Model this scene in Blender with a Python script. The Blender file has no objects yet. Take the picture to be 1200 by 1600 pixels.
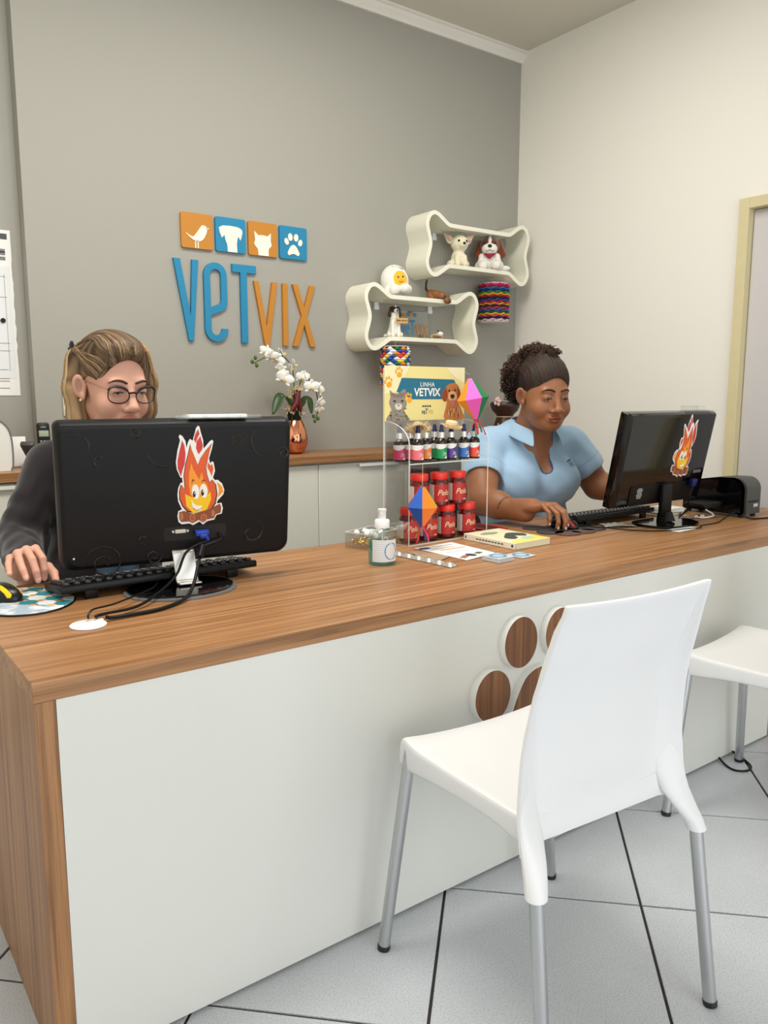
import bpy, bmesh, math, random
import numpy as np
from mathutils import Vector, Matrix, Euler
random.seed(7)
PI = math.pi
sc = bpy.context.scene
COL = sc.collection
R = math.radians
# ------------------------------------------------------------------ camera
cam = bpy.data.cameras.new('camera'); camo = bpy.data.objects.new('camera', cam); COL.objects.link(camo)
cam.sensor_fit = 'VERTICAL'; cam.sensor_height = 24.0; cam.lens = 24.0 * 1235.77 / 1600.0
cam.clip_start = 0.02
camo.location = (0, 0, 1.24); camo.rotation_euler = (R(90 - 8.517), 0, R(-36.286))
sc.camera = camo
# ------------------------------------------------------------------ view, world, lights
sc.view_settings.view_transform = 'Standard'; sc.view_settings.look = 'None'
sc.view_settings.gamma = 1.0; sc.view_settings.use_curve_mapping = False
sc.view_settings.exposure = 0.04
try:
    sc.cycles.use_denoising = True
    sc.cycles.max_bounces = 10; sc.cycles.transparent_max_bounces = 16
    sc.cycles.sample_clamp_indirect = 6.0
except Exception: pass
W = bpy.data.worlds.new('sky'); sc.world = W; W.use_nodes = True
bgn = W.node_tree.nodes['Background']
bgn.inputs[0].default_value = (0.88, 0.94, 1.0, 1); bgn.inputs[1].default_value = 1.0
def area(name, loc, rot, sx, sy, power, color=(1, 1, 1), portal=False):
    l = bpy.data.lights.new(name, 'AREA'); l.shape = 'RECTANGLE'; l.size = sx; l.size_y = sy
    l.energy = power; l.color = color
    if portal: l.cycles.is_portal = True
    o = bpy.data.objects.new(name, l); COL.objects.link(o); o.location = loc; o.rotation_euler = rot
    return o
# daylight through the shop front (behind the camera) and the street window on the left
area('shop_front_daylight', (1.15, -2.75, 1.5), (R(90), 0, 0), 3.3, 2.7, 62, (0.95, 0.975, 1.0))
area('side_window_daylight', (-0.80, -1.4, 1.5), (R(90), 0, R(-90)), 1.7, 2.0, 12, (0.95, 0.98, 1.0))
# ceiling lamp of the room (warm white, outside the frame) and an added fill
area('ceiling_lamp_and_fill', (0.7, 1.7, 3.13), (0, 0, 0), 1.2, 0.6, 48, (1.0, 0.97, 0.905))
area('ceiling_lamp_and_fill', (1.9, 2.2, 3.13), (0, 0, 0), 1.2, 0.6, 20, (1.0, 0.965, 0.89))  # unseen fill, added to brighten the right wall
# ------------------------------------------------------------------ helpers: objects
def link(o, parent=None):
    COL.objects.link(o)
    if parent is not None:
        o.parent = parent
        if parent.name in WORLD: o.matrix_parent_inverse = Matrix.LocRotScale(parent.location, parent.rotation_euler, None).inverted()
    return o
WORLD = set()   # things whose parts are given in room coordinates
def wthing(name, label, cat, loc=(0, 0, 0), group=None):
    o = thing(name, label, cat, loc, 0.0, group); WORLD.add(o.name); return o
def empty(name, loc=(0, 0, 0), rz=0.0, rot=None):
    o = bpy.data.objects.new(name, None); COL.objects.link(o)
    o.location = loc; o.rotation_euler = rot if rot else (0, 0, rz); o.empty_display_size = 0.05
    return o
def tag(o, label=None, cat=None, group=None, kind=None):
    if label: o['label'] = label
    if cat: o['category'] = cat
    if group: o['group'] = group
    if kind: o['kind'] = kind
    return o
def thing(name, label, cat, loc=(0, 0, 0), rz=0.0, group=None, rot=None):
    return tag(empty(name, loc, rz, rot), label, cat, group)
def kids(o): return [c for c in bpy.data.objects if c.parent == o]
def dup(root, loc=None, rz=None, label=None, group=None):
    r = root.copy(); COL.objects.link(r)
    if loc is not None: r.location = loc
    if rz is not None: r.rotation_euler = (0, 0, rz)
    if label: r['label'] = label
    if group: r['group'] = group
    for ch in kids(root):
        c = ch.copy(); COL.objects.link(c); c.parent = r
        for g in kids(ch):
            d = g.copy(); COL.objects.link(d); d.parent = c
    return r
# ------------------------------------------------------------------ helpers: materials
MATS = {}
def srgb(r, g, b):
    f = lambda c: (c / 255 / 12.92) if c / 255 <= 0.04045 else ((c / 255 + 0.055) / 1.055) ** 2.4
    return (f(r), f(g), f(b), 1.0)
def mat(name, col=(0.8, 0.8, 0.8, 1), rough=0.5, metal=0.0, spec=0.5, coat=0.0, bump=0.0, bscale=200.0, sss=0.0, var=0.0, vscale=8.0, emit=0.0):
    if name in MATS: return MATS[name]
    m = bpy.data.materials.new(name); m.use_nodes = True; MATS[name] = m
    nt = m.node_tree; b = nt.nodes['Principled BSDF']
    b.inputs['Base Color'].default_value = col; b.inputs['Roughness'].default_value = rough
    b.inputs['Metallic'].default_value = metal; b.inputs['Specular IOR Level'].default_value = spec
    b.inputs['Coat Weight'].default_value = coat
    if emit: b.inputs['Emission Color'].default_value = col; b.inputs['Emission Strength'].default_value = emit
    if sss:
        b.inputs['Subsurface Weight'].default_value = sss; b.inputs['Subsurface Radius'].default_value = (0.01, 0.004, 0.002)
    if bump or var:
        tc = nt.nodes.new('ShaderNodeTexCoord')
    if bump:
        n = nt.nodes.new('ShaderNodeTexNoise'); n.inputs['Scale'].default_value = bscale; n.inputs['Detail'].default_value = 4
        bp = nt.nodes.new('ShaderNodeBump'); bp.inputs['Strength'].default_value = bump; bp.inputs['Distance'].default_value = 0.002
        nt.links.new(tc.outputs['Object'], n.inputs['Vector']); nt.links.new(n.outputs['Fac'], bp.inputs['Height'])
        nt.links.new(bp.outputs['Normal'], b.inputs['Normal'])
    if var:
        n2 = nt.nodes.new('ShaderNodeTexNoise'); n2.inputs['Scale'].default_value = vscale; n2.inputs['Detail'].default_value = 5
        mx = nt.nodes.new('ShaderNodeMix'); mx.data_type = 'RGBA'
        mx.inputs[6].default_value = tuple(c * (1 - var) for c in col[:3]) + (1,)
        mx.inputs[7].default_value = tuple(min(1, c * (1 + var)) for c in col[:3]) + (1,)
        nt.links.new(tc.outputs['Object'], n2.inputs['Vector']); nt.links.new(n2.outputs['Fac'], mx.inputs[0])
        nt.links.new(mx.outputs[2], b.inputs['Base Color'])
    return m
def attr_mat(name, rough=0.6, sss=0.0, bump=0.0, bscale=300.0, spec=0.4, sheen=0.0, stretch=None):
    if name in MATS: return MATS[name]
    m = mat(name, rough=rough, spec=spec, sss=sss, bump=bump, bscale=bscale)
    nt = m.node_tree; b = nt.nodes['Principled BSDF']
    a = nt.nodes.new('ShaderNodeAttribute'); a.attribute_name = 'Col'
    nt.links.new(a.outputs['Color'], b.inputs['Base Color'])
    b.inputs['Sheen Weight'].default_value = sheen
    return m
def wood(name, axis, c1, c2, c3, rough=0.42, scale=1.0):
    if name in MATS: return MATS[name]
    m = bpy.data.materials.new(name); m.use_nodes = True; MATS[name] = m
    nt = m.node_tree; b = nt.nodes['Principled BSDF']; L = nt.links.new
    tc = nt.nodes.new('ShaderNodeTexCoord'); mp = nt.nodes.new('ShaderNodeMapping')
    s = [75 * scale] * 3; s[axis] = 1.5 * scale; mp.inputs['Scale'].default_value = s
    n = nt.nodes.new('ShaderNodeTexNoise'); n.inputs['Scale'].default_value = 1.0; n.inputs['Detail'].default_value = 6; n.inputs['Distortion'].default_value = 0.6
    mp2 = nt.nodes.new('ShaderNodeMapping'); s2 = [420 * scale] * 3; s2[axis] = 9 * scale; mp2.inputs['Scale'].default_value = s2
    n2 = nt.nodes.new('ShaderNodeTexNoise'); n2.inputs['Scale'].default_value = 1.0; n2.inputs['Detail'].default_value = 3
    mp3 = nt.nodes.new('ShaderNodeMapping'); s3 = [7 * scale] * 3; s3[axis] = 0.5 * scale; mp3.inputs['Scale'].default_value = s3
    n3 = nt.nodes.new('ShaderNodeTexNoise'); n3.inputs['Scale'].default_value = 1.0; n3.inputs['Detail'].default_value = 2
    ad = nt.nodes.new('ShaderNodeMath'); ad.operation = 'MULTIPLY_ADD'; ad.inputs[1].default_value = 0.35
    ad2 = nt.nodes.new('ShaderNodeMath'); ad2.operation = 'MULTIPLY_ADD'; ad2.inputs[1].default_value = 0.35
    cr = nt.nodes.new('ShaderNodeValToRGB')
    e = cr.color_ramp.elements; e[0].position = 0.0; e[0].color = c1; e[1].position = 1.0; e[1].color = c3
    k = cr.color_ramp.elements.new(0.5); k.color = c2
    mr = nt.nodes.new('ShaderNodeMapRange'); mr.inputs[1].default_value = 0.62; mr.inputs[2].default_value = 1.08
    for mm in (mp, mp2, mp3): L(tc.outputs['Object'], mm.inputs['Vector'])
    L(mp.outputs[0], n.inputs['Vector']); L(mp2.outputs[0], n2.inputs['Vector']); L(mp3.outputs[0], n3.inputs['Vector'])
    L(n2.outputs['Fac'], ad.inputs[0]); L(n.outputs['Fac'], ad.inputs[2]); L(n3.outputs['Fac'], ad2.inputs[0]); L(ad.outputs[0], ad2.inputs[2])
    L(ad2.outputs[0], mr.inputs[0]); L(mr.outputs[0], cr.inputs['Fac']); L(cr.outputs['Color'], b.inputs['Base Color'])
    b.inputs['Roughness'].default_value = rough
    bp = nt.nodes.new('ShaderNodeBump'); bp.inputs['Strength'].default_value = 0.06; bp.inputs['Distance'].default_value = 0.001
    L(ad.outputs[0], bp.inputs['Height']); L(bp.outputs['Normal'], b.inputs['Normal'])
    return m
def clear(name, tint=(1, 1, 1, 1), gloss=0.12, edge=0.35, rough=0.03):
    """thin clear plastic: transparent with a fresnel gloss"""
    if name in MATS: return MATS[name]
    m = bpy.data.materials.new(name); m.use_nodes = True; MATS[name] = m
    nt = m.node_tree; L = nt.links.new
    for n in list(nt.nodes):
        if n.type != 'OUTPUT_MATERIAL': nt.nodes.remove(n)
    out = [n for n in nt.nodes if n.type == 'OUTPUT_MATERIAL'][0]
    t = nt.nodes.new('ShaderNodeBsdfTransparent'); t.inputs[0].default_value = tint
    g = nt.nodes.new('ShaderNodeBsdfGlossy'); g.inputs['Roughness'].default_value = rough
    lw = nt.nodes.new('ShaderNodeLayerWeight'); lw.inputs['Blend'].default_value = edge
    ml = nt.nodes.new('ShaderNodeMath'); ml.operation = 'MULTIPLY_ADD'; ml.inputs[1].default_value = 0.28; ml.inputs[2].default_value = gloss * 0.3
    mx = nt.nodes.new('ShaderNodeMixShader')
    L(lw.outputs['Fresnel'], ml.inputs[0]); L(ml.outputs[0], mx.inputs[0]); L(t.outputs[0], mx.inputs[1]); L(g.outputs[0], mx.inputs[2]); L(mx.outputs[0], out.inputs[0])
    return m
# ------------------------------------------------------------------ helpers: meshes
class MB:
    def __init__(s): s.v = []; s.f = []; s.m = []
    def add(s, vs, fs, mi=0, M=None):
        b = len(s.v)
        s.v += [tuple(M @ Vector(p)) for p in vs] if M is not None else [tuple(p) for p in vs]
        s.f += [tuple(b + i for i in f) for f in fs]; s.m += [mi] * len(fs); return s
    def box(s, c, d, bev=0.0, mi=0, M=None, seg=2):
        bm = bmesh.new(); bmesh.ops.create_cube(bm, size=1.0)
        for v in bm.verts: v.co = Vector((v.co.x * d[0], v.co.y * d[1], v.co.z * d[2])) + Vector(c)
        if bev: bmesh.ops.bevel(bm, geom=bm.edges[:], offset=bev, segments=seg, profile=0.5, affect='EDGES')
        bm.verts.index_update()
        s.add([v.co[:] for v in bm.verts], [[v.index for v in f.verts] for f in bm.faces], mi, M); bm.free(); return s
    def tube(s, pts, r, n=10, mi=0, cap=True, M=None, flat=1.0):
        P = [Vector(p) for p in pts]; k = len(P); rr = r if hasattr(r, '__len__') else [r] * k
        vs = []; T = []
        for i in range(k):
            t = (P[min(i + 1, k - 1)] - P[max(i - 1, 0)])
            T.append(t.normalized() if t.length > 1e-9 else Vector((0, 0, 1)))
        up = Vector((0, 0, 1)) if abs(T[0].z) < 0.9 else Vector((1, 0, 0))
        nrm = (up - T[0] * up.dot(T[0])).normalized()
        for i in range(k):
            nrm = (nrm - T[i] * nrm.dot(T[i])); nrm = nrm.normalized() if nrm.length > 1e-6 else T[i].orthogonal().normalized()
            bn = T[i].cross(nrm)
            for j in range(n):
                a = 2 * PI * j / n; vs.append(P[i] + (nrm * math.cos(a) * flat + bn * math.sin(a)) * rr[i])
        fs = [(i * n + j, i * n + (j + 1) % n, (i + 1) * n + (j + 1) % n, (i + 1) * n + j) for i in range(k - 1) for j in range(n)]
        if cap: fs += [tuple(range(n))[::-1], tuple(range((k - 1) * n, k * n))]
        return s.add(vs, fs, mi, M)
    def cyl(s, c, r, h, n=24, mi=0, M=None, r2=None, bev=0.0):
        r2 = r if r2 is None else r2
        if bev: return s.lathe([(0, 0), (r - bev, 0), (r, bev), (r2, h - bev), (r2 - bev, h), (0, h)], c, n, mi, M)
        return s.lathe([(0, 0), (r, 0), (r2, h), (0, h)], c, n, mi, M)
    def lathe(s, prof, c=(0, 0, 0), n=24, mi=0, M=None):
        vs = []; k = len(prof)
        for (r, z) in prof:
            for j in range(n):
                a = 2 * PI * j / n; vs.append((c[0] + r * math.cos(a), c[1] + r * math.sin(a), c[2] + z))
        fs = []
        for i in range(k - 1):
            for j in range(n):
                a, b_, c_, d = i * n + j, i * n + (j + 1) % n, (i + 1) * n + (j + 1) % n, (i + 1) * n + j
                if prof[i][0] < 1e-9: fs.append((a, c_, d))
                elif prof[i + 1][0] < 1e-9: fs.append((a, b_, d))
                else: fs.append((a, b_, c_, d))
        return s.add(vs, fs, mi, M)
    def ball(s, c, r, n=16, m=10, mi=0, M=None):
        r = r if hasattr(r, '__len__') else (r, r, r); vs = [(c[0], c[1], c[2] - r[2])]; fs = []
        for i in range(1, m):
            t = -PI / 2 + PI * i / m
            for j in range(n):
                a = 2 * PI * j / n; vs.append((c[0] + r[0] * math.cos(t) * math.cos(a), c[1] + r[1] * math.cos(t) * math.sin(a), c[2] + r[2] * math.sin(t)))
        vs.append((c[0], c[1], c[2] + r[2])); e = len(vs) - 1
        for j in range(n):
            fs.append((0, 1 + (j + 1) % n, 1 + j)); fs.append((e, 1 + (m - 2) * n + j, 1 + (m - 2) * n + (j + 1) % n))
        for i in range(m - 2):
            for j in range(n):
                fs.append((1 + i * n + j, 1 + i * n + (j + 1) % n, 1 + (i + 1) * n + (j + 1) % n, 1 + (i + 1) * n + j))
        return s.add(vs, fs, mi, M)
    def prism(s, poly, t, M=None, mi=0):
        """simple polygon in XY from z=0 to z=t"""
        n = len(poly); vs = [(x, y, 0) for x, y in poly] + [(x, y, t) for x, y in poly]
        fs = [tuple(range(n))[::-1], tuple(range(n, 2 * n))] + [(i, (i + 1) % n, n + (i + 1) % n, n + i) for i in range(n)]
        return s.add(vs, fs, mi, M)
    def grid(s, rows, closed=False, mi=0, M=None):
        k = len(rows); n = len(rows[0]); vs = [p for r in rows for p in r]
        fs = [(i * n + j, i * n + (j + 1) % n, (i + 1) * n + (j + 1) % n, (i + 1) * n + j) for i in range(k - 1) for j in range(n if closed else n - 1)]
        return s.add(vs, fs, mi, M)
    def build(s, name, mats, parent=None, smooth=True, loc=None, fix=True, angle=40):
        me = bpy.data.meshes.new(name); me.from_pydata([tuple(p) for p in s.v], [], s.f)
        mats = mats if isinstance(mats, (list, tuple)) else [mats]
        for m in mats: me.materials.append(m)
        if len(mats) > 1: me.polygons.foreach_set('material_index', s.m)
        finish(me, smooth, fix, angle)
        o = bpy.data.objects.new(name, me); link(o, parent)
        if loc: o.location = loc
        return o
def finish(me, smooth=True, fix=True, angle=40):
    if fix or smooth:
        bm = bmesh.new(); bm.from_mesh(me)
        if fix: bmesh.ops.recalc_face_normals(bm, faces=bm.faces[:])
        if smooth:
            for f in bm.faces: f.smooth = True
            for e in bm.edges:
                if len(e.link_faces) == 2 and e.calc_face_angle(0) > R(angle): e.smooth = False
        bm.to_mesh(me); bm.free()
    me.update()
def spline(pts, n=8, closed=False):
    P = [Vector(p) for p in pts]; k = len(P); out = []
    rng = range(k if closed else k - 1)
    for i in rng:
        p1, p2 = P[i], P[(i + 1) % k]
        p0 = P[(i - 1) % k] if closed or i > 0 else p1 * 2 - p2
        p3 = P[(i + 2) % k] if closed or i + 2 < k else p2 * 2 - p1
        for j in range(n):
            t = j / n
            out.append(0.5 * ((2 * p1) + (p2 - p0) * t + (2 * p0 - 5 * p1 + 4 * p2 - p3) * t * t + (3 * p1 - p0 - 3 * p2 + p3) * t ** 3))
    if not closed: out.append(P[-1])
    return out
def sp2(pts, n=6, closed=True): return [(p.x, p.y) for p in spline([(a, b, 0) for a, b in pts], n, closed)]
def ell2(cx, cy, rx, ry, n=32, rot=0.0):
    c, s_ = math.cos(rot), math.sin(rot)
    return [(cx + rx * math.cos(2 * PI * i / n) * c - ry * math.sin(2 * PI * i / n) * s_, cy + rx * math.cos(2 * PI * i / n) * s_ + ry * math.sin(2 * PI * i / n) * c) for i in range(n)]
def rrect(w, h, r, n=5, cx=0, cy=0):
    out = []
    for (sx, sy, a0) in ((1, 1, 0), (-1, 1, 90), (-1, -1, 180), (1, -1, 270)):
        for i in range(n + 1):
            a = R(a0 + 90 * i / n); out.append((cx + sx * (w / 2 - r) + r * math.cos(a), cy + sy * (h / 2 - r) + r * math.sin(a)))
    return out
def solid2(name, loops, t, mats, parent=None, M=None, bev=0.0, z0=0.0):
    """flat shape with holes (even-odd), thickness t in local z from z0, placed by matrix M"""
    cu = bpy.data.curves.new('tmp', 'CURVE'); cu.dimensions = '2D'; cu.fill_mode = 'BOTH'
    cu.extrude = max(t / 2 - bev, 0.0); cu.bevel_depth = bev; cu.bevel_resolution = 1; cu.offset = -bev
    for lp in loops:
        sp = cu.splines.new('POLY'); sp.points.add(len(lp) - 1)
        for p, (x, y) in zip(sp.points, lp): p.co = (x, y, 0, 1)
        sp.use_cyclic_u = True
    return _conv(cu, name, mats, parent, M, z0 + t / 2)
def _conv(cu, name, mats, parent, M, dz):
    o = bpy.data.objects.new('tmp', cu); COL.objects.link(o)
    dg = bpy.context.evaluated_depsgraph_get(); dg.update()
    me = bpy.data.meshes.new_from_object(o.evaluated_get(dg)); bpy.data.objects.remove(o); bpy.data.curves.remove(cu)
    me.name = name; me.materials.clear(); me.materials.append(mats)
    X = Matrix.Translation((0, 0, dz))
    if M is not None: X = M @ X
    me.transform(X)
    for p in me.polygons: p.use_smooth = False; p.material_index = 0
    o2 = bpy.data.objects.new(name, me); link(o2, parent); return o2
def text(name, s, size, t, m, parent=None, M=None, shear=0.0, align='CENTER', space=1.0, width=0.0, sx=1.0):
    cu = bpy.data.curves.new('tmp', 'FONT'); cu.body = s; cu.size = size; cu.extrude = t / 2; cu.shear = shear
    cu.align_x = align; cu.align_y = 'CENTER'; cu.space_character = space; cu.offset = width; cu.resolution_u = 3
    MM = (M if M is not None else Matrix()) @ Matrix.Diagonal((sx, 1, 1, 1))
    return _conv(cu, name, m, parent, MM, t / 2)
def frame(o, x, y):
    """matrix with local x,y axes as given (z = x cross y)"""
    x = Vector(x).normalized(); y = Vector(y); y = (y - x * y.dot(x)).normalized(); z = x.cross(y)
    return Matrix(((x.x, y.x, z.x, o[0]), (x.y, y.y, z.y, o[1]), (x.z, y.z, z.z, o[2]), (0, 0, 0, 1)))
# ------------------------------------------------------------------ helpers: smooth bodies (distance fields -> quad surface)
class SDF:
    def __init__(s): s.ops = []
    def cone(s, a, b, r1, r2, k=0.01, col=None, sub=False):
        a = np.array(a, float); b = np.array(b, float); s.ops.append(('c', a, b, r1, r2, k, col, sub)); return s
    def chain(s, pts, rs, k=0.01, col=None):
        for i in range(len(pts) - 1): s.cone(pts[i], pts[i + 1], rs[i], rs[i + 1], k, col)
        return s
    def ell(s, c, r, k=0.01, col=None, rot=None, sub=False):
        r = r if hasattr(r, '__len__') else (r, r, r)
        m = np.array(Euler([R(q) for q in rot]).to_matrix()) if rot is not None else None
        s.ops.append(('e', np.array(c, float), np.array(r, float), m, k, col, sub)); return s
    def half(s, p, n, k=0.003):
        n = np.array(n, float); n /= np.linalg.norm(n); s.ops.append(('h', np.array(p, float), n, k)); return s
    def warp(s, fn): s.ops.append(('w', fn)); return s
    def xf(s, M):
        """move everything added so far by a rigid matrix"""
        Rm = np.array(M.to_3x3()); t = np.array(M.translation); new = []
        for o in s.ops:
            if o[0] == 'c': new.append(('c', Rm @ o[1] + t, Rm @ o[2] + t) + o[3:])
            elif o[0] == 'e': new.append(('e', Rm @ o[1] + t, o[2], Rm @ (o[3] if o[3] is not None else np.eye(3))) + o[4:])
            elif o[0] == 'h': new.append(('h', Rm @ o[1] + t, Rm @ o[2], o[3]))
            else: new.append(o)
        s.ops = new; return s
    def join(s, o): s.ops += o.ops; return s
    def ev(s, P, color=False):
        d = np.full(len(P), 1e3, np.float32); C = np.zeros((len(P), 3), np.float32) if color else None; best = np.full(len(P), 1e3, np.float32)
        for o in s.ops:
            if o[0] == 'w': d = d + o[1](P).astype(np.float32); continue
            if o[0] == 'h':
                q = ((P - o[1]) @ o[2]).astype(np.float32); k = o[3]
                h = np.clip(0.5 - 0.5 * (d - q) / k, 0, 1) if k else None
                d = np.maximum(d, q) if not k else (d * (1 - h) + q * h + k * h * (1 - h)); continue
            if o[0] == 'c':
                _, a, b, r1, r2, k, col, sub = o
                ba = b - a; L2 = float(ba @ ba) + 1e-12; t = np.clip(((P - a) @ ba) / L2, 0, 1)
                q = np.linalg.norm(P - a - t[:, None] * ba, axis=1) - (r1 + (r2 - r1) * t)
            else:
                _, c, r, m, k, col, sub = o
                X = P - c
                if m is not None: X = X @ m
                k0 = np.linalg.norm(X / r, axis=1); k1 = np.linalg.norm(X / (r * r), axis=1) + 1e-9
                q = k0 * (k0 - 1) / k1
                q = np.where(k0 < 1e-4, -float(min(r)), q)
            q = q.astype(np.float32)
            if color and col is not None:
                w = q < best if not sub else (q < 0.0015)
                C[w] = col[:3]; best = np.where(w, np.minimum(best, q) if not sub else best, best)
            if sub:
                q = -q; h = np.clip(0.5 - 0.5 * (d - q) / k, 0, 1); d = d * (1 - h) + q * h + k * h * (1 - h)
            else:
                h = np.clip(0.5 + 0.5 * (q - d) / k, 0, 1); d = q * (1 - h) + d * h - k * h * (1 - h)
        return (d, C) if color else d
    def near(s, c, rad):
        c = np.asarray(c)[None]; out = []
        for o in s.ops:
            if o[0] in 'wh': out.append(o); continue
            if o[0] == 'c': q = float(np.linalg.norm(c[0] - (o[1] + o[2]) / 2)) - float(np.linalg.norm(o[1] - o[2])) / 2 - max(o[3], o[4]); sub = o[7]; k = o[5]
            else: q = float(np.linalg.norm(c[0] - o[1])) - float(max(o[2])); sub = o[6]; k = o[4]
            if q < rad + k + (0.02 if sub else 0.05): out.append(o)
        t = SDF(); t.ops = out; return t
    def evl(s, P, color=False, n=3000):
        D, Cs = [], []
        for i in range(0, len(P), n):
            p = P[i:i + n]; lo, hi = p.min(0), p.max(0); r = s.near((lo + hi) / 2, float(np.linalg.norm(hi - lo)) / 2).ev(p, color)
            if color: D.append(r[0]); Cs.append(r[1])
            else: D.append(r)
        return (np.concatenate(D), np.concatenate(Cs)) if color else np.concatenate(D)
    def bounds(s):
        lo = np.full(3, 1e9); hi = -lo
        for o in s.ops:
            if o[0] == 'c' and not o[7]:
                for p, r in ((o[1], o[3]), (o[2], o[4])): lo = np.minimum(lo, p - r); hi = np.maximum(hi, p + r)
            elif o[0] == 'e' and not o[6]:
                e = o[2] if o[3] is None else np.sqrt(((o[3] * o[2]) ** 2).sum(1)); lo = np.minimum(lo, o[1] - e); hi = np.maximum(hi, o[1] + e)
        return lo, hi
    def mesh(s, name, h, m, parent=None, paint=None, smooth_it=1, pad=0.012):
        lo, hi = s.bounds(); lo = lo - pad; hi = hi + pad; B = 8
        nb = np.ceil((hi - lo) / (h * B)).astype(int); N = nb * B
        bc = [lo[i] + (np.arange(nb[i]) * B + (B - 1) / 2) * h for i in range(3)]
        G = np.stack(np.meshgrid(*bc, indexing='ij'), -1).reshape(-1, 3)
        db = s.ev(G); act = np.abs(db) < h * B * 1.25 + 0.008
        vol = np.empty(tuple(N), np.float32)
        v6 = vol.reshape(nb[0], B, nb[1], B, nb[2], B)
        v6[:] = np.sign(db).reshape(nb)[:, None, :, None, :, None]
        ai = np.argwhere(act.reshape(nb)); off = np.stack(np.meshgrid(*[np.arange(B)] * 3, indexing='ij'), -1).reshape(-1, 3)
        ai = ai[np.lexsort((ai[:, 2] // 3, ai[:, 1] // 3, ai[:, 0] // 3))]
        for c0 in range(0, len(ai), 27):
            bi = ai[c0:c0 + 27]; idx = (bi[:, None, :] * B + off[None]).reshape(-1, 3)
            vol[idx[:, 0], idx[:, 1], idx[:, 2]] = s.evl(lo + idx * h, n=1 << 30)
        V, F = surface_nets(vol); V = lo + V * h
        for _ in range(smooth_it): V = relax(V, F)
        me = bpy.data.meshes.new(name); me.from_pydata(V.tolist(), [], F.tolist()); me.materials.append(m)
        me.polygons.foreach_set('use_smooth', [True] * len(F))
        d, C = s.evl(V, True)
        if paint is not None: C = paint(V, C)
        at = me.color_attributes.new('Col', 'FLOAT_COLOR', 'POINT')
        at.data.foreach_set('color', np.concatenate([C, np.ones((len(C), 1), np.float32)], 1).astype(np.float32).ravel())
        me.update(); o = bpy.data.objects.new(name, me); link(o, parent); return o
def relax(V, F):
    acc = np.zeros_like(V); cnt = np.zeros(len(V))
    for a, b in ((0, 1), (1, 2), (2, 3), (3, 0)):
        np.add.at(acc, F[:, a], V[F[:, b]]); np.add.at(acc, F[:, b], V[F[:, a]])
        np.add.at(cnt, F[:, a], 1); np.add.at(cnt, F[:, b], 1)
    return V * 0.5 + 0.5 * acc / np.maximum(cnt, 1)[:, None]
def surface_nets(vol):
    ins = vol < 0; n = np.array(vol.shape)
    cnt = np.zeros(tuple(n - 1), np.int8)
    corners = [(i, j, k) for i in (0, 1) for j in (0, 1) for k in (0, 1)]
    for (i, j, k) in corners: cnt += ins[i:n[0] - 1 + i, j:n[1] - 1 + j, k:n[2] - 1 + k]
    cells = np.argwhere((cnt > 0) & (cnt < 8)); ids = np.full(tuple(n - 1), -1, np.int32)
    ids[cells[:, 0], cells[:, 1], cells[:, 2]] = np.arange(len(cells))
    acc = np.zeros((len(cells), 3)); num = np.zeros(len(cells))
    g = {c: vol[cells[:, 0] + c[0], cells[:, 1] + c[1], cells[:, 2] + c[2]] for c in corners}
    for c in corners:
        for ax in range(3):
            if c[ax] == 0:
                c2 = list(c); c2[ax] = 1; c2 = tuple(c2); a, b = g[c], g[c2]; x = (a < 0) != (b < 0)
                t = np.where(x, a / np.where(x, a - b, 1), 0); p = np.zeros((len(cells), 3)) + np.array(c); p[:, ax] = t
                acc[x] += p[x]; num[x] += 1
    V = cells + acc / num[:, None]; Fs = []
    for ax in range(3):
        u, w = (ax + 1) % 3, (ax + 2) % 3
        sl = [slice(None)] * 3; s2 = [slice(None)] * 3; sl[ax] = slice(0, n[ax] - 1); s2[ax] = slice(1, n[ax])
        a = ins[tuple(sl)]; b = ins[tuple(s2)]; e = np.argwhere(a != b)
        e = e[(e[:, u] > 0) & (e[:, w] > 0) & (e[:, u] < n[u] - 1) & (e[:, w] < n[w] - 1)]
        flip = a[e[:, 0], e[:, 1], e[:, 2]]; q = []
        for du, dw in ((-1, -1), (0, -1), (0, 0), (-1, 0)):
            c = e.copy(); c[:, u] += du; c[:, w] += dw; q.append(ids[c[:, 0], c[:, 1], c[:, 2]])
        q = np.stack(q, 1); q[~flip] = q[~flip][:, ::-1]; Fs.append(q)
    F = np.concatenate(Fs); return V, F[(F >= 0).all(1)]
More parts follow.
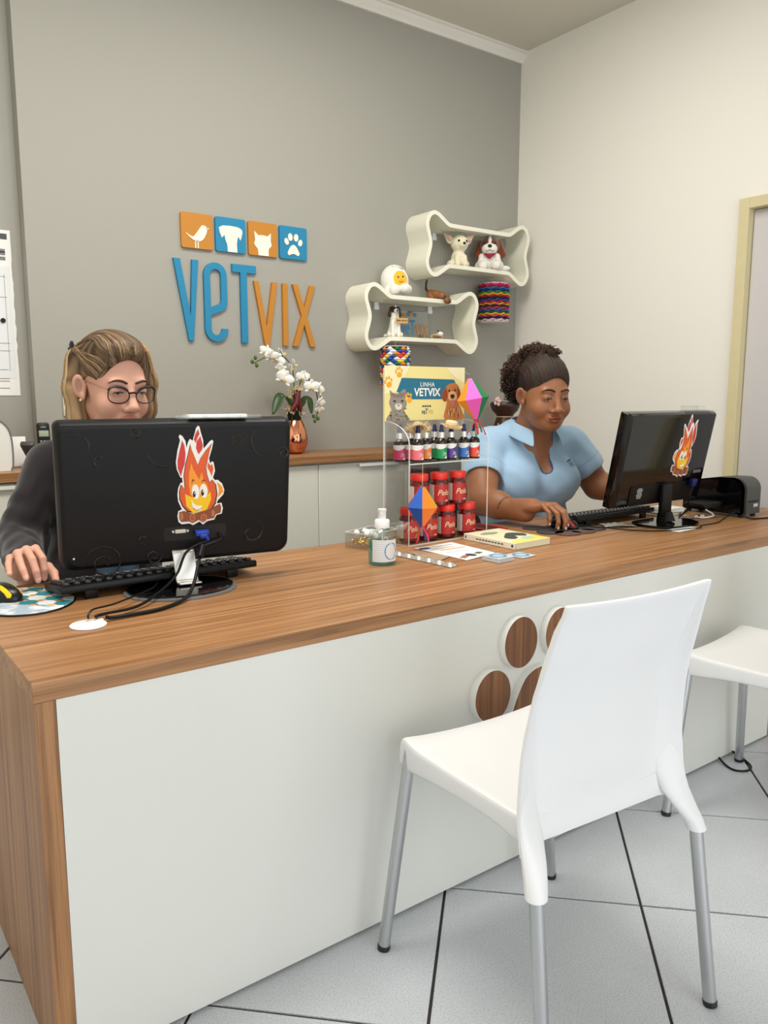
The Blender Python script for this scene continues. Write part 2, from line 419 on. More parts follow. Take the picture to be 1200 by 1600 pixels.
# ================================================================== THE ROOM
XR, YB, ZC = 3.5, 3.4416, 3.155
m_grey = mat('grey_paint', srgb(160, 158, 149), 0.75, bump=0.05, bscale=120)
m_white = mat('white_paint', srgb(238, 235, 226), 0.8, bump=0.05, bscale=120)
m_ceil = mat('ceiling_paint', srgb(212, 207, 194), 0.85)
m_grout = mat('dark_grout', srgb(52, 48, 45), 0.9)
def tile_mat():
    m = mat('speckled_tile', rough=0.32, spec=0.45); nt = m.node_tree; b = nt.nodes['Principled BSDF']; L = nt.links.new
    tc = nt.nodes.new('ShaderNodeTexCoord'); n = nt.nodes.new('ShaderNodeTexNoise'); n.inputs['Scale'].default_value = 330; n.inputs['Detail'].default_value = 2
    cr = nt.nodes.new('ShaderNodeValToRGB'); e = cr.color_ramp.elements
    e[0].position = 0.34; e[0].color = srgb(166, 169, 173); e[1].position = 0.47; e[1].color = srgb(198, 202, 207)
    n2 = nt.nodes.new('ShaderNodeTexNoise'); n2.inputs['Scale'].default_value = 5
    mx = nt.nodes.new('ShaderNodeMix'); mx.data_type = 'RGBA'; mx.blend_type = 'MULTIPLY'; mx.inputs[0].default_value = 0.12
    L(tc.outputs['Object'], n.inputs['Vector']); L(tc.outputs['Object'], n2.inputs['Vector']); L(n.outputs['Fac'], cr.inputs['Fac'])
    L(cr.outputs['Color'], mx.inputs[6]); L(n2.outputs['Fac'], mx.inputs[7]); L(mx.outputs[2], b.inputs['Base Color'])
    return m
m_tile = tile_mat()
def structure(name, mb, m, parent=None, **k):
    o = mb.build(name, m, parent, **k)
    if parent is None: o['kind'] = 'structure'
    return o
X0, Y0 = -0.74, -2.7
floor = structure('floor', MB().box(((X0 + XR) / 2, (Y0 + 3.6) / 2, -0.0545), (XR - X0 + 0.3, 3.6 - Y0 + 0.3, 0.1)), m_grout)
def clip(poly, ax, lim, sgn):
    out = []
    for i in range(len(poly)):
        a, b = poly[i], poly[(i + 1) % len(poly)]; da, db = sgn * (a[ax] - lim), sgn * (b[ax] - lim)
        if da <= 0: out.append(a)
        if da * db < 0:
            t = da / (da - db); out.append((a[0] + (b[0] - a[0]) * t, a[1] + (b[1] - a[1]) * t))
    return out
def tile_mesh(poly):
    n = len(poly); cx = sum(p[0] for p in poly) / n; cy = sum(p[1] for p in poly) / n
    def ins(d):
        out = []
        for x, y in poly:
            l = math.hypot(x - cx, y - cy) or 1; out.append((x - (x - cx) / l * d - cx, y - (y - cy) / l * d - cy))
        return out
    vs = [(x, y, -0.006) for x, y in ins(0)] + [(x, y, -0.0012) for x, y in ins(0)] + [(x, y, 0) for x, y in ins(0.0016)]
    fs = [(k * n + i, k * n + (i + 1) % n, (k + 1) * n + (i + 1) % n, (k + 1) * n + i) for k in (0, 1) for i in range(n)] + [tuple(range(2 * n, 3 * n))]
    me = bpy.data.meshes.new('tile'); me.from_pydata(vs, [], fs); me.materials.append(m_tile); me.update(); return me, cx, cy
DU, DV, g = 0.657, 0.678, 0.0048
whole = None
for i in range(-9, 9):
    for j in range(-9, 9):
        u0, u1 = 1.958 + i * DU + g, 1.958 + (i + 1) * DU - g; v0, v1 = 0.5 + j * DV + g, 0.5 + (j + 1) * DV - g
        poly = [((u + v) / 2, (u - v) / 2) for u, v in ((u0, v0), (u0, v1), (u1, v1), (u1, v0))]
        q = poly
        for ax, lim, sg in ((0, X0, -1), (0, XR, 1), (1, Y0, -1), (1, YB, 1)): q = clip(q, ax, lim, sg) if len(q) else q
        if len(q) < 3: continue
        if q == poly and whole is not None: me, (cx, cy) = whole, (sum(p[0] for p in poly) / 4, sum(p[1] for p in poly) / 4)
        else:
            me, cx, cy = tile_mesh(q)
            if q == poly: whole = me
        t = bpy.data.objects.new('tile', me); link(t, floor); t.location = (cx, cy, 0)
# walls
structure('wall_back', MB().box(((0.777 + XR + 0.12) / 2, YB + 0.1, ZC / 2), (XR + 0.12 - 0.777, 0.2, ZC)), m_grey, smooth=False)
structure('wall_back_recess', MB().box(((X0 + 0.777) / 2 - 0.05, 3.62, ZC / 2), (0.777 - X0 + 0.1, 0.2, ZC)), m_grey, smooth=False)
DY0, DY1, DZ = 1.10, 2.048, 2.101   # opening of the side door
wr = MB(); wr.box((XR + 0.06, (DY1 + YB) / 2, ZC / 2), (0.12, YB - DY1, ZC)).box((XR + 0.06, (Y0 + DY0) / 2, ZC / 2), (0.12, DY0 - Y0, ZC)).box((XR + 0.06, (DY0 + DY1) / 2, (DZ + ZC) / 2), (0.12, DY1 - DY0, ZC - DZ))
structure('wall_right', wr, m_white, smooth=False)
wl = MB(); wl.box((X0 - 0.06, 1.55, ZC / 2), (0.12, 4.1, ZC)).box((X0 - 0.06, -2.5, ZC / 2), (0.12, 0.4, ZC)).box((X0 - 0.06, -1.4, 0.2), (0.12, 1.8, 0.4)).box((X0 - 0.06, -1.4, (2.6 + ZC) / 2), (0.12, 1.8, ZC - 2.6))
structure('wall_left', wl, m_white, smooth=False)
wf = MB(); wf.box(((X0 + XR) / 2, Y0 - 0.06, ZC - 0.1), (XR - X0, 0.12, 0.2)).box((-0.65, Y0 - 0.06, ZC / 2), (0.3, 0.12, ZC)).box((3.15, Y0 - 0.06, ZC / 2), (0.7, 0.12, ZC))
structure('wall_front', wf, m_white, smooth=False)
structure('ceiling', MB().box(((X0 + XR) / 2, 0.45, ZC + 0.05), (XR - X0 + 0.5, 6.7, 0.1)), m_ceil, smooth=False)
prof = [(0, 0), (0.012, 0), (0.018, 0.012), (0.03, 0.028), (0.034, 0.042), (0.046, 0.046), (0.046, 0.056), (0, 0.056)]
cm = MB(); n = len(prof)
vs = [(x, YB - d, ZC - 0.056 + z) for x in (0.777, XR) for d, z in prof]
cm.add(vs, [(i, (i + 1) % n, n + (i + 1) % n, n + i) for i in range(n)] + [tuple(range(n)), tuple(range(n, 2 * n))])
structure('trim_1', cm, mat('plaster_molding', srgb(228, 225, 216), 0.7), smooth=False)
# door casing and leaf in the right wall
m_cas = mat('cream_casing', srgb(214, 202, 160), 0.5, var=0.06, vscale=30)
dc = MB(); w = 0.047
for (y, s) in ((DY1, -1), (DY0, 1)):
    dc.box((XR + 0.03, y + s * w / 2, (DZ - 0.0) / 2), (0.1, w, DZ), 0.002).box((XR - 0.001, y + s * (w * 0.40), DZ / 2), (0.03, w * 0.3, DZ), 0.002).box((XR - 0.003, y + s * (w * 0.8), DZ / 2), (0.03, w * 0.34, DZ - 0.04), 0.002)
dc.box((XR + 0.03, (DY0 + DY1) / 2, DZ - w / 2), (0.1, DY1 - DY0 - 2 * w, w), 0.002).box((XR - 0.003, (DY0 + DY1) / 2, DZ - w * 0.8), (0.03, DY1 - DY0 - 2 * w, w * 0.34), 0.002)
structure('trim_2', dc, m_cas, smooth=False)
structure('door_1', MB().box((XR + 0.04, (DY0 + DY1) / 2, (DZ - w) / 2), (0.035, DY1 - DY0 - 2 * w - 0.006, DZ - w - 0.006), 0.002), mat('door_leaf', srgb(205, 202, 204), 0.55))
# street window frame (left) and shop front frame, both out of view
fr = MB()
for y in (-2.27, -1.4, -0.53): fr.box((X0 - 0.06, y, 1.5), (0.06, 0.05, 2.2), 0.004)
for z in (0.43, 2.57): fr.box((X0 - 0.06, -1.4, z), (0.06, 1.8, 0.05), 0.004)
structure('window_1', fr, mat('aluminium_frame', srgb(190, 192, 195), 0.35, 0.9))
fr = MB()
for x in (-0.47, 0.6, 1.7, 2.78): fr.box((x, Y0 - 0.06, 1.47), (0.06, 0.06, 2.94), 0.004)
structure('window_2', fr, MATS['aluminium_frame'])

# ================================================================== RECEPTION DESK
W1, W2, W3 = srgb(122, 84, 52), srgb(160, 114, 73), srgb(182, 137, 94)
m_woodx = wood('desk_wood_top', 0, W1, W2, W3, 0.38)
m_woodz = wood('desk_wood_upright', 2, W1, W2, W3, 0.4)
m_lam = mat('white_laminate', srgb(219, 219, 213), 0.42, var=0.015, vscale=3)
PY = 1.377; DT, DB = 0.757, 0.721; DBK = 2.135
desk = wthing('reception_desk', 'long reception counter with wood grain top and white front panel cut with a paw print', 'reception desk', (1.7, 1.75, 0))
MB().box(((0.275 + 3.3) / 2, (PY - 0.003 + DBK) / 2, (DT + DB) / 2 - 0.0004), (3.3 - 0.275, DBK - PY + 0.003, DT - DB - 0.0008), 0.0012, seg=1).build('desktop', m_woodx, desk)
MB().box((0.2945, (PY - 0.001 + DBK - 0.02) / 2, DB / 2), (0.035, DBK - PY - 0.02, DB), 0.001, seg=1).build('side_panel', m_woodz, desk)
tag(MB().box((3.0, PY + 0.011, DB / 2), (0.52, 0.02, DB), 0.001, seg=1).build('end_panel', m_woodz, desk), 'brown wood panel closing the far end of the counter front')
Mp = frame((0, PY + 0.022, 0), (1, 0, 0), (0, 0, 1))
toes = [(1.4285, 0.6145, 0.0585, 0.0675), (1.3335, 0.4930, 0.0605, 0.0675), (1.5775, 0.6145, 0.0585, 0.0675), (1.6725, 0.4930, 0.0605, 0.0675)]
PXc = 1.503
pad = sp2([(PXc + x * 0.9, z) for x, z in [(0, 0.537), (0.055, 0.521), (0.092, 0.475), (0.115, 0.43), (0.145, 0.385), (0.135, 0.33), (0.09, 0.315), (0.045, 0.335), (0, 0.34), (-0.045, 0.335), (-0.09, 0.315), (-0.135, 0.33), (-0.145, 0.385), (-0.115, 0.43), (-0.092, 0.475), (-0.055, 0.521)]], 5)
fp = solid2('front_panel', [[(0.3125, 0.008), (2.7425, 0.008), (2.7425, DB - 0.0005), (0.3125, DB - 0.0005)]], 0.022, m_lam, desk, Mp)
m_inl = wood('paw_inlay_wood', 2, srgb(96, 58, 32), srgb(126, 82, 48), srgb(148, 102, 62), 0.45)
Mi = frame((0, PY, 0), (1, 0, 0), (0, 0, 1))
for lp in [ell2(*t, n=48) for t in toes] + [pad]:
    d = tag(solid2('paw_disc', [lp], 0.021, mat('disc_white', srgb(236, 236, 232), 0.4), desk, Mi), 'raised white paw shape with a wood face')
    cx, cy = sum(p[0] for p in lp) / len(lp), sum(p[1] for p in lp) / len(lp)
    solid2('wood_face', [[(cx + (x - cx) * 0.985, cy + (y - cy) * 0.985) for x, y in lp]], 0.0012, m_inl, d, Mi, z0=0.021)
# dark feet under the panel
mat('black_plastic', srgb(22, 22, 23), 0.4)
for x in (0.5, 1.4, 2.6): MB().cyl((x, PY + 0.06, 0), 0.018, 0.05, 14).build('levelling_foot', MATS['black_plastic'], desk)
gr = MB().lathe([(0, 0), (0.037, 0), (0.0375, 0.002), (0.035, 0.004), (0, 0.0045)], (0.452, 1.668, DT), 40)
gr.box((0.480, 1.684, DT + 0.0042), (0.016, 0.012, 0.0012), 0.0003, seg=1)
tag(gr.build('cable_grommet', mat('white_plastic', srgb(240, 240, 240), 0.35), desk), 'round white cable grommet in the counter top')

# ================================================================== BACK COUNTER
CT, CB, CF = 0.956, 0.922, 3.09
ctop = MB().box(((-0.735 + XR - 0.002) / 2, (CF + YB - 0.001) / 2, (CT + CB) / 2), (XR - 0.002 + 0.735, YB - 0.001 - CF, CT - CB), 0.0012, seg=1)
ctop.box((0.02, YB + 0.0375, (CT + CB) / 2), (1.50, 0.076, CT - CB))
tag(ctop.build('back_worktop', m_woodx), 'narrow wood worktop running along the grey back wall', 'worktop')
m_cab = mat('cabinet_white', srgb(226, 224, 212), 0.45)
cab0 = None
cl = ['white low cabinet at the far left under the back worktop', 'white low cabinet behind the woman in the dark cardigan', 'white low cabinet seen between the left monitor and the clear stand', 'white low cabinet behind the woman in the blue polo']
for i, x0 in enumerate((-0.617, 0.393, 1.403, 2.413)):
    if cab0 is None:
        cab = thing('low_cabinet', cl[0], 'cabinet', (x0, CF + 0.02, 0), 0, 'low cabinets along the back wall'); cab0 = cab
        MB().box((0.505, 0.17, 0.5), (1.008, 0.3, 0.842), 0.001, seg=1).box((0.505, 0.18, 0.04), (1.0, 0.26, 0.08)).build('body', m_cab, cab)
        for s in (0, 1):
            d = MB().box((0.2525 + 0.505 * s, 0.009, 0.497), (0.501, 0.018, 0.836), 0.0015, seg=1).build('door', m_cab, cab)
            hx = 0.047 if s == 0 else 0.726
            h = MB().box((hx + 0.115, -0.004, 0.9075), (0.23, 0.022, 0.0035), 0.0008, seg=1).box((hx + 0.115, -0.0135, 0.902), (0.23, 0.003, 0.013), 0.0008, seg=1)
            h.build('handle', mat('handle_white', srgb(232, 231, 224), 0.3), d)
    else:
        cab = dup(cab0, (x0, CF + 0.02, 0), 0, cl[i])

# ================================================================== WALL SIGN
m_blue = mat('sign_blue', srgb(24, 128, 170), 0.5, bump=0.03); m_or = mat('sign_orange', srgb(190, 126, 38), 0.5, bump=0.03)
m_sw = mat('sign_white', srgb(236, 232, 216), 0.5)
m_blue_e = mat('sign_blue_edge', srgb(20, 104, 142), 0.6)
def wf(x, z, y=YB): return frame((x, y, z), (1, 0, 0), (0, 0, 1))   # local x right, y up, z toward the room
def letter(label, loops, m):
    xs = [p[0] for l in loops for p in l]; cx = (min(xs) + max(xs)) / 2
    t = thing('sign_letter', label, 'sign letter', (cx, YB, min(p[1] for l in loops for p in l)), 0, 'raised letters of the wall sign'); WORLD.add(t.name)
    solid2('letter_face', loops, 0.016, m, t, wf(0, 0, YB), bev=0.001)
def bar(p, q, w, cut=None):
    """stroke with horizontal ends"""
    return [(p[0], p[1]), (p[0] + w, p[1]), (q[0] + w, q[1]), (q[0], q[1])]
zt, zb = 1.827, 1.474
letter('large blue letter V at the start of the wall sign', [[(1.375, zt), (1.406, zt), (1.4475, 1.585), (1.4615, zt), (1.491, zt), (1.4585, zb), (1.436, zb)]], m_blue)
cxe, r1, r2 = 1.571, 0.056, 0.026
def arc(cx, cy, r, a0, a1, n=12): return [(cx + r * math.cos(R(a0 + (a1 - a0) * i / n)), cy + r * math.sin(R(a0 + (a1 - a0) * i / n))) for i in range(n + 1)]
e_out = arc(cxe, zt - r1 - 0.002, r1, 180, 0) + [(cxe + r1, 1.645), (cxe + r1 - 0.006, 1.628), (cxe + 0.028, 1.612), (cxe - r2, 1.592)] + [(cxe - r2, zb + r1)] + arc(cxe, zb + r1, r2, 180, 330, 10) + [(cxe + 0.028, zb + r1 + 0.004), (cxe + r1, zb + r1 + 0.004)] + arc(cxe, zb + r1, r1, 355, 180, 16)
e_in = arc(cxe, zt - r1 - 0.002, r2, 180, 0) + [(cxe + r2, 1.658), (cxe + 0.018, 1.645), (cxe - r2, 1.626)]
letter('large blue rounded letter e with an open hook, second in the wall sign', [e_out, e_in], m_blue)
letter('large blue letter T, third in the wall sign', [[(1.655, zt), (1.776, zt), (1.776, zt - 0.036), (1.7275, zt - 0.036), (1.7275, zb), (1.695, zb), (1.695, zt - 0.036), (1.655, zt - 0.036)]], m_blue)
zv = 1.761
letter('small orange letter V after the blue letters', [[(1.763, zv), (1.788, zv), (1.826, 1.553), (1.860, zv), (1.887, zv), (1.8405, 1.468), (1.8155, 1.468)]], m_or)
letter('small orange letter I, a plain upright bar of the wall sign', [[(1.915, zv), (1.942, zv), (1.942, 1.468), (1.915, 1.468)]], m_or)
letter('small orange letter X ending the wall sign', [[(1.969, zv), (1.998, zv), (2.0335, 1.655), (2.067, zv), (2.096, zv), (2.0475, 1.615), (2.096, 1.468), (2.066, 1.468), (2.033, 1.573), (1.998, 1.468), (1.968, 1.468), (2.0185, 1.615)]], m_or)
bird = sp2([(0.018, 0.063), (0.04, 0.052), (0.058, 0.05), (0.085, 0.083), (0.10, 0.1), (0.118, 0.097), (0.124, 0.088), (0.118, 0.065), (0.104, 0.042), (0.085, 0.03), (0.062, 0.032), (0.04, 0.044)], 4)
bird_b = [(0.12, 0.095), (0.134, 0.09), (0.122, 0.083)]
dog = [(0.016, 0.102), (0.035, 0.112), (0.075, 0.114), (0.112, 0.112), (0.132, 0.103), (0.134, 0.09), (0.127, 0.063), (0.122, 0.055), (0.114, 0.072), (0.108, 0.06), (0.104, 0.035), (0.106, 0.0), (0.058, 0.0), (0.056, 0.03), (0.047, 0.052), (0.043, 0.073), (0.03, 0.058), (0.02, 0.082)]
catp = [(0.03, 0.107), (0.05, 0.09), (0.075, 0.092), (0.1, 0.089), (0.118, 0.104), (0.116, 0.068), (0.121, 0.052), (0.117, 0.043), (0.107, 0.036), (0.103, 0.02), (0.104, 0.0), (0.05, 0.0), (0.047, 0.028), (0.033, 0.042), (0.028, 0.052), (0.034, 0.066)]
pawp = sp2([(0.075, 0.066), (0.09, 0.058), (0.102, 0.04), (0.108, 0.026), (0.1, 0.016), (0.088, 0.021), (0.075, 0.024), (0.062, 0.021), (0.05, 0.016), (0.042, 0.026), (0.048, 0.04), (0.06, 0.058)], 4)
paw_t = [ell2(0.058, 0.1, 0.0125, 0.0175, 20, 0.1), ell2(0.09, 0.1, 0.0125, 0.0175, 20, -0.1), ell2(0.037, 0.078, 0.0115, 0.016, 20, 0.35), ell2(0.113, 0.078, 0.0115, 0.016, 20, -0.35)]
T4 = [(1.4165, m_or, [bird, bird_b, [(0.063, 0.034), (0.068, 0.034), (0.068, 0), (0.063, 0)], [(0.075, 0.034), (0.08, 0.034), (0.08, 0), (0.075, 0)]], 'orange square wall plaque with a white bird silhouette'),
      (1.5785, m_blue, [dog], 'blue square wall plaque with a white dog head silhouette'),
      (1.7415, m_or, [catp], 'orange square wall plaque with a white cat head silhouette'),
      (1.9045, m_blue, [pawp] + paw_t, 'blue square wall plaque with a white paw print')]
for x, m, shp, lab in T4:
    t = thing('sign_plaque', lab, 'sign', (x + 0.075, YB, 1.876), 0, 'square plaques above the sign letters'); WORLD.add(t.name)
    solid2('plaque_board', [rrect(0.149, 0.151, 0.009, 5, x + 0.0745, 1.9515)], 0.014, m, t, wf(0, 0), bev=0.001)
    for lp in shp:
        solid2('silhouette', [[(x + a * 0.98, 1.8775 + b) for a, b in lp]], 0.0025, m_sw, t, wf(0, 0, YB - 0.0142))

# ================================================================== BONE SHELVES
m_shelf = mat('shelf_cream', srgb(240, 238, 220), 0.38)
q = [(0.19, 0.113), (0.225, 0.118), (0.26, 0.14), (0.295, 0.16), (0.325, 0.165), (0.355, 0.15), (0.376, 0.115), (0.378, 0.08), (0.366, 0.04)]
outl = [(0.0, 0.113)] + q + [(0.357, 0)] + [(x, -y) for x, y in q[::-1]] + [(0, -0.113)] + [(-x, -y) for x, y in q] + [(-0.357, 0)] + [(-x, y) for x, y in q[::-1]]
outl = sp2(outl, 5)
def offset(poly, d):
    out = []; n = len(poly)
    for i in range(n):
        a, b = poly[i - 1], poly[(i + 1) % n]; tx, ty = b[0] - a[0], b[1] - a[1]; l = math.hypot(tx, ty)
        out.append((poly[i][0] + ty / l * d, poly[i][1] - tx / l * d))
    return out
inn = offset(outl, -0.021) if abs(offset(outl, -0.021)[0][1]) < abs(outl[0][1]) else offset(outl, 0.021)
SHD = 0.172
def bone(cx, cz, label):
    t = thing('bone_shelf', label, 'shelf', (cx, YB, cz), 0, 'bone shaped wall shelves'); WORLD.add(t.name)
    solid2('shelf_shell', [outl, inn], SHD, m_shelf, t, wf(cx, cz, YB - 0.0005), bev=0.0015)
    for dx in (-0.19, 0.17):
        b = MB().box((cx + dx, YB - 0.006, cz + 0.075), (0.026, 0.01, 0.04), 0.001, seg=1).box((cx + dx, YB - 0.03, cz + 0.0925), (0.026, 0.055, 0.004), 0.001, seg=1).box((cx + dx - 0.004, YB - 0.012, cz + 0.064), (0.03, 0.014, 0.022), 0.002, seg=1)
        b.build('bracket', MATS['white_plastic'], t)
bone(2.662, 1.618, 'cream bone shaped wall shelf, the lower one, holding the small dog figurine')
bone(3.047, 2.007, 'cream bone shaped wall shelf, the upper one in the corner, holding two plush dogs')

# ================================================================== WHITE CHAIRS
m_ch = mat('chair_plastic', srgb(226, 226, 227), 0.38, var=0.012, vscale=12, bump=0.02, bscale=400)
m_al = mat('brushed_aluminium', srgb(196, 198, 200), 0.34, 1.0)
def interp(tab, z):
    for (a, va), (b, vb) in zip(tab, tab[1:]):
        if (z - a) * (z - b) <= 0 and a != b:
            t = (z - a) / (b - a); t = t * t * (3 - 2 * t) * 0.5 + t * 0.5; return va + (vb - va) * t
    return tab[0][1] if abs(z - tab[0][0]) < abs(z - tab[-1][0]) else tab[-1][1]
def make_chair():
    t = thing('plastic_chair', 'white plastic chair with aluminium legs, seen whole from behind at the counter', 'chair', (1.193, 1.047, 0), R(-4.5), 'white chairs at the counter')
    VE = [(0.375, -0.200), (0.40, -0.186), (0.44, -0.170), (0.5, -0.157), (0.58, -0.154), (0.65, -0.159), (0.71, -0.170), (0.77, -0.186), (0.83, -0.204), (0.892, -0.222)]
    HW = [(0.375, 0.228), (0.48, 0.222), (0.6, 0.214), (0.7, 0.206), (0.8, 0.196), (0.892, 0.186)]
    CR = [(0.375, 0.165), (0.43, 0.157), (0.54, 0.159), (0.62, 0.166), (0.7, 0.174), (0.78, 0.180), (0.85, 0.182), (0.892, 0.178)]
    BU = [(0.375, 0.030), (0.44, 0.022), (0.5, 0.020), (0.58, 0.024), (0.66, 0.025), (0.75, 0.021), (0.83, 0.012), (0.892, 0.002)]
    DI = [(0.375, 0.0), (0.48, 0.001), (0.535, 0.013), (0.62, 0.018), (0.75, 0.016), (0.85, 0.008), (0.892, 0.003)]
    TH = 0.007
    def section(z, panel=True):
        ve, hw, c, bu = (interp(k, z) for k in (VE, HW, CR, BU)); side = [(hw, ve - 0.001), (hw - 0.003, ve + 0.0005)]
        for s in (0.2, 0.45, 0.7, 0.88, 1.0):
            u = hw - 0.003 + (c - hw + 0.003) * s; side.append((u, ve + 0.0005 + bu * (s ** 0.8)))
        pc = ve + 0.0005 + bu
        pan = [(c * k, pc - interp(DI, z) * (1 - k * k)) for k in (0.93, 0.8, 0.55, 0.28, 0)]
        return side + pan if panel else side
    zs = [0.432, 0.445, 0.465, 0.49, 0.515, 0.54, 0.565, 0.6, 0.64, 0.68, 0.72, 0.76, 0.8, 0.84, 0.87, 0.885, 0.892]
    rows = []
    for z in zs:
        h = section(z); full = [(u, v) for u, v in h] + [(-u, v) for u, v in h[::-1][1:]]
        bow = 0.006 if z > 0.88 else 0
        rows.append([(u, v, z + (bow * (abs(u) / 0.186) ** 2 - bow if z > 0.88 else 0)) for u, v in full])
    mb = MB(); mb.grid(rows)
    back = mb.build('backrest', m_ch, t)
    md = back.modifiers.new('thick', 'SOLIDIFY'); md.thickness = TH; md.offset = 0.3; md.use_rim = True
    bv = back.modifiers.new('soft', 'BEVEL'); bv.width = 0.0018; bv.segments = 2; bv.limit_method = 'ANGLE'; bv.angle_limit = R(50)
    # leg sockets: tubes that grow out of the wings
    for s in (-1, 1):
        LV = [(0.180, -0.1365, 0.61, 0.010, 0.001, -22), (0.184, -0.1370, 0.57, 0.022, 0.003, -22), (0.189, -0.1410, 0.52, 0.032, 0.0062, -22), (0.190, -0.150, 0.48, 0.034, 0.0110, -20), (0.194, -0.164, 0.445, 0.032, 0.0150, -15), (0.203, -0.182, 0.415, 0.0265, 0.0178, -8), (0.2115, -0.196, 0.39, 0.0222, 0.0195, 0), (0.216, -0.203, 0.370, 0.0205, 0.0198, 0)]
        rows = []
        for (u, v, z, ra, rb, an) in LV:
            ca, sa = math.cos(R(an)), math.sin(R(an)); rows.append([(s * (u + ra * math.cos(q) * ca - rb * math.sin(q) * sa), v + ra * math.cos(q) * sa + rb * math.sin(q) * ca, z) for q in [2 * PI * i / 20 for i in range(20)]])
        sk = MB().grid([r + [r[0]] for r in rows]); sk.add(rows[-1], [tuple(range(20))])
        sk.build('leg_socket', m_ch, t)
    # seat: dished top with deep curved aprons
    def edge(v):   # half width of the seat along its depth
        return interp([(-0.19, 0.196), (-0.1, 0.205), (0.1, 0.214), (0.2, 0.215), (0.245, 0.205)], v)
    vs_ = [0.252, 0.249, 0.243, 0.225, 0.19, 0.14, 0.08, 0.0, -0.07, -0.115, -0.146]
    rows = []
    for v in vs_:
        w = edge(min(v, 0.245)); top = 0.492 if v > 0.2 else 0.49 - 0.004 * (0.2 - v) / 0.4 + 0.0
        if v > 0.246: top -= 0.008 + (0.01 if v > 0.25 else 0)
        low = interp([(-0.19, 0.405), (-0.14, 0.433), (-0.08, 0.445), (0.0, 0.447), (0.08, 0.444), (0.14, 0.438), (0.2, 0.428), (0.252, 0.424)], v)
        row = []
        for u, dz in ((1.0, None), (1.0, 0.4), (1.0, -0.007), (0.99, -0.0005), (0.955, 0.0), (0.75, -0.006), (0.4, -0.011), (0, -0.013)):
            z = low if dz is None else (low + (top - 0.007 - low) * 0.5 if dz == 0.4 else top + dz)
            row.append((u * w, v, z))
        rows.append(row + [(-x, y, z) for x, y, z in row[::-1][1:]])
    front = [(x, 0.2535, 0.424) for x, y, z in rows[0]]
    mb = MB(); mb.grid([front] + rows)
    seat = mb.build('seat', m_ch, t)
    md = seat.modifiers.new('thick', 'SOLIDIFY'); md.thickness = 0.004; md.offset = -1
    sb = seat.modifiers.new('smooth', 'SUBSURF'); sb.levels = 1; sb.render_levels = 1
    for (u0, v0, u1, v1, z1) in ((0.254, 0.240, 0.196, 0.222, 0.47), (-0.254, 0.240, -0.196, 0.222, 0.47), (0.228, -0.252, 0.2158, -0.202, 0.378), (-0.228, -0.252, -0.2158, -0.202, 0.378)):
        a, b = Vector((u0, v0, 0.006)), Vector((u1, v1, z1))
        lg = MB().tube([a, a.lerp(b, 0.5), b], 0.0135, 20).build('leg', m_al, t)
        d = (b - a).normalized()
        MB().tube([a - d * 0.0055, a + d * 0.004, a + d * 0.006], [0.0143, 0.0148, 0.0142], 18).build('rubber_foot', MATS['black_plastic'], lg)
    return t
ch1 = make_chair()
ch2 = dup(ch1, (2.257, 1.065, 0), R(6.8), 'white plastic chair cut off by the right edge of the photo, beyond the whole one')
# ================================================================== THINGS ON THE DESK
def rotz(a): return Matrix.Rotation(R(a), 4, 'Z')
def T(x, y, z): return Matrix.Translation((x, y, z))
m_blk = mat('black_matte_plastic', srgb(13, 13, 14), 0.4, spec=0.25, bump=0.04, bscale=500)
m_gloss = mat('black_gloss', srgb(5, 5, 6), 0.1, coat=0.25, spec=0.35)
m_scr = mat('dark_screen', srgb(8, 9, 11), 0.15)
m_silver = mat('satin_silver', srgb(205, 203, 196), 0.35, 0.85)
m_pap = mat('white_paper', srgb(236, 235, 230), 0.8)
m_acr = clear('clear_acrylic', (0.985, 0.99, 0.985, 1), 0.15, 0.25)
m_edge = mat('acrylic_edge', srgb(226, 230, 224), 0.25)
def patch(r, a0, a1, lo, hi, n=18, c=(0, 0, 0)):
    """piece of a cylinder wall, angles in degrees, lo/hi heights may depend on s in 0..1"""
    mb = MB(); rows = [[], []]
    for i in range(n + 1):
        s = i / n; a = R(a0 + (a1 - a0) * s)
        for k, f in ((0, lo), (1, hi)): rows[k].append((c[0] + r * math.cos(a), c[1] + r * math.sin(a), c[2] + (f(s) if callable(f) else f)))
    mb.grid(rows); return mb
def wrap(o, r, a0, z0):
    for v in o.data.vertices:
        a = R(a0) + v.co.x / r; rr = r + v.co.z; v.co = (rr * math.cos(a), rr * math.sin(a), z0 + v.co.y)
    o.data.update(); return o
def spiral(cx, cy, r0, r1, turns, a0, n=40):
    return [(cx + (r0 + (r1 - r0) * i / n) * math.cos(R(a0) + 2 * PI * turns * i / n), cy + (r0 + (r1 - r0) * i / n) * math.sin(R(a0) + 2 * PI * turns * i / n), 0) for i in range(n + 1)]
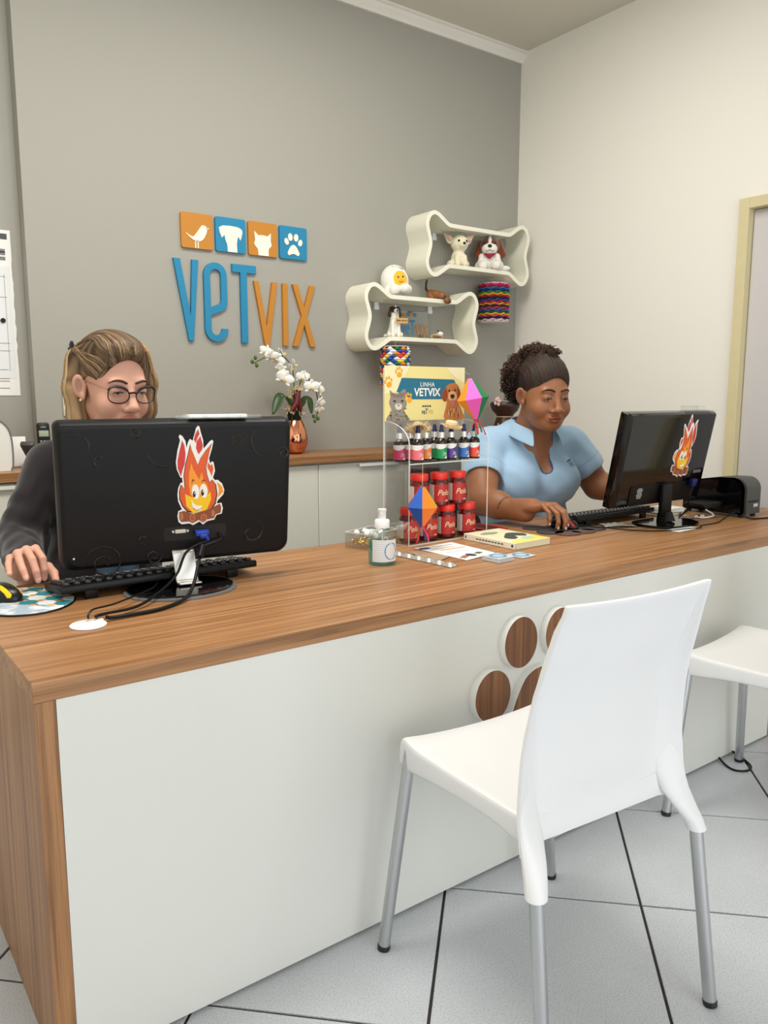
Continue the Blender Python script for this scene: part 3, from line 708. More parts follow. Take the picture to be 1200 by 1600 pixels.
# ---- flat printed sticker of a smiling campfire (coordinates in a 0..100 x 0..180 sheet)
def sk(pts): return [((x - 510) / 7.3, (1475 - y) / 7.4) for x, y in pts]
ST = [('white', [(475, 135), (445, 170), (432, 220), (405, 290), (398, 330), (352, 305), (325, 345), (300, 420), (285, 330), (245, 270), (205, 245), (185, 268), (205, 320), (165, 450), (138, 600), (150, 700), (205, 812), (228, 812), (235, 880), (205, 880), (168, 950), (155, 1040), (165, 1130), (220, 1240), (165, 1262), (150, 1330), (165, 1410), (215, 1445), (330, 1440), (390, 1468), (490, 1425), (545, 1470), (620, 1425), (725, 1412), (760, 1350), (845, 1335), (862, 1260), (840, 1185), (765, 1190), (780, 1150), (870, 1070), (885, 1010), (850, 920), (780, 865), (740, 870), (705, 835), (738, 740), (715, 625), (690, 612), (660, 640), (645, 570), (690, 440), (712, 345), (690, 325), (655, 345), (560, 440), (555, 330), (515, 210), (500, 150)]),
      ('red', [(478, 180), (435, 245), (412, 310), (440, 362), (470, 290), (500, 245)]), ('red', [(512, 270), (455, 340), (445, 430), (482, 512), (535, 455), (550, 395)]),
      ('red', [(235, 320), (195, 455), (162, 590), (165, 690), (212, 795), (240, 705), (270, 630), (285, 500), (270, 390)]),
      ('orange', [(355, 370), (320, 500), (275, 640), (250, 790), (268, 985), (240, 955), (205, 905), (180, 1000), (180, 1100), (225, 1200), (300, 1280), (500, 1315), (680, 1270), (750, 1190), (775, 1060), (755, 930), (695, 860), (655, 900), (615, 790), (600, 690), (640, 520), (690, 370), (590, 465), (510, 565), (470, 650), (430, 560), (380, 450)]),
      ('orange', [(625, 620), (670, 670), (692, 640), (712, 720), (685, 815), (660, 760), (618, 690)]), ('amber', [(765, 895), (850, 960), (868, 1030), (785, 1110), (800, 1000)]),
      ('amber', [(370, 620), (395, 700), (490, 850), (530, 745), (555, 850), (610, 920), (640, 1010), (600, 1080), (400, 1090), (350, 1050), (330, 900), (335, 760)]),
      ('yellow', [(270, 1035), (380, 1085), (600, 1080), (665, 1020), (675, 1130), (610, 1260), (500, 1315), (380, 1290), (290, 1200)]),
      ('eye', ell2(435, 1010, 58, 100, 24, -0.15)), ('eye', ell2(560, 1005, 58, 95, 24, -0.15)), ('black', ell2(412, 1045, 22, 42, 16)), ('black', ell2(540, 1030, 24, 44, 16)), ('eye', ell2(420, 1030, 8, 13, 10)), ('eye', ell2(550, 1012, 9, 14, 10)),
      ('brow', [(370, 905), (378, 845), (400, 838), (425, 868), (395, 862)]), ('brow', [(520, 890), (545, 852), (580, 855), (600, 890), (570, 872)]),
      ('eye', [(365, 1110), (405, 1175), (460, 1205), (530, 1205), (515, 1270), (440, 1270), (385, 1230)]), ('brow', [(385, 1222), (450, 1262), (520, 1238), (520, 1246), (450, 1272), (388, 1234)]),
      ('log', [(180, 1275), (250, 1262), (400, 1310), (640, 1262), (810, 1195), (835, 1240), (825, 1320), (745, 1340), (720, 1390), (600, 1402), (540, 1440), (480, 1400), (380, 1440), (330, 1412), (205, 1412), (175, 1360)]),
      ('ring', ell2(215, 1335, 24, 52, 18)), ('ring', ell2(382, 1362, 44, 60, 20)), ('ring', ell2(556, 1378, 50, 58, 20)), ('ring', ell2(705, 1320, 26, 48, 18)), ('log', ell2(382, 1362, 26, 36, 16)), ('log', ell2(556, 1378, 30, 36, 16)), ('ring', ell2(382, 1362, 10, 16, 10)), ('ring', ell2(556, 1378, 12, 15, 10))]
SC = {'white': srgb(245, 243, 238), 'red': srgb(214, 52, 46), 'orange': srgb(226, 92, 32), 'amber': srgb(247, 158, 34), 'yellow': srgb(252, 204, 20), 'eye': srgb(250, 248, 240), 'black': srgb(14, 10, 8), 'brow': srgb(150, 70, 20), 'log': srgb(140, 78, 48), 'ring': srgb(196, 116, 66)}
def sticker(parent, M, w, h, mirror=False, label=None):
    root = None
    for i, (c, pts) in enumerate(ST):
        m = mat('print_' + c, SC[c], 0.45); p = sk(pts); p = [((-x if mirror else x) / 100 * w, y / 181 * h) for x, y in p]
        if c in ('red', 'orange', 'log') and len(pts) > 18 or c == 'red':
            cx = sum(a for a, b in p) / len(p); cy = sum(b for a, b in p) / len(p)
            o = solid2('sticker_outline', [p], 0.0002, mat('print_black', SC['black'], 0.45), root or parent, M, z0=0.0002 + i * 0.00005)
            p = [(cx + (a - cx) * 0.95, cy + (b - cy) * 0.965) for a, b in p]
        o = solid2('sticker' if i == 0 else 'sticker_print', [p], 0.0003, m, root or parent, M, z0=0.0002 + i * 0.00005 if i else 0.0)
        if i == 0: root = o
    if label: tag(root, label)
# ------------------------------------------------------------------ left monitor
def monitor(BL, BR, TL, swirls, label, gloss, mirror, stick, name='monitor'):
    BL, BR, TL = Vector(BL), Vector(BR), Vector(TL); M = frame(BL, BR - BL, TL - BL); w, h = (BR - BL).length, (TL - BL).length
    c = (BL + BR) / 2; t = wthing(name, label, 'monitor', (c.x, c.y, DT)); W_, mb = w, MB()
    def outline(i, z):
        r = 0.007 if gloss else 0.016; q = 0.007 if gloss else 0.03; o = []
        for (cx, cy, r_, a0) in ((w - r, h - r, r, 0), (r, h - r, r, 90), (q, q, q, 180), (w - q, q, q, 270)):
            for k in range(8):
                a = R(a0 + 90 * k / 7); x, y = cx + r_ * math.cos(a), cy + r_ * math.sin(a); o.append((x, y))
        res = []
        for x, y in o:
            x = w / 2 + (x - w / 2) * (1 - 2 * i / w); y = h / 2 + (y - h / 2) * (1 - 2 * i / h)
            if not gloss and y < h * 0.5: y -= 0.011 * (1 - ((x - w / 2) / (w / 2)) ** 2)
            res.append((x, y, z))
        return res
    rings = [outline(0.006, -0.048), outline(0.0, -0.045), outline(0.0, -0.022), outline(0.002, -0.012), outline(0.007, -0.003), outline(0.016, 0.0)]
    mb.grid([r + [r[0]] for r in rings]); n = len(rings[0])
    mb.add(rings[-1], [tuple(range(n))]); mb.add(rings[0], [tuple(range(n))[::-1]])
    bm = MATS['black_gloss'] if gloss else m_blk
    body = MB(); body.v, body.f, body.m = mb.v, mb.f, mb.m
    bo = body.build('back_shell', bm, t, angle=35); bo.data.transform(M)
    MB().box((w / 2, h / 2 + 0.004, -0.0485), (w - 0.04, h - 0.05, 0.002), M=M).build('screen', m_scr, t)
    return t, M, w, h
mon, Mm, mw, mh = monitor((0.4690, 1.938, 0.816), (1.0350, 1.842, 0.818), (0.4700, 1.890, 1.174), 1, 'black matte monitor with swirls on its back and a campfire sticker, on the left', False, False, 1)
def mpx(x, y):   # photo position on the shell -> shell coordinates
    return ((x - 87) / 360 * mw, (1 - (y - 657) / (896 - 34 * (x - 87) / 353 - 657)) * mh)
sw = [(200, 676, .003, .015, 1.6, 40), (356, 689, .003, .02, 1.7, 90), (150, 880, .006, .05, 1.7, -60), (223, 869, .003, .022, 1.6, 200), (379, 830, .006, .036, 0.9, 90), (432, 708, .003, .018, 1.6, 0), (236, 700, .030, .05, .35, 190), (404, 680, .03, .06, .3, 150), (118, 700, .02, .045, .5, -40), (208, 842, .006, .012, 0.8, 0), (150, 716, .004, .02, 0.8, 0)]
sm = MB()
for (x, y, a, b, tn, a0) in sw:
    u, v = mpx(x, y); sm.tube(spiral(u, v, a, b, tn, a0), [0.0005 + 0.0021 * math.sin(PI * i / 40) for i in range(41)], 6, M=Mm)
tag(sm.build('embossed_swirl', mat('black_gloss_relief', srgb(16, 16, 17), 0.12, spec=0.5, coat=0.2), mon), kind='stuff')
u, v = mpx(296, 814)
sticker(mon, Mm @ T(u + 0.001, v - 0.008, 0.0004), 0.118, 0.254, label='printed sticker of a smiling campfire')
u, v = mpx(288, 830)
solid2('port_panel', [rrect(0.158, 0.036, 0.008, 4, u, v)], 0.001, mat('port_recess', srgb(10, 10, 11), 0.6), mon, Mm)
u, v = mpx(264, 828)
pt = MB().box((u, v, 0.004), (0.026, 0.0085, 0.008), 0.001, M=Mm); [pt.cyl((u + s * 0.018, v, 0.0), 0.003, 0.006, 8, M=Mm) for s in (-1, 1)]
tag(pt.build('video_port', mat('port_white', srgb(210, 205, 190), 0.4), mon), 'pale unused video port')
u, v = mpx(106, 872); solid2('white_dot', [ell2(u, v, 0.0024, 0.0024, 12)], 0.0006, MATS['white_plastic'], mon, Mm)
# stand: bent silver plate on a glossy oval foot
nk = MB(); xd = Vector((0.986, -0.165, 0)); rows = []
prof = spline([(p.x, p.y, 0) for p in spline([(a, b, 0) for a, b in [(1.838, 0.7715), (1.85, 0.769), (1.862, 0.774), (1.866, 0.79), (1.872, 0.812), (1.884, 0.85)]], 4)], 1)
for p in prof: rows.append([(0.752 + s * 0.0275 * xd.x - (p.x - 1.85) * -0.0, p.x + s * 0.0275 * xd.y - 0.0, p.y) for s in (-1, -0.9, 0, 0.9, 1)])
nk.grid(rows); no = nk.build('stand_neck', m_silver, mon); md = no.modifiers.new('t', 'SOLIDIFY'); md.thickness = 0.005; md.offset = 0
bs = MB(); Mb = T(0.730, 1.848, DT) @ rotz(-8)
for k, (a, b, z0, z1) in enumerate(((0.138, 0.116, 0, 0.004), (0.128, 0.106, 0.004, 0.0085))):
    pass
ob = MB().prism(ell2(0, 0, 0.138, 0.112, 56), 0.004, Mb).build('foot_rim', mat('clear_dark_rim', srgb(120, 124, 126), 0.1, spec=0.8), mon)
MB().prism(ell2(0, 0.004, 0.13, 0.103, 56), 0.0045, Mb @ T(0, 0, 0.004)).build('stand_foot', m_gloss, mon)
# clear message ledge with a paper strip on top of the monitor
sh = wthing('acrylic_ledge', 'clear acrylic ledge holding white paper on top of the left monitor', 'holder', (0.83, 1.84, 1.175))
Ml = frame((0.838, 1.834, 1.1785), (0.57, -0.095, 0), (0, 0, 1))
MB().box((0, 0.0015, -0.02), (0.215, 0.003, 0.05), 0.0005, M=Ml).box((0, 0.006, 0.0045), (0.215, 0.012, 0.003), 0.0005, M=Ml).build('ledge_plate', m_acr, sh)
pp = MB().box((0.0, 0.0068, -0.018), (0.145, 0.007, 0.036), 0.0003, M=Ml).build('paper_strip', m_pap); tag(pp, 'white paper slips lying on the clear ledge of the left monitor', 'paper')
# ---- cables of the left monitor
u, v = mpx(299, 829); P0 = Mm @ Vector((u, v, 0.0))
vc = wthing('monitor_cable', 'black video cable with a blue plug, running from the left monitor to the grommet', 'cable', (0.46, 1.68, DT))
pl = MB(); pl.box((u - 0.004, v + 0.001, 0.0125), (0.034, 0.013, 0.020), 0.003, M=Mm).box((u - 0.001, v - 0.006, 0.018), (0.02, 0.014, 0.014), 0.004, M=Mm).tube([(u + 0.004, v - 0.006, 0.02), (u + 0.010, v - 0.018, 0.022)], [0.006, 0.004], 10, M=Mm)
pl.tube([(u - 0.017, v - 0.001, 0.012), (u - 0.017, v - 0.001, 0.026)], 0.003, 8, M=Mm)
tag(pl.build('video_plug', mat('plug_blue', srgb(26, 60, 170), 0.4), vc), 'blue video plug')
q0 = Mm @ Vector((u + 0.010, v - 0.018, 0.022))
MB().tube(spline([q0, (0.752, 1.856, 0.85), (0.718, 1.842, 0.80), (0.66, 1.795, 0.776), (0.58, 1.73, 0.765), (0.50, 1.70, 0.768), (0.4765, 1.6885, 0.769), (0.473, 1.686, 0.7665)], 8), 0.0034, 10).build('cord', m_blk, vc)
u2, v2 = mpx(325, 832); q1 = Mm @ Vector((u2, v2, 0.004))
pc = wthing('monitor_cable', 'black power cable with a ferrite lump, running from the left monitor over its foot', 'cable', (0.50, 1.69, DT))
pts = spline([q1, q1 + Vector((-0.004, -0.02, -0.012)), (0.785, 1.838, 0.858), (0.765, 1.818, 0.825), (0.73, 1.77, 0.785), (0.69, 1.73, 0.764), (0.62, 1.69, 0.7615), (0.55, 1.68, 0.762), (0.505, 1.677, 0.763), (0.492, 1.676, 0.7665)], 8)
MB().tube(pts, 0.0042, 10).build('cord', m_blk, pc)
MB().tube([(0.788, 1.841, 0.862), (0.772, 1.825, 0.838)], [0.009, 0.009], 12).build('ferrite_lump', m_blk, pc)
tc_ = MB().tube(spline([(0.69, 1.90, 0.7725), (0.66, 1.85, 0.772), (0.60, 1.80, 0.772), (0.53, 1.745, 0.774), (0.475, 1.705, 0.78), (0.4595, 1.690, 0.774), (0.458, 1.687, 0.7655)], 8), 0.0022, 8).build('thin_cable', m_blk)
tag(tc_, 'thin black cable arching from the left keyboard to the grommet', 'cable')
# ------------------------------------------------------------------ keyboards
m_key = mat('key_black', srgb(26, 26, 28), 0.4)
def keyboard(label, loc, rz, L=0.46, W_=0.15):
    """long side along local x; local -y edge is the raised rear edge turned to the visitor"""
    t = thing('keyboard', label, 'keyboard', loc, R(rz)); tilt = Matrix.Translation((0, W_, 0)) @ Matrix.Rotation(R(-7.5), 4, 'X') @ Matrix.Translation((0, -W_, 0))
    MB().box((0, W_ / 2, 0.010), (L, W_, 0.018), 0.004, M=tilt).build('case', m_blk, t)
    kb = MB()
    for r, (y, n, w) in enumerate(((0.018, 20, 0.0155), (0.044, 21, 0.0165), (0.063, 21, 0.0165), (0.082, 21, 0.0165), (0.101, 21, 0.0165), (0.121, 15, 0.0165))):
        for i in range(n):
            x = -L / 2 + 0.018 + (L - 0.036) * i / (n - 1)
            if r == 5 and 4 <= i <= 8:
                if i == 6: kb.box((x, y, 0.0225), (0.11, 0.0155, 0.009), 0.002, M=tilt, seg=1)
                continue
            kb.box((x, y, 0.0225), (w, 0.0155 if r else 0.012, 0.009), 0.0022, M=tilt, seg=1)
    tag(kb.build('keys', m_key, t), kind='stuff')
    led = MB()
    for r, y in enumerate((0.044, 0.063, 0.082, 0.101)):
        for i in range(21):
            x = -L / 2 + 0.018 + (L - 0.036) * i / 20; led.box((x + 0.002, y + 0.002, 0.0271), (0.004, 0.005, 0.0003), M=tilt)
    tag(led.build('key_print', mat('key_print_white', srgb(215, 215, 215), 0.5), t), kind='stuff')
    for s in (-1, 1): MB().box((s * L * 0.36, 0.012, 0.012), (0.03, 0.012, 0.024), 0.002).build('folding_foot', m_blk, t)
    return t
keyboard('black keyboard under the left monitor, its rear edge raised on feet', (0.708, 1.885, DT), 0.8, 0.51, 0.15)
keyboard('black keyboard under the right monitor in front of the woman in blue', (2.47, 1.862, DT), 0.0, 0.46, 0.15)
# ------------------------------------------------------------------ mouse pads and mice
def pad_mat():
    m = mat('printed_pad', rough=0.6); nt = m.node_tree; b = nt.nodes['Principled BSDF']; L = nt.links.new
    tc = nt.nodes.new('ShaderNodeTexCoord'); mp = nt.nodes.new('ShaderNodeMapping'); mp.inputs['Rotation'].default_value = (0, 0, R(38)); mp.inputs['Scale'].default_value = (24, 24, 24)
    ck = nt.nodes.new('ShaderNodeTexChecker'); ck.inputs['Scale'].default_value = 1.0; ck.inputs[1].default_value = srgb(26, 128, 146); ck.inputs[2].default_value = srgb(226, 234, 232)
    vo = nt.nodes.new('ShaderNodeTexVoronoi'); vo.inputs['Scale'].default_value = 1.0; vo.inputs['Randomness'].default_value = 0.0
    mp2 = nt.nodes.new('ShaderNodeMapping'); mp2.inputs['Rotation'].default_value = (0, 0, R(38)); mp2.inputs['Scale'].default_value = (24, 24, 24)
    lt = nt.nodes.new('ShaderNodeMath'); lt.operation = 'LESS_THAN'; lt.inputs[1].default_value = 0.27
    n = nt.nodes.new('ShaderNodeTexNoise'); n.inputs['Scale'].default_value = 30
    cr = nt.nodes.new('ShaderNodeValToRGB'); e = cr.color_ramp.elements; e[0].position = 0.4; e[0].color = srgb(96, 62, 40); e[1].position = 0.6; e[1].color = srgb(222, 178, 120)
    mx = nt.nodes.new('ShaderNodeMix'); mx.data_type = 'RGBA'
    # pale open area at one side
    sx = nt.nodes.new('ShaderNodeSeparateXYZ'); g = nt.nodes.new('ShaderNodeMath'); g.operation = 'MULTIPLY_ADD'; g.inputs[1].default_value = 1.0
    g2 = nt.nodes.new('ShaderNodeMath'); g2.operation = 'LESS_THAN'; g2.inputs[1].default_value = -0.055
    mx2 = nt.nodes.new('ShaderNodeMix'); mx2.data_type = 'RGBA'; n2 = nt.nodes.new('ShaderNodeTexNoise'); n2.inputs['Scale'].default_value = 22
    cr2 = nt.nodes.new('ShaderNodeValToRGB'); e = cr2.color_ramp.elements; e[0].position = 0.42; e[0].color = srgb(168, 186, 204); e[1].position = 0.58; e[1].color = srgb(238, 240, 240)
    L(tc.outputs['Object'], mp.inputs[0]); L(mp.outputs[0], ck.inputs[0]); L(tc.outputs['Object'], mp2.inputs[0]); L(mp2.outputs[0], vo.inputs[0]); L(vo.outputs['Distance'], lt.inputs[0])
    L(tc.outputs['Object'], n.inputs[0]); L(n.outputs['Fac'], cr.inputs[0]); L(lt.outputs[0], mx.inputs[0]); L(ck.outputs[0], mx.inputs[6]); L(cr.outputs[0], mx.inputs[7])
    L(tc.outputs['Object'], sx.inputs[0]); L(sx.outputs[0], g.inputs[0]); L(sx.outputs[1], g.inputs[2]); L(g.outputs[0], g2.inputs[0])
    L(tc.outputs['Object'], n2.inputs[0]); L(n2.outputs['Fac'], cr2.inputs[0]); L(g2.outputs[0], mx2.inputs[0]); L(mx.outputs[2], mx2.inputs[6]); L(cr2.outputs[0], mx2.inputs[7]); L(mx2.outputs[2], b.inputs['Base Color'])
    return m
pd = thing('mouse_pad', 'round mouse pad printed with teal and white diamonds, left end of the counter', 'mouse pad', (0.388, 1.958, DT))
MB().lathe([(0, 0), (0.109, 0), (0.1115, 0.0012), (0.1095, 0.0028), (0, 0.0028)], n=64, M=Matrix.Diagonal((1, 1.26, 1, 1))).build('pad_base', m_blk, pd)
MB().prism(ell2(0, 0, 0.108, 0.136, 64), 0.0004, T(0, 0, 0.0028)).build('printed_top', pad_mat(), pd)
def mouse(label, loc, rz, stripe=None, side_strip=None):
    t = thing('computer_mouse', label, 'mouse', loc, R(rz)); s = SDF()
    s.ell((0, 0, 0.004), (0.031, 0.056, 0.034), 0.004, srgb(20, 20, 21)); s.ell((0, -0.012, 0.010), (0.026, 0.04, 0.026), 0.01, srgb(20, 20, 21)); s.half((0, 0, 0.001), (0, 0, -1), 0.002)
    def paint(V, C):
        C[:] = srgb(19, 19, 20)[:3]
        if stripe is not None:
            x, y = V[:, 0], V[:, 1]; k = (np.abs(np.abs(x) - 0.0155 - 0.0008 * np.sin(y * 40)) < 0.0042) & (V[:, 2] > 0.012) & (np.abs(y) < 0.046); C[k] = stripe[:3]
        if side_strip is not None:  # side strips painted in their own plain colour
            k = (np.abs(V[:, 0]) > 0.012) & (np.abs(V[:, 0]) < 0.02) & (V[:, 1] > 0.005) & (V[:, 2] > 0.012); C[k] = side_strip[:3]
        return C
    s.mesh('body', 0.0018, attr_mat('painted_gloss', 0.3), t, paint)
    MB().tube([(-0.003, 0.03, 0.027), (0.003, 0.03, 0.027)], 0.0075, 14).build('scroll_wheel', m_blk, t)
    return t
mouse('black mouse with yellow stripes on the printed pad', (0.352, 1.995, DT + 0.0033), 205, srgb(250, 205, 20))
pd2 = thing('mouse_pad', 'dark lobed mouse pad under the hand of the woman in blue', 'mouse pad', (2.18, 1.885, DT))
pm = MB(); pm.prism(ell2(0, 0, 0.075, 0.07, 32), 0.003)
pm.build('pad_base', mat('pad_charcoal', srgb(66, 60, 60), 0.7), pd2)
for (x, y, a, b, c) in ((-0.07, 0.07, 0.045, 0.04, 0), (-0.085, -0.02, 0.05, 0.045, 0), (-0.055, -0.075, 0.05, 0.042, 1), (0.02, -0.082, 0.05, 0.036, 1), (0.09, -0.065, 0.055, 0.04, 0), (0.085, 0.01, 0.05, 0.045, 0)):
    MB().prism(ell2(x, y, a, b, 28), 0.0034).build('pad_lobe', mat('pad_lobe_mauve', srgb(92, 70, 66), 0.6) if c else MATS['pad_charcoal'], pd2)
mouse('black mouse with red side strips under the hand of the woman in blue', (2.196, 1.888, DT + 0.0036), 190, None, srgb(170, 20, 30))
# ------------------------------------------------------------------ right monitor
mon2, M2, w2, h2 = monitor((2.303, 1.765, 0.828), (2.838, 1.765, 0.828), (2.303, 1.70, 1.170), 0, 'glossy black monitor with a campfire sticker, on the right beside the printer', True, True, 1)
sticker(mon2, M2 @ T(0.358, 0.100, 0.0004), 0.118, 0.242, True, 'printed sticker of a smiling campfire, mirrored')
solid2('lower_cover', [rrect(0.40, 0.075, 0.012, 4, 0.28, 0.045)], 0.003, m_blk, mon2, M2)
lb = MB()
for i in range(7): lb.box((0.135, 0.036 + i * 0.0058, 0.0034), (0.024 + 0.005 * (i % 3), 0.003, 0.0006), M=M2)
lb.build('spec_label', mat('label_grey', srgb(190, 190, 186), 0.6), mon2)
MB().box((0.475, 0.118, 0.002), (0.05, 0.012, 0.004), 0.001, M=M2).build('port_strip', mat('port_grey', srgb(96, 96, 98), 0.4), mon2)
nk = MB().box((2.585, 1.742, 0.848), (0.058, 0.022, 0.12), 0.006).tube([(2.585, 1.742, 0.80), (2.585, 1.736, 0.765)], [0.03, 0.04], 16, flat=0.5)
nk.build('stand_neck', m_blk, mon2)
MB().prism(sp2([(-0.13, 0.04), (-0.11, -0.07), (-0.02, -0.095), (0.09, -0.08), (0.135, 0.03), (0.08, 0.075), (-0.08, 0.08)], 5), 0.009, T(2.585, 1.735, DT)).build('stand_foot', m_gloss, mon2)
sh = wthing('acrylic_ledge', 'small clear acrylic ledge on top of the right monitor', 'holder', (2.735, 1.72, 1.176))
MB().box((2.735, 1.714, 1.1775), (0.165, 0.05, 0.003), 0.0005).box((2.735, 1.742, 1.186), (0.165, 0.003, 0.02), 0.0005).build('ledge_plate', m_acr, sh)
MB().box((2.735, 1.742, 1.1968), (0.165, 0.0032, 0.0016)).build('polished_edge', m_edge, sh)
vc2 = wthing('monitor_cable', 'black cable with a dark blue plug hanging behind the right monitor', 'cable', (2.70, 1.75, DT))
tag(MB().box((0.445, 0.078, 0.0155), (0.03, 0.03, 0.02), 0.004, M=M2).build('video_plug', mat('plug_dark_blue', srgb(16, 24, 90), 0.4), vc2), 'dark blue video plug')
MB().tube(spline([M2 @ Vector((0.445, 0.065, 0.016)), (2.72, 1.73, 0.86), (2.735, 1.745, 0.80), (2.76, 1.79, 0.764), (2.84, 1.84, 0.762), (2.92, 1.86, 0.762)], 8), 0.0035, 8).build('cord', m_blk, vc2)
mc = MB().tube(spline([(2.225, 1.86, 0.772), (2.29, 1.80, 0.7635), (2.36, 1.70, 0.7595), (2.44, 1.635, 0.7595), (2.54, 1.615, 0.7595), (2.60, 1.60, 0.7595), (2.64, 1.625, 0.7595), (2.72, 1.625, 0.7595), (2.78, 1.635, 0.7595), (2.86, 1.665, 0.7595), (2.93, 1.665, 0.775)], 8), 0.0021, 8).build('mouse_cable', m_blk)
tag(mc, 'thin black mouse cable trailing across the counter before the right monitor', 'cable')
pcb = MB().tube(spline([(2.92, 1.625, 0.775), (2.93, 1.60, 0.762), (3.0, 1.575, 0.7605), (3.1, 1.56, 0.7605), (3.22, 1.60, 0.7605), (3.29, 1.66, 0.7605)], 8), 0.0034, 8).build('printer_cable', m_blk)
tag(pcb, 'black cable running along the counter beside the label printer', 'cable')
cw = MB().tube(spline([(2.78, 1.80, 0.7615), (2.80, 1.74, 0.7615), (2.82, 1.715, 0.7615), (2.88, 1.72, 0.765), (2.905, 1.77, 0.778)], 8), 0.003, 8).build('white_cable', MATS['white_plastic'])
tag(cw, 'short white cable curled between the right monitor and the printer', 'cable')
# papers, pen and box near the right monitor
for i, (z, dx, c) in enumerate(((0, 0, m_pap), (0.0052, 0.006, mat('kraft_paper', srgb(176, 160, 136), 0.8)), (0.0104, -0.004, m_pap), (0.0156, 0.004, m_pap), (0.0208, 0.0, m_pap))):
    nb = MB().box((0, 0, z + 0.0025), (0.14, 0.10, 0.005), 0.0006, M=T(2.80 + dx, 1.895, DT) @ rotz(-12 + 3 * i), seg=1).build('notepad', c)
    tag(nb, ['bottom notepad of the small stack behind the right monitor', 'kraft coloured notepad second from the bottom behind the right monitor', 'middle white notepad of the stack behind the right monitor', 'white notepad second from the top behind the right monitor', 'top white notepad of the stack behind the right monitor'][i], 'notepad', 'notepads behind the right monitor')
pn = thing('marker_pen', 'grey and white marker pen lying on the counter by the printer', 'pen', (2.775, 1.745, DT + 0.0065), R(-8))
MB().tube([(-0.075, 0, 0), (0.005, 0, 0)], 0.006, 12).build('cap', mat('pen_taupe', srgb(132, 118, 108), 0.4), pn)
MB().tube([(0.005, 0, 0), (0.06, 0, 0)], 0.0058, 12).build('barrel', mat('pen_silver', srgb(200, 200, 204), 0.3), pn)
MB().tube([(0.025, 0, 0), (0.037, 0, 0)], 0.0061, 12).build('band', m_blk, pn)
bg = MB()
rr = [[(-0.11 + 0.022 * i, -0.05 + 0.02 * j, 0.002 + 0.011 * abs(math.sin(i * 1.7 + j * 2.3)) * (0.35 + 0.65 * math.sin(PI * j / 5)) * (1 - abs(i - 5) / 7)) for j in range(6)] for i in range(11)]
bg.grid(rr); bgo = bg.build('plastic_sleeve', mat('grey_film', srgb(150, 152, 142), 0.2, spec=0.8)); bgo.scale = (0.55, 0.7, 1); bgo.location = (2.398, 1.812, DT + 0.002); bgo.rotation_euler = (0, 0, R(-28))
md = bgo.modifiers.new('t', 'SOLIDIFY'); md.thickness = 0.0012
tag(bgo, 'crumpled grey plastic sleeve lying before the right keyboard', 'plastic bag')
cd = MB().box((0, 0, 0.0008), (0.14, 0.05, 0.0012), M=T(2.53, 1.625, DT) @ rotz(4)).build('paper_slip', m_pap); tag(cd, 'white paper slip poking out from under the right monitor foot', 'paper')
# ------------------------------------------------------------------ label printer
pr = wthing('label_printer', 'black label printer with a rounded grey front at the counter end', 'printer', (3.0, 1.76, DT))
prof = [(1.635, 0.012), (1.635, 0.105)] + [(1.683 - 0.048 * math.cos(R(a)), 0.107 + 0.048 * math.sin(R(a))) for a in range(10, 91, 10)] + [(1.74, 0.153), (1.80, 0.144), (1.86, 0.133), (1.885, 0.124), (1.898, 0.108), (1.90, 0.085), (1.90, 0.012)]
prof = [(y, max(z, 0.010)) for y, z in prof]
def side(x0, x1, sc_=1.0): return [(1.77 + (y - 1.77) * sc_, 0.08 + (z - 0.08) * sc_) for y, z in prof]
Mpx = Matrix(((0, 0, 1, 2.945), (1, 0, 0, 0), (0, 1, 0, DT), (0, 0, 0, 1)))
MB().prism(side(0, 0), 0.12, Mpx).build('shell', mat('printer_grey', srgb(72, 73, 70), 0.5), pr)
MB().prism(side(0, 0, 0.93), 0.008, Mpx @ T(0, 0, -0.008)).build('side_cover', m_gloss, pr)
MB().prism(side(0, 0, 1.004), 0.016, Mpx @ T(0, 0, 0.0)).build('side_rim', m_blk, pr)
MB().prism(side(0, 0, 0.93), 0.008, Mpx @ T(0, 0, 0.12)).build('side_cover', m_gloss, pr)
MB().box((3.01, 1.633, DT + 0.062), (0.07, 0.004, 0.003)).build('label_slot', m_blk, pr)
MB().box((3.028, 1.633, DT + 0.045), (0.03, 0.003, 0.013), 0.001).build('badge', mat('badge_white', srgb(205, 205, 202), 0.4), pr)
for (x, y) in ((2.96, 1.655), (3.05, 1.655), (2.96, 1.88), (3.05, 1.88)): MB().cyl((x, y, DT), 0.01, 0.013, 12).build('foot', m_blk, pr)
# ------------------------------------------------------------------ acrylic display stand
ds = thing('display_stand', 'tall clear acrylic counter display with a yellow header card, holding bottles and jars', 'display stand', (1.7075, 1.9585, DT), R(3.2))
SWd, SDp, SH, TK = 0.362, 0.125, 0.565, 0.004
sp_prof = [(0, 0.0)] + [(0, 0.325)] + [(SDp * (1 - math.cos(R(a))) * 0.98, 0.325 + 0.07 * math.sin(R(a))) for a in range(10, 91, 10)] + [(SDp, 0.395), (SDp, 0)]
for s in (-1, 1):
    Ms = Matrix(((0, 0, 1, s * SWd / 2 - (TK if s > 0 else 0)), (1, 0, 0, 0), (0, 1, 0, 0), (0, 0, 0, 1)))
    n = len(sp_prof); mb = MB().prism(sp_prof, TK, Ms); mb.m = [0, 0] + [1] * n
    mb.build('side_wall', [m_acr, m_edge], ds, smooth=False)
mb = MB().box((0, SDp - 0.002, SH / 2), (SWd - 0.008, 0.003, SH)); mb.m = [1 if k in (1, 3) else 0 for k in range(6)]
mb.build('back_wall', m_acr, ds, smooth=False)
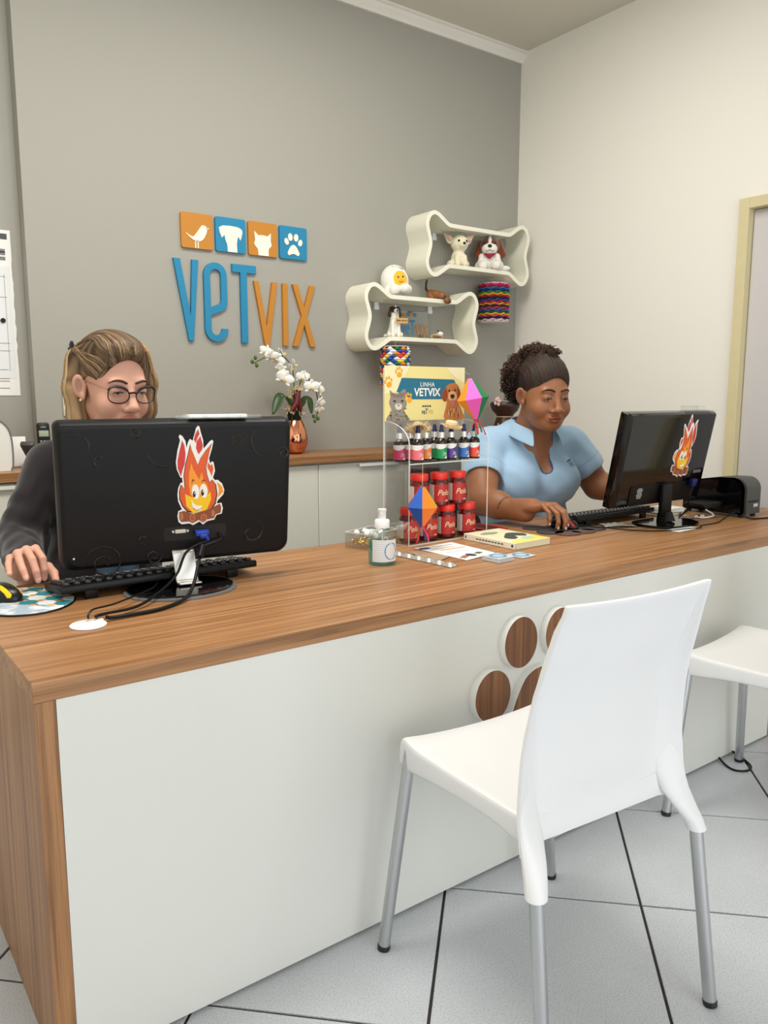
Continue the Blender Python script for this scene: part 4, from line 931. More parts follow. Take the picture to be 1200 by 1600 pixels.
for z in (0.0015, 0.262):
    MB().box((0, SDp / 2, z), (SWd - 0.009, SDp - 0.006, 0.003)).build('shelf', m_acr, ds, smooth=False)
    MB().box((0, 0.0022, z), (SWd - 0.009, 0.0022, 0.0034)).build('polished_edge', m_edge, ds, smooth=False)
for s in (-1, 1): MB().box((s * (SWd / 2 - 0.002), SDp - 0.001, SH / 2), (0.0045, 0.003, SH)).build('polished_edge', m_edge, ds, smooth=False)
# header card
m_hd = mat('card_yellow', srgb(240, 226, 150), 0.55); hz0, hz1 = 0.395, 0.572
hc = wthing('header_card', 'yellow header card printed with a cat, a dog and a blue banner', 'sign', (1.707, 2.075, 1.153))
Mh = T(1.7075, 1.9585, DT) @ rotz(3.2) @ frame((-SWd / 2, SDp - 0.0045, hz0), (1, 0, 0), (0, 0, 1))
HW_, HH = SWd, hz1 - hz0
solid2('card', [[(0, 0), (HW_, 0), (HW_, HH), (0, HH)]], 0.0012, m_hd, hc, Mh)
def hp(x, y): return ((x - 85) / (908 - 85) * HW_, (1 - (y - 75) / (632 - 75)) * HH)
def pr2(name, pts, m, z, raw=False, n=0):
    p = pts if raw else [hp(x, y) for x, y in pts]
    if n: p = sp2(p, n)
    return solid2(name, [p], 0.0003, m, hc, Mh, z0=0.0012 + z * 0.0001)
pr2('printed_corner', [(85, 75), (330, 75), (200, 330), (85, 360)], mat('print_pale', srgb(246, 238, 190), 0.55), 0)
pr2('printed_corner', [(700, 75), (908, 75), (908, 240), (810, 190)], MATS['print_pale'], 0)
pr2('printed_banner', [(250, 195), (790, 205), (812, 250), (812, 415), (350, 415), (200, 335)], mat('print_teal', srgb(18, 112, 140), 0.5), 1)
mwh = mat('print_white', srgb(248, 248, 246), 0.5)
x, y = hp(508, 262); text('printed_word', 'LINHA', 0.021, 0.0003, mwh, hc, Mh @ T(x, y, 0.0016), space=1.1)
x, y = hp(508, 345); text('printed_word', 'VETVIX', 0.0365, 0.0003, mwh, hc, Mh @ T(x, y, 0.0016), width=0.0009, sx=0.98)
x, y = hp(482, 545); text('printed_word', 'veT', 0.026, 0.0003, mat('print_dark_blue', srgb(24, 70, 96), 0.5), hc, Mh @ T(x, y, 0.0015), width=0.0004, sx=0.72)
x, y = hp(545, 548); text('printed_word', 'VIX', 0.02, 0.0003, mat('print_gold', srgb(205, 160, 60), 0.5), hc, Mh @ T(x, y, 0.0015), sx=0.7)
for i in range(4):
    x, y = hp(465 + i * 24, 487); pr2('printed_tile', [(x - 0.004, y - 0.003), (x + 0.004, y - 0.003), (x + 0.004, y + 0.003), (x - 0.004, y + 0.003)], MATS['print_dark_blue'] if i % 2 else mat('print_grey', srgb(90, 90, 80), 0.5), 2, True)
m_py = mat('print_paw', srgb(246, 170, 20), 0.5)
for (cx, cy, s, rot) in ((222, 140, 1.0, 0.2), (122, 240, 1.05, 0.3), (318, 400, 1.0, 0.6)):
    x, y = hp(cx, cy); c, sn = math.cos(rot), math.sin(rot)
    def pw(lp): return [(x + (a * c - b * sn), y + (a * sn + b * c)) for a, b in lp]
    pr2('printed_paw', pw(ell2(0, -0.008 * s, 0.011 * s, 0.009 * s, 18)), m_py, 3, True)
    for (a, b) in ((-0.0125, 0.004), (-0.0045, 0.012), (0.0055, 0.012), (0.013, 0.003)): pr2('printed_paw', pw(ell2(a * s, b * s, 0.0042 * s, 0.006 * s, 12)), m_py, 3, True)
# printed kitten and golden dog: flat print, layered shapes
mk = lambda n, c: mat('print_' + n, srgb(*c), 0.6)
kt = [((135, 320), (165, 350), (215, 360), (260, 315), (290, 320), (292, 400), (300, 470), (275, 530), (310, 590), (320, 632), (115, 632), (112, 590), (150, 530), (128, 450), (140, 390))]
pr2('printed_kitten', kt[0], mk('fur_grey', (150, 142, 130)), 2, n=3)
rnd = random.Random(3)
for i in range(34):
    y0 = rnd.uniform(500, 625); x0 = rnd.uniform(125, 300); a = rnd.uniform(-0.9, 0.9); w_ = rnd.uniform(8, 15)
    pr2('printed_stripe', [(x0, y0), (x0 + w_, y0 + w_ * a), (x0 + w_ * 1.6, y0 + w_ * a + 12), (x0 + w_ * 0.5, y0 + 9)], mk('fur_dark', (70, 66, 60)), 3)
for i in range(7): pr2('printed_stripe', [(165 + i * 17, 350), (171 + i * 17, 350), (176 + i * 14, 395 + 8 * (i % 2)), (172 + i * 14, 395)], mk('fur_dark', (70, 66, 60)), 3)
for e in ((180, 432), (255, 432)): pr2('printed_eye', [hp(e[0] + 15 * math.cos(k * PI / 6), e[1] + 10 * math.sin(k * PI / 6)) for k in range(12)], mk('eye_dark', (46, 46, 40)), 4, True)
pr2('printed_muzzle', [(185, 470), (218, 455), (252, 470), (245, 510), (218, 522), (192, 508)], mk('fur_white', (222, 216, 206)), 4, n=2)
pr2('printed_nose', [(207, 468), (230, 468), (219, 488)], mk('nose_brown', (120, 66, 60)), 5)
pr2('printed_ear', [(143, 340), (165, 362), (155, 395)], mk('ear_pink', (150, 110, 100)), 4); pr2('printed_ear', [(283, 335), (262, 355), (278, 392)], mk('ear_pink', (150, 110, 100)), 4)
pr2('printed_dog', [(700, 290), (745, 250), (810, 245), (845, 290), (850, 360), (830, 430), (880, 540), (900, 632), (695, 632), (700, 520), (715, 440), (668, 420), (665, 350)], mk('gold_fur', (196, 124, 62)), 2, n=3)
pr2('printed_ear', [(700, 290), (665, 350), (668, 420), (700, 440), (722, 390), (715, 320)], mk('rust', (150, 74, 30)), 3, n=3); pr2('printed_ear', [(835, 280), (862, 340), (855, 410), (830, 400), (826, 320)], mk('rust', (150, 74, 30)), 3, n=3)
pr2('printed_muzzle', [(735, 350), (772, 330), (812, 350), (822, 410), (775, 440), (730, 410)], mk('pale_fur', (232, 190, 132)), 3, n=3)
for i in range(22):
    x0 = rnd.uniform(700, 870); y0 = rnd.uniform(490, 600); pr2('printed_stripe', [(x0, y0), (x0 + 9, y0 + 4), (x0 + 4, y0 + 48), (x0 - 3, y0 + 40)], mk('rust', (150, 74, 30)) if i % 2 else mk('pale_fur', (232, 190, 132)), 4)
for e in ((738, 325), (803, 318)): pr2('printed_eye', [hp(e[0] + 11 * math.cos(k * PI / 6), e[1] + 12 * math.sin(k * PI / 6)) for k in range(12)], mk('eye_dark', (46, 46, 40)), 5, True)
pr2('printed_nose', [(752, 372), (775, 362), (798, 372), (790, 402), (774, 410), (760, 402)], mk('nose_black', (26, 22, 22)), 5, n=2)
pr2('printed_tongue', [(758, 428), (796, 428), (792, 475), (776, 488), (764, 475)], mk('tongue', (214, 130, 140)), 5, n=2)
# ------------------------------------------------------------------ jars
m_jar = mat('jar_dark_red', srgb(96, 14, 12), 0.15, spec=0.6); m_cap = mat('cap_red', srgb(226, 44, 30), 0.35); m_jl = mat('label_red', srgb(186, 40, 32), 0.4); m_js = mat('label_silver', srgb(212, 210, 204), 0.35); m_scr2 = mat('script_cream', srgb(244, 214, 180), 0.5)
def make_jar():
    t = thing('supplement_jar', '', 'jar', (0, 0, 0), 0, 'red capped supplement jars in the clear stand')
    MB().lathe([(0, 0), (0.029, 0), (0.0318, 0.003), (0.0318, 0.074), (0.029, 0.081), (0.0265, 0.085), (0.0265, 0.09), (0, 0.09)], n=36).build('glass_body', m_jar, t)
    lid = MB().lathe([(0, 0.088), (0.0292, 0.088), (0.0298, 0.09), (0.0298, 0.107), (0.0285, 0.1095), (0.0, 0.1095)], n=48).build('lid', m_cap, t)
    patch(0.0321, -158, 120, 0.012, 0.070).build('label', m_jl, t)
    patch(0.0322, -210, -160, 0.012, 0.070, 8).build('silver_label', m_js, t)
    o = text('script_word', 'Pelo', 0.026, 0.0003, m_scr2, t, shear=0.35, width=0.0001); wrap(o, 0.0323, -100, 0.043)
    o = patch(0.0323, -88, -64, 0.0145, 0.0185, 6).build('small_print', m_js, t)
    return t
jars = [(1.582, 2.018, 0, 'red capped jar at the left end of the bottom row, half behind the paper lantern'), (1.662, 2.016, 0, 'red capped jar directly behind the blue and orange paper lantern, bottom row'),
        (1.741, 2.016, 0, 'red capped jar third along the bottom row, clear of the lantern'), (1.834, 2.016, 0, 'red capped jar at the right end of the bottom row beside the book'),
        (1.628, 2.020, 1, 'red capped jar at the left end of the upper row, above the lantern'), (1.714, 2.022, 1, 'red capped jar in the middle of the upper row'), (1.796, 2.024, 1, 'red capped jar at the right end of the upper row')]
j0 = None
for (x, y, k, lab) in jars:
    z = DT + 0.0031 + 0.1096 * k
    if j0 is None: j0 = make_jar(); j0.location = (x, y, z); j0['label'] = lab
    else: dup(j0, (x, y, z), R(-3 + 7 * ((x * 37) % 1)), lab)
# ------------------------------------------------------------------ dropper bottles
m_amb = mat('amber_dark', srgb(34, 20, 14), 0.12, spec=0.6); m_bulb = mat('bulb_navy', srgb(22, 26, 78), 0.45); m_col = mat('collar_silver', srgb(226, 226, 224), 0.25, 0.6)
def bottle(lab, x, y, colr, z=DT + 0.2636, plain=False):
    t = thing('dropper_bottle', lab, 'bottle', (x, y, z), 0, 'dropper bottles on the upper level of the clear stand')
    MB().lathe([(0, 0), (0.018, 0), (0.0193, 0.002), (0.0193, 0.058), (0.0175, 0.066), (0.012, 0.071), (0.0095, 0.074), (0.0095, 0.078), (0, 0.078)], n=28).build('glass_body', m_amb, t)
    MB().lathe([(0, 0.074), (0.0108, 0.074), (0.0108, 0.092), (0.009, 0.093), (0, 0.093)], n=24).build('collar', m_col, t)
    MB().lathe([(0, 0.092), (0.0085, 0.092), (0.0085, 0.098), (0.0066, 0.102), (0.0062, 0.112), (0.005, 0.117), (0, 0.119)], n=20).build('rubber_bulb', m_bulb, t)
    c = srgb(*colr)
    patch(0.0196, -225, -40, 0.006, 0.054, 22).build('label', mat('label_%d_%d_%d' % colr, c, 0.4), t)
    patch(0.0197, -200, -42, lambda s: 0.054 - 0.004 - 0.013 * math.sin(PI * min(1, s * 0.8 + 0.2)) , 0.054, 18).build('label_white_top', m_pap, t)
    patch(0.0197, -95, -48, 0.006, lambda s: 0.006 + 0.009 * math.sin(PI * s), 10).build('label_white_drop', m_pap, t)
    o = text('label_word', 'Pet', 0.0105, 0.0002, m_pap, t, shear=0.2); wrap(o, 0.0197, -88, 0.0235)
    patch(0.0197, -112, -52, 0.0175, 0.0187, 8).build('small_print', m_pap, t)
    return t
for lab, x, y, c in (('dropper bottle with a hot pink label at the left end of the row', 1.567, 2.05, (214, 62, 110)), ('dropper bottle with a pale pink label wearing a straw hat', 1.6135, 2.0115, (232, 112, 122)),
                     ('dropper bottle with an orange label right of the straw hat', 1.666, 2.035, (238, 132, 52)), ('dropper bottle with a green label in the middle of the row', 1.717, 2.016, (20, 150, 84)),
                     ('dropper bottle with a purple label under the second straw hat', 1.765, 2.022, (84, 56, 140)), ('dropper bottle with a blue label near the right end of the row', 1.819, 2.018, (48, 110, 186)),
                     ('dropper bottle with a red label at the right end of the row', 1.862, 2.012, (226, 74, 50)), ('dropper bottle standing behind the green labelled one', 1.722, 2.057, (20, 150, 84)), ('dropper bottle standing behind the two pink labelled ones', 1.6135, 2.052, (232, 112, 122))):
    bottle(lab, x, y, c)
# straw hats
m_str = mat('straw', srgb(222, 196, 150), 0.8, bump=0.3, bscale=500, var=0.12, vscale=160)
def hat(lab, loc, rot, r, fringe, crown):
    t = thing('straw_hat', lab, 'hat', loc, 0, 'tiny straw hats on the dropper bottles', rot=rot); prof = [(crown, 0.0), (crown * 1.02, 0.004)]
    MB().lathe([(crown * 0.2, 0.020), (crown * 0.7, 0.019), (crown * 0.95, 0.014), (crown, 0.0), (r * 0.72, -0.003), (r, -0.004 if not fringe else -0.001), (r * 0.98, -0.0055), (crown, -0.002), (crown * 0.9, 0.012), (crown * 0.6, 0.017), (0, 0.018)], n=32).build('hat_body', m_str, t)
    MB().lathe([(0, 0.021), (crown * 0.25, 0.0205)], n=16).build('hat_top', m_str, t)
    fb = MB(); rn = random.Random(5)
    n_ = 40 if fringe else 60
    for i in range(n_):
        a = 2 * PI * i / n_; l = (0.016 if fringe else 0.006) * rn.uniform(0.7, 1.1)
        fb.tube([(r * 0.9 * math.cos(a), r * 0.9 * math.sin(a), -0.003), ((r + l) * math.cos(a + 0.05), (r + l) * math.sin(a + 0.05), 0.001 + rn.uniform(-0.003, 0.004))], [0.0016, 0.0009], 5)
    tag(fb.build('straw_fringe', m_str, t), kind='stuff')
    bb = MB().lathe([(crown * 1.01, 0.002), (crown * 1.03, 0.003), (crown * 1.0, 0.006)], n=28).build('hat_band', mat('straw_band', srgb(196, 160, 110), 0.8), t)
hat('tiny straw hat with a spiky fringed brim tipped over the pale pink bottle', (1.6175, 2.016, 1.128), (R(-32), R(20), R(0)), 0.030, True, 0.018)
hat('small round straw hat sitting flat on the purple bottle', (1.765, 2.022, 1.1315), (R(8), R(4), 0), 0.033, False, 0.022)
# ------------------------------------------------------------------ paper lanterns with tassels (folded bipyramids)
def balloon(lab, c, r, h, cols, rz, tilt=(0, 0), tass=((214, 50, 70), (230, 60, 110), (40, 120, 190), (150, 170, 40)), stretch=1.0, string=None):
    t = thing('paper_lantern', lab, 'paper lantern', c, 0, 'folded paper lanterns on the clear stand', rot=tilt if len(tilt) == 3 else (0, 0, R(rz))); n = len(cols)
    top, bot = (0, 0, h * 0.5), (0, 0, -h * 0.5)
    for i, cc in enumerate(cols):
        a0, a1 = 2 * PI * i / n, 2 * PI * (i + 1) / n
        p, q = (r * math.cos(a0), r * math.sin(a0), 0), (r * math.cos(a1), r * math.sin(a1), 0); k = 0.16
        f = lambda A, B, s: tuple(A[j] + (B[j] - A[j]) * s for j in range(3))
        mb = MB().add([f(top, p, k), f(top, q, k), q, p, f(bot, q, k), f(bot, p, k)], [(0, 1, 2, 3), (3, 2, 4, 5)])
        o = mb.build('paper_panel', mat('tissue_%d_%d_%d' % cc, srgb(*cc), 0.55), t, smooth=False); md = o.modifiers.new('t', 'SOLIDIFY'); md.thickness = 0.0006
    rn = random.Random(len(cols) + int(r * 1e4))
    for i, cc in enumerate(tass):
        a = 2 * PI * i / len(tass) + 0.3; x, y = 0.007 * math.cos(a), 0.007 * math.sin(a); d = 0.018 * rn.uniform(0.4, 1.2); L = 0.05 * stretch * rn.uniform(0.8, 1.1)
        rows = []
        for k in range(6):
            s = k / 5; px_, py_, pz = x + d * math.cos(a) * s + 0.003 * math.sin(s * 6 + i), y + d * math.sin(a) * s, -h * 0.42 - L * s
            rows.append([(px_ - 0.004 * math.sin(a), py_ + 0.004 * math.cos(a), pz), (px_ + 0.004 * math.sin(a), py_ - 0.004 * math.cos(a), pz)])
        o = MB().grid(rows).build('tassel_strip', mat('tissue_%d_%d_%d' % cc, srgb(*cc), 0.55), t); md = o.modifiers.new('t', 'SOLIDIFY'); md.thickness = 0.0005
    if string:
        M_ = Matrix.LocRotScale(t.location, t.rotation_euler, None).inverted()
        MB().tube([M_ @ Vector(p) for p in string], 0.0005, 5).build('string', mat('thread', srgb(214, 190, 130), 0.7), t)
    return t
balloon('six sided blue, orange, green and red paper lantern hanging before the jars', (1.5314, 1.885, 0.8939), 0.0525, 0.146, [(20, 84, 180), (246, 126, 22), (120, 190, 40), (170, 24, 44), (246, 126, 22), (170, 24, 44)], -189, string=[(1.5314, 1.885, 0.962), (1.583, 1.9485, 1.0215)])
ax = Vector((-0.13, 0.10, 0.985)).normalized(); fx = Vector((-0.52, -0.85, 0.0)); fx = (fx - ax * fx.dot(ax)).normalized()
e2 = Matrix((fx, ax.cross(fx), ax)).transposed().to_euler()   # pink panel turned to the visitor
e2 = (Matrix((fx, ax.cross(fx), ax)).transposed() @ Matrix.Rotation(R(-38), 3, 'Z')).to_euler()
balloon('pink, green and amber paper lantern tilted at the right of the header card', (1.838, 1.995, 1.222), 0.054, 0.165, [(236, 90, 190), (20, 120, 70), (20, 120, 70), (190, 30, 50), (190, 30, 50), (240, 150, 40)], 0, tuple(e2), ((214, 50, 60), (214, 50, 60), (90, 200, 170), (90, 200, 170), (220, 70, 60)), 1.1, string=[(1.828, 2.003, 1.303), (1.84, 2.075, 1.327)])
# ------------------------------------------------------------------ spray bottle
sb = thing('spray_bottle', 'clear sanitiser spray bottle with white pump and teal liquid', 'bottle', (1.3155, 1.801, DT))
m_pet = clear('clear_bottle', (0.94, 0.975, 0.97, 1), 0.3, 0.35)
MB().lathe([(0, 0.0), (0.036, 0), (0.0395, 0.004), (0.0395, 0.078), (0.037, 0.09), (0.028, 0.101), (0.018, 0.106), (0.017, 0.112)], n=48).build('bottle_wall', m_pet, sb)
m_liq = clear('teal_liquid', (0.5, 0.86, 0.85, 1), 0.2, 0.2)
MB().lathe([(0, 0.002), (0.036, 0.002), (0.0385, 0.006), (0.0385, 0.066), (0, 0.066)], n=48).build('sanitiser_liquid', m_liq, sb)
MB().lathe([(0.0175, 0.104), (0.0215, 0.105), (0.0215, 0.125), (0.019, 0.128), (0.011, 0.129), (0.0115, 0.150), (0.0125, 0.152), (0.0125, 0.158), (0.0, 0.1585)], n=36).build('pump_cap', MATS['white_plastic'], sb)
MB().tube([(0.0, 0, 0.145), (-0.010, -0.010, 0.145)], 0.003, 10).build('nozzle', MATS['white_plastic'], sb)
MB().tube([(0, 0, 0.11), (0.006, 0.003, 0.01)], 0.0018, 8).build('dip_tube', m_pap, sb)
patch(0.0399, -170, -48, 0.011, 0.074, 22).build('label', mat('label_white', srgb(236, 238, 238), 0.45), sb)
lg = solid2('label_ring', [ell2(0, 0, 0.021, 0.025, 40), ell2(0, 0, 0.0185, 0.022, 40)], 0.0002, mat('label_blue', srgb(70, 140, 190), 0.5), sb); wrap(lg, 0.0401, -86, 0.041)
lg = solid2('label_disc', [ell2(0, 0, 0.0165, 0.019, 32)], 0.0001, mat('label_pale_blue', srgb(206, 224, 236), 0.5), sb); wrap(lg, 0.0400, -86, 0.041)
dm = MB()
for i in range(9):
    for j in range(10): dm.box((-0.02 + 0.005 * i, -0.027 + 0.006 * j, 0.0001), (0.0016, 0.002, 0.0002))
dt = dm.build('label_print', mat('label_print_blue', srgb(120, 160, 200), 0.5), sb); wrap(dt, 0.0400, -140, 0.042); tag(dt, kind='stuff')
# ------------------------------------------------------------------ clear box with small cotton balls
bx = thing('clear_box', 'clear plastic box of small white and gold trinkets behind the spray bottle', 'box', (1.445, 2.035, DT), R(18))
bw, bd, bh = 0.145, 0.10, 0.05
for (c, d) in (((0, -bd / 2, bh / 2), (bw, 0.002, bh)), ((0, bd / 2, bh / 2), (bw, 0.002, bh)), ((-bw / 2, 0, bh / 2), (0.002, bd, bh)), ((bw / 2, 0, bh / 2), (0.002, bd, bh)), ((0, 0, 0.001), (bw, bd, 0.002))):
    MB().box(c, d).build('box_wall', m_acr, bx, smooth=False)
rim = MB()
for (c, d) in (((0, -bd / 2, bh), (bw, 0.003, 0.002)), ((0, bd / 2, bh), (bw, 0.003, 0.002)), ((-bw / 2, 0, bh), (0.003, bd, 0.002)), ((bw / 2, 0, bh), (0.003, bd, 0.002))): rim.box(c, d)
rim.build('box_rim', m_edge, bx)
MB().box((0, 0, bh / 2), (0.002, bd - 0.004, bh * 0.8)).build('box_divider', m_acr, bx)
tr = MB(); rn = random.Random(11)
for i in range(90):
    x, y, z = rn.uniform(0.008, 0.062) * rn.choice((-1, 1)), rn.uniform(-0.040, 0.040), rn.uniform(0.009, 0.028); r_ = rn.uniform(0.0025, 0.005)
    tr.lathe([(r_, -0.001), (r_ + 0.0012, 0), (r_, 0.001), (r_ - 0.001, 0), (r_, -0.001)], n=10, mi=0, M=T(x, y, z) @ Euler((rn.uniform(0, 3), rn.uniform(0, 3), 0)).to_matrix().to_4x4())
o = tr.build('gold_rings', mat('gold_trinket', srgb(206, 180, 110), 0.3, 0.9)); o.location = bx.location; o.rotation_euler = bx.rotation_euler; tag(o, 'loose small gold rings heaped in the clear box', 'trinkets', kind='stuff')
cb0 = None
for i in range(10):
    x, y, z = rn.uniform(-0.06, 0.06), rn.uniform(-0.036, 0.036), 0.036 + rn.uniform(0, 0.012)
    p = Matrix.LocRotScale(bx.location, bx.rotation_euler, None) @ Vector((x, y, z))
    if cb0 is None: cb0 = MB().ball((0, 0, 0), 0.0095, 14, 9).build('cotton_ball', mat('cotton_white', srgb(244, 244, 242), 0.8, bump=0.3, bscale=200)); o = cb0
    else: o = cb0.copy(); COL.objects.link(o)
    o.location = p; tag(o, 'small white cotton ball lying among the trinkets in the clear box', 'cotton ball', 'cotton balls in the clear box')
# ------------------------------------------------------------------ papers, cards, pills, book
def sheet(name, pts, m, label, cat, t=0.0006, z=0.0, group=None):
    o = MB().prism(pts, t, T(0, 0, DT + 0.0004 + z)).build(name, m, smooth=False); return tag(o, label, cat, group)
fl = wthing('flyer', 'white printed flyer lying in front of the clear stand', 'flyer', (1.61, 1.81, DT))
fpts = [(1.526, 1.917), (1.689, 1.927), (1.682, 1.715), (1.537, 1.684)]
MB().prism(fpts, 0.0006, T(0, 0, DT + 0.0004)).build('sheet', m_pap, fl, smooth=False)
def fprint(x, y, w_, h_, m, a=0): MB().box((0, 0, 0), (w_, h_, 0.0002), M=T(x, y, DT + 0.0011) @ rotz(a)).build('printed_block', m, fl, smooth=False)
MB().prism(ell2(0, 0, 0.022, 0.014, 20), 0.0003, T(1.548, 1.893, DT + 0.001)).build('printed_block', mat('ink_navy', srgb(60, 70, 110), 0.6), fl)
text('printed_word', 'Tratamento', 0.017, 0.0002, mat('ink_blue', srgb(50, 80, 130), 0.6), fl, T(1.625, 1.898, DT + 0.001) @ rotz(0), shear=0.3)
fprint(1.62, 1.84, 0.10, 0.010, mat('ink_orange', srgb(222, 160, 110), 0.6)); fprint(1.60, 1.865, 0.10, 0.004, mat('ink_grey', srgb(160, 160, 165), 0.6)); fprint(1.60, 1.80, 0.09, 0.004, MATS['ink_grey'])
fprint(1.64, 1.745, 0.03, 0.02, mat('ink_green', srgb(80, 100, 70), 0.6), 20); MB().prism(ell2(0, 0, 0.016, 0.02, 16), 0.0003, T(1.60, 1.735, DT + 0.001)).build('printed_block', mat('ink_dark', srgb(60, 56, 52), 0.6), fl); fprint(1.565, 1.725, 0.045, 0.02, mat('ink_rust', srgb(160, 110, 90), 0.6), 30)
sheet('leaflet', [(1.470, 1.885), (1.512, 1.872), (1.533, 1.752), (1.462, 1.722), (1.458, 1.80)], mat('kraft_leaflet', srgb(170, 146, 120), 0.5), 'small brown leaflet tucked beside the white flyer', 'leaflet', 0.0008, 0.0008)
for k, (x, y, a, n_, lab) in enumerate(((1.612, 1.632, 4, 12, 'stack of blue and white square cards, the thicker one at the counter edge'), (1.717, 1.642, 6, 2, 'thin pair of blue and white square cards beside the thick stack'))):
    cs = thing('card_stack', lab, 'cards', (x, y, DT + 0.0002), R(a), 'blue and white appointment cards'); h_ = 0.0011 * n_
    MB().box((0, 0, h_ / 2), (0.066, 0.066, h_), 0.0004, seg=1).build('card_pile', mat('card_edge', srgb(196, 200, 206), 0.6), cs)
    MB().prism(ell2(0, 0, 0.027, 0.027, 28), 0.0003, T(0, 0.0, h_)).build('printed_disc', mat('card_blue', srgb(90, 146, 186), 0.5), cs)
    MB().prism(ell2(0, 0, 0.017, 0.017, 24), 0.0004, T(0, 0, h_)).build('printed_disc', mat('card_light_blue', srgb(170, 204, 226), 0.5), cs)
    MB().box((0.0, -0.03, h_ + 0.0001), (0.06, 0.004, 0.0003)).build('printed_line', m_pap, cs)
bl = thing('blister_strip', 'silver foil strip of small wrapped sachets before the flyer', 'blister strip', (1.438, 1.765, DT + 0.0005), R(96))
for i in range(6):
    sg = MB(); x = -0.105 + 0.042 * i
    rows = [[(x + 0.040 * a / 8 - 0.020, 0.017 * (2 * b / 6 - 1), 0.0008 + 0.011 * max(0, (1 - (2 * a / 8 - 1) ** 2)) * max(0, 1 - (2 * b / 6 - 1) ** 2)) for b in range(7)] for a in range(9)]
    sg.grid(rows); sg.box((x, 0, 0.0003), (0.041, 0.036, 0.0006)); sg.build('sachet', mat('foil', srgb(214, 212, 206), 0.22, 0.75), bl)
MB().box((0.137, 0.0, 0.0004), (0.034, 0.034, 0.0008)).build('strip_tip', mat('foil_blue', srgb(150, 190, 220), 0.3, 0.4), bl)
bk = thing('paperback_book', 'pale yellow paperback book lying on the counter', 'book', (1.845, 1.83, DT), R(1.5))
bw, bd, bt = 0.165, 0.232, 0.0205
MB().box((0.002, 0, bt / 2), (bw - 0.006, bd - 0.004, bt - 0.004)).build('page_block', mat('page_cream', srgb(232, 224, 200), 0.85), bk)
m_bc = mat('cover_cream', srgb(232, 226, 188), 0.5, var=0.05, vscale=14)
MB().box((0, 0, bt - 0.001), (bw, bd, 0.002), 0.0008, seg=1).build('front_cover', m_bc, bk); MB().box((0, 0, 0.001), (bw, bd, 0.002), 0.0008, seg=1).build('back_cover', m_bc, bk); MB().box((-bw / 2, 0, bt / 2), (0.003, bd, bt), 0.001, seg=1).build('spine', mat('spine_cream', srgb(236, 232, 212), 0.5), bk)
def bp(pts, m, z=0): MB().prism(pts, 0.0003, T(0, 0, bt + 0.00005 + z * 0.0002)).build('cover_print', m, bk, smooth=False)
bp([(-0.082, -0.115), (0.082, -0.115), (0.082, -0.03), (0.02, -0.07), (-0.04, -0.075), (-0.082, -0.10)], mat('print_lemon', srgb(238, 222, 110), 0.5)); bp(sp2([(0.06, 0.02), (0.03, 0.03), (-0.01, 0.0), (-0.04, -0.03), (-0.03, -0.06), (0.0, -0.05), (0.02, -0.02), (0.05, -0.04), (0.075, -0.01)], 4), mat('print_olive', srgb(66, 74, 60), 0.5), 1); bp(sp2([(0.0, -0.06), (0.04, -0.05), (0.05, -0.08), (0.01, -0.085)], 4), mat('print_mint', srgb(170, 210, 200), 0.5), 1); bp(sp2([(-0.06, 0.06), (-0.02, 0.08), (0.02, 0.06), (-0.02, 0.04)], 4), mat('print_sage', srgb(150, 160, 130), 0.5), 1)
sp_ = MB()
for i in range(9): sp_.box((-bw / 2 - 0.0016, -0.06 + 0.014 * i, 0.0105), (0.0003, 0.010, 0.004))
sp_.box((-bw / 2 - 0.0016, -0.104, 0.0105), (0.0003, 0.008, 0.009)); sp_.box((-bw / 2 - 0.0016, 0.106, 0.0105), (0.0003, 0.006, 0.009)); sp_.build('spine_print', mat('print_ink', srgb(60, 64, 60), 0.6), bk)
fo = wthing('paper_tray', 'flat dark tray with a red rim lying behind the book', 'tray', (1.955, 2.06, DT))
MB().prism([(1.915, 2.118), (1.995, 2.122), (2.008, 1.99), (1.925, 2.0)], 0.004, T(0, 0, DT)).build('tray_base', mat('tray_brown', srgb(70, 46, 40), 0.5), fo)
e_ = [(1.915, 2.118, DT + 0.005), (1.995, 2.122, DT + 0.005), (2.008, 1.99, DT + 0.005), (1.925, 2.0, DT + 0.005)]
MB().tube(e_ + [e_[0]], 0.0035, 8).build('tray_rim', mat('tray_red', srgb(196, 40, 66), 0.4), fo)
# lost cable loop on the floor by the second chair
lc = MB().tube(spline([(2.44, 1.392, 0.012), (2.41, 1.34, 0.004), (2.40, 1.30, 0.004), (2.43, 1.275, 0.004), (2.47, 1.285, 0.004), (2.50, 1.33, 0.004), (2.52, 1.40, 0.012)], 8), 0.0035, 8).build('floor_cable', m_blk); tag(lc, 'loop of black cable on the floor under the counter front', 'cable')
# ================================================================== THINGS ON THE SHELVES
m_plush = attr_mat('plush_fur', 0.95, 0.0, 0.5, 420, 0.1, 0.6); m_fig = attr_mat('figurine_paint', 0.5, 0.0, 0.1, 300)
cW, cC, cP, cB, cK, cBr = srgb(238, 235, 226), srgb(234, 224, 196), srgb(222, 176, 158), srgb(112, 58, 30), srgb(16, 14, 14), srgb(150, 92, 48)
def eye(parent, c, r, m=None, name='eye'): return MB().ball(c, r, 12, 8).build(name, m or m_gloss, parent)
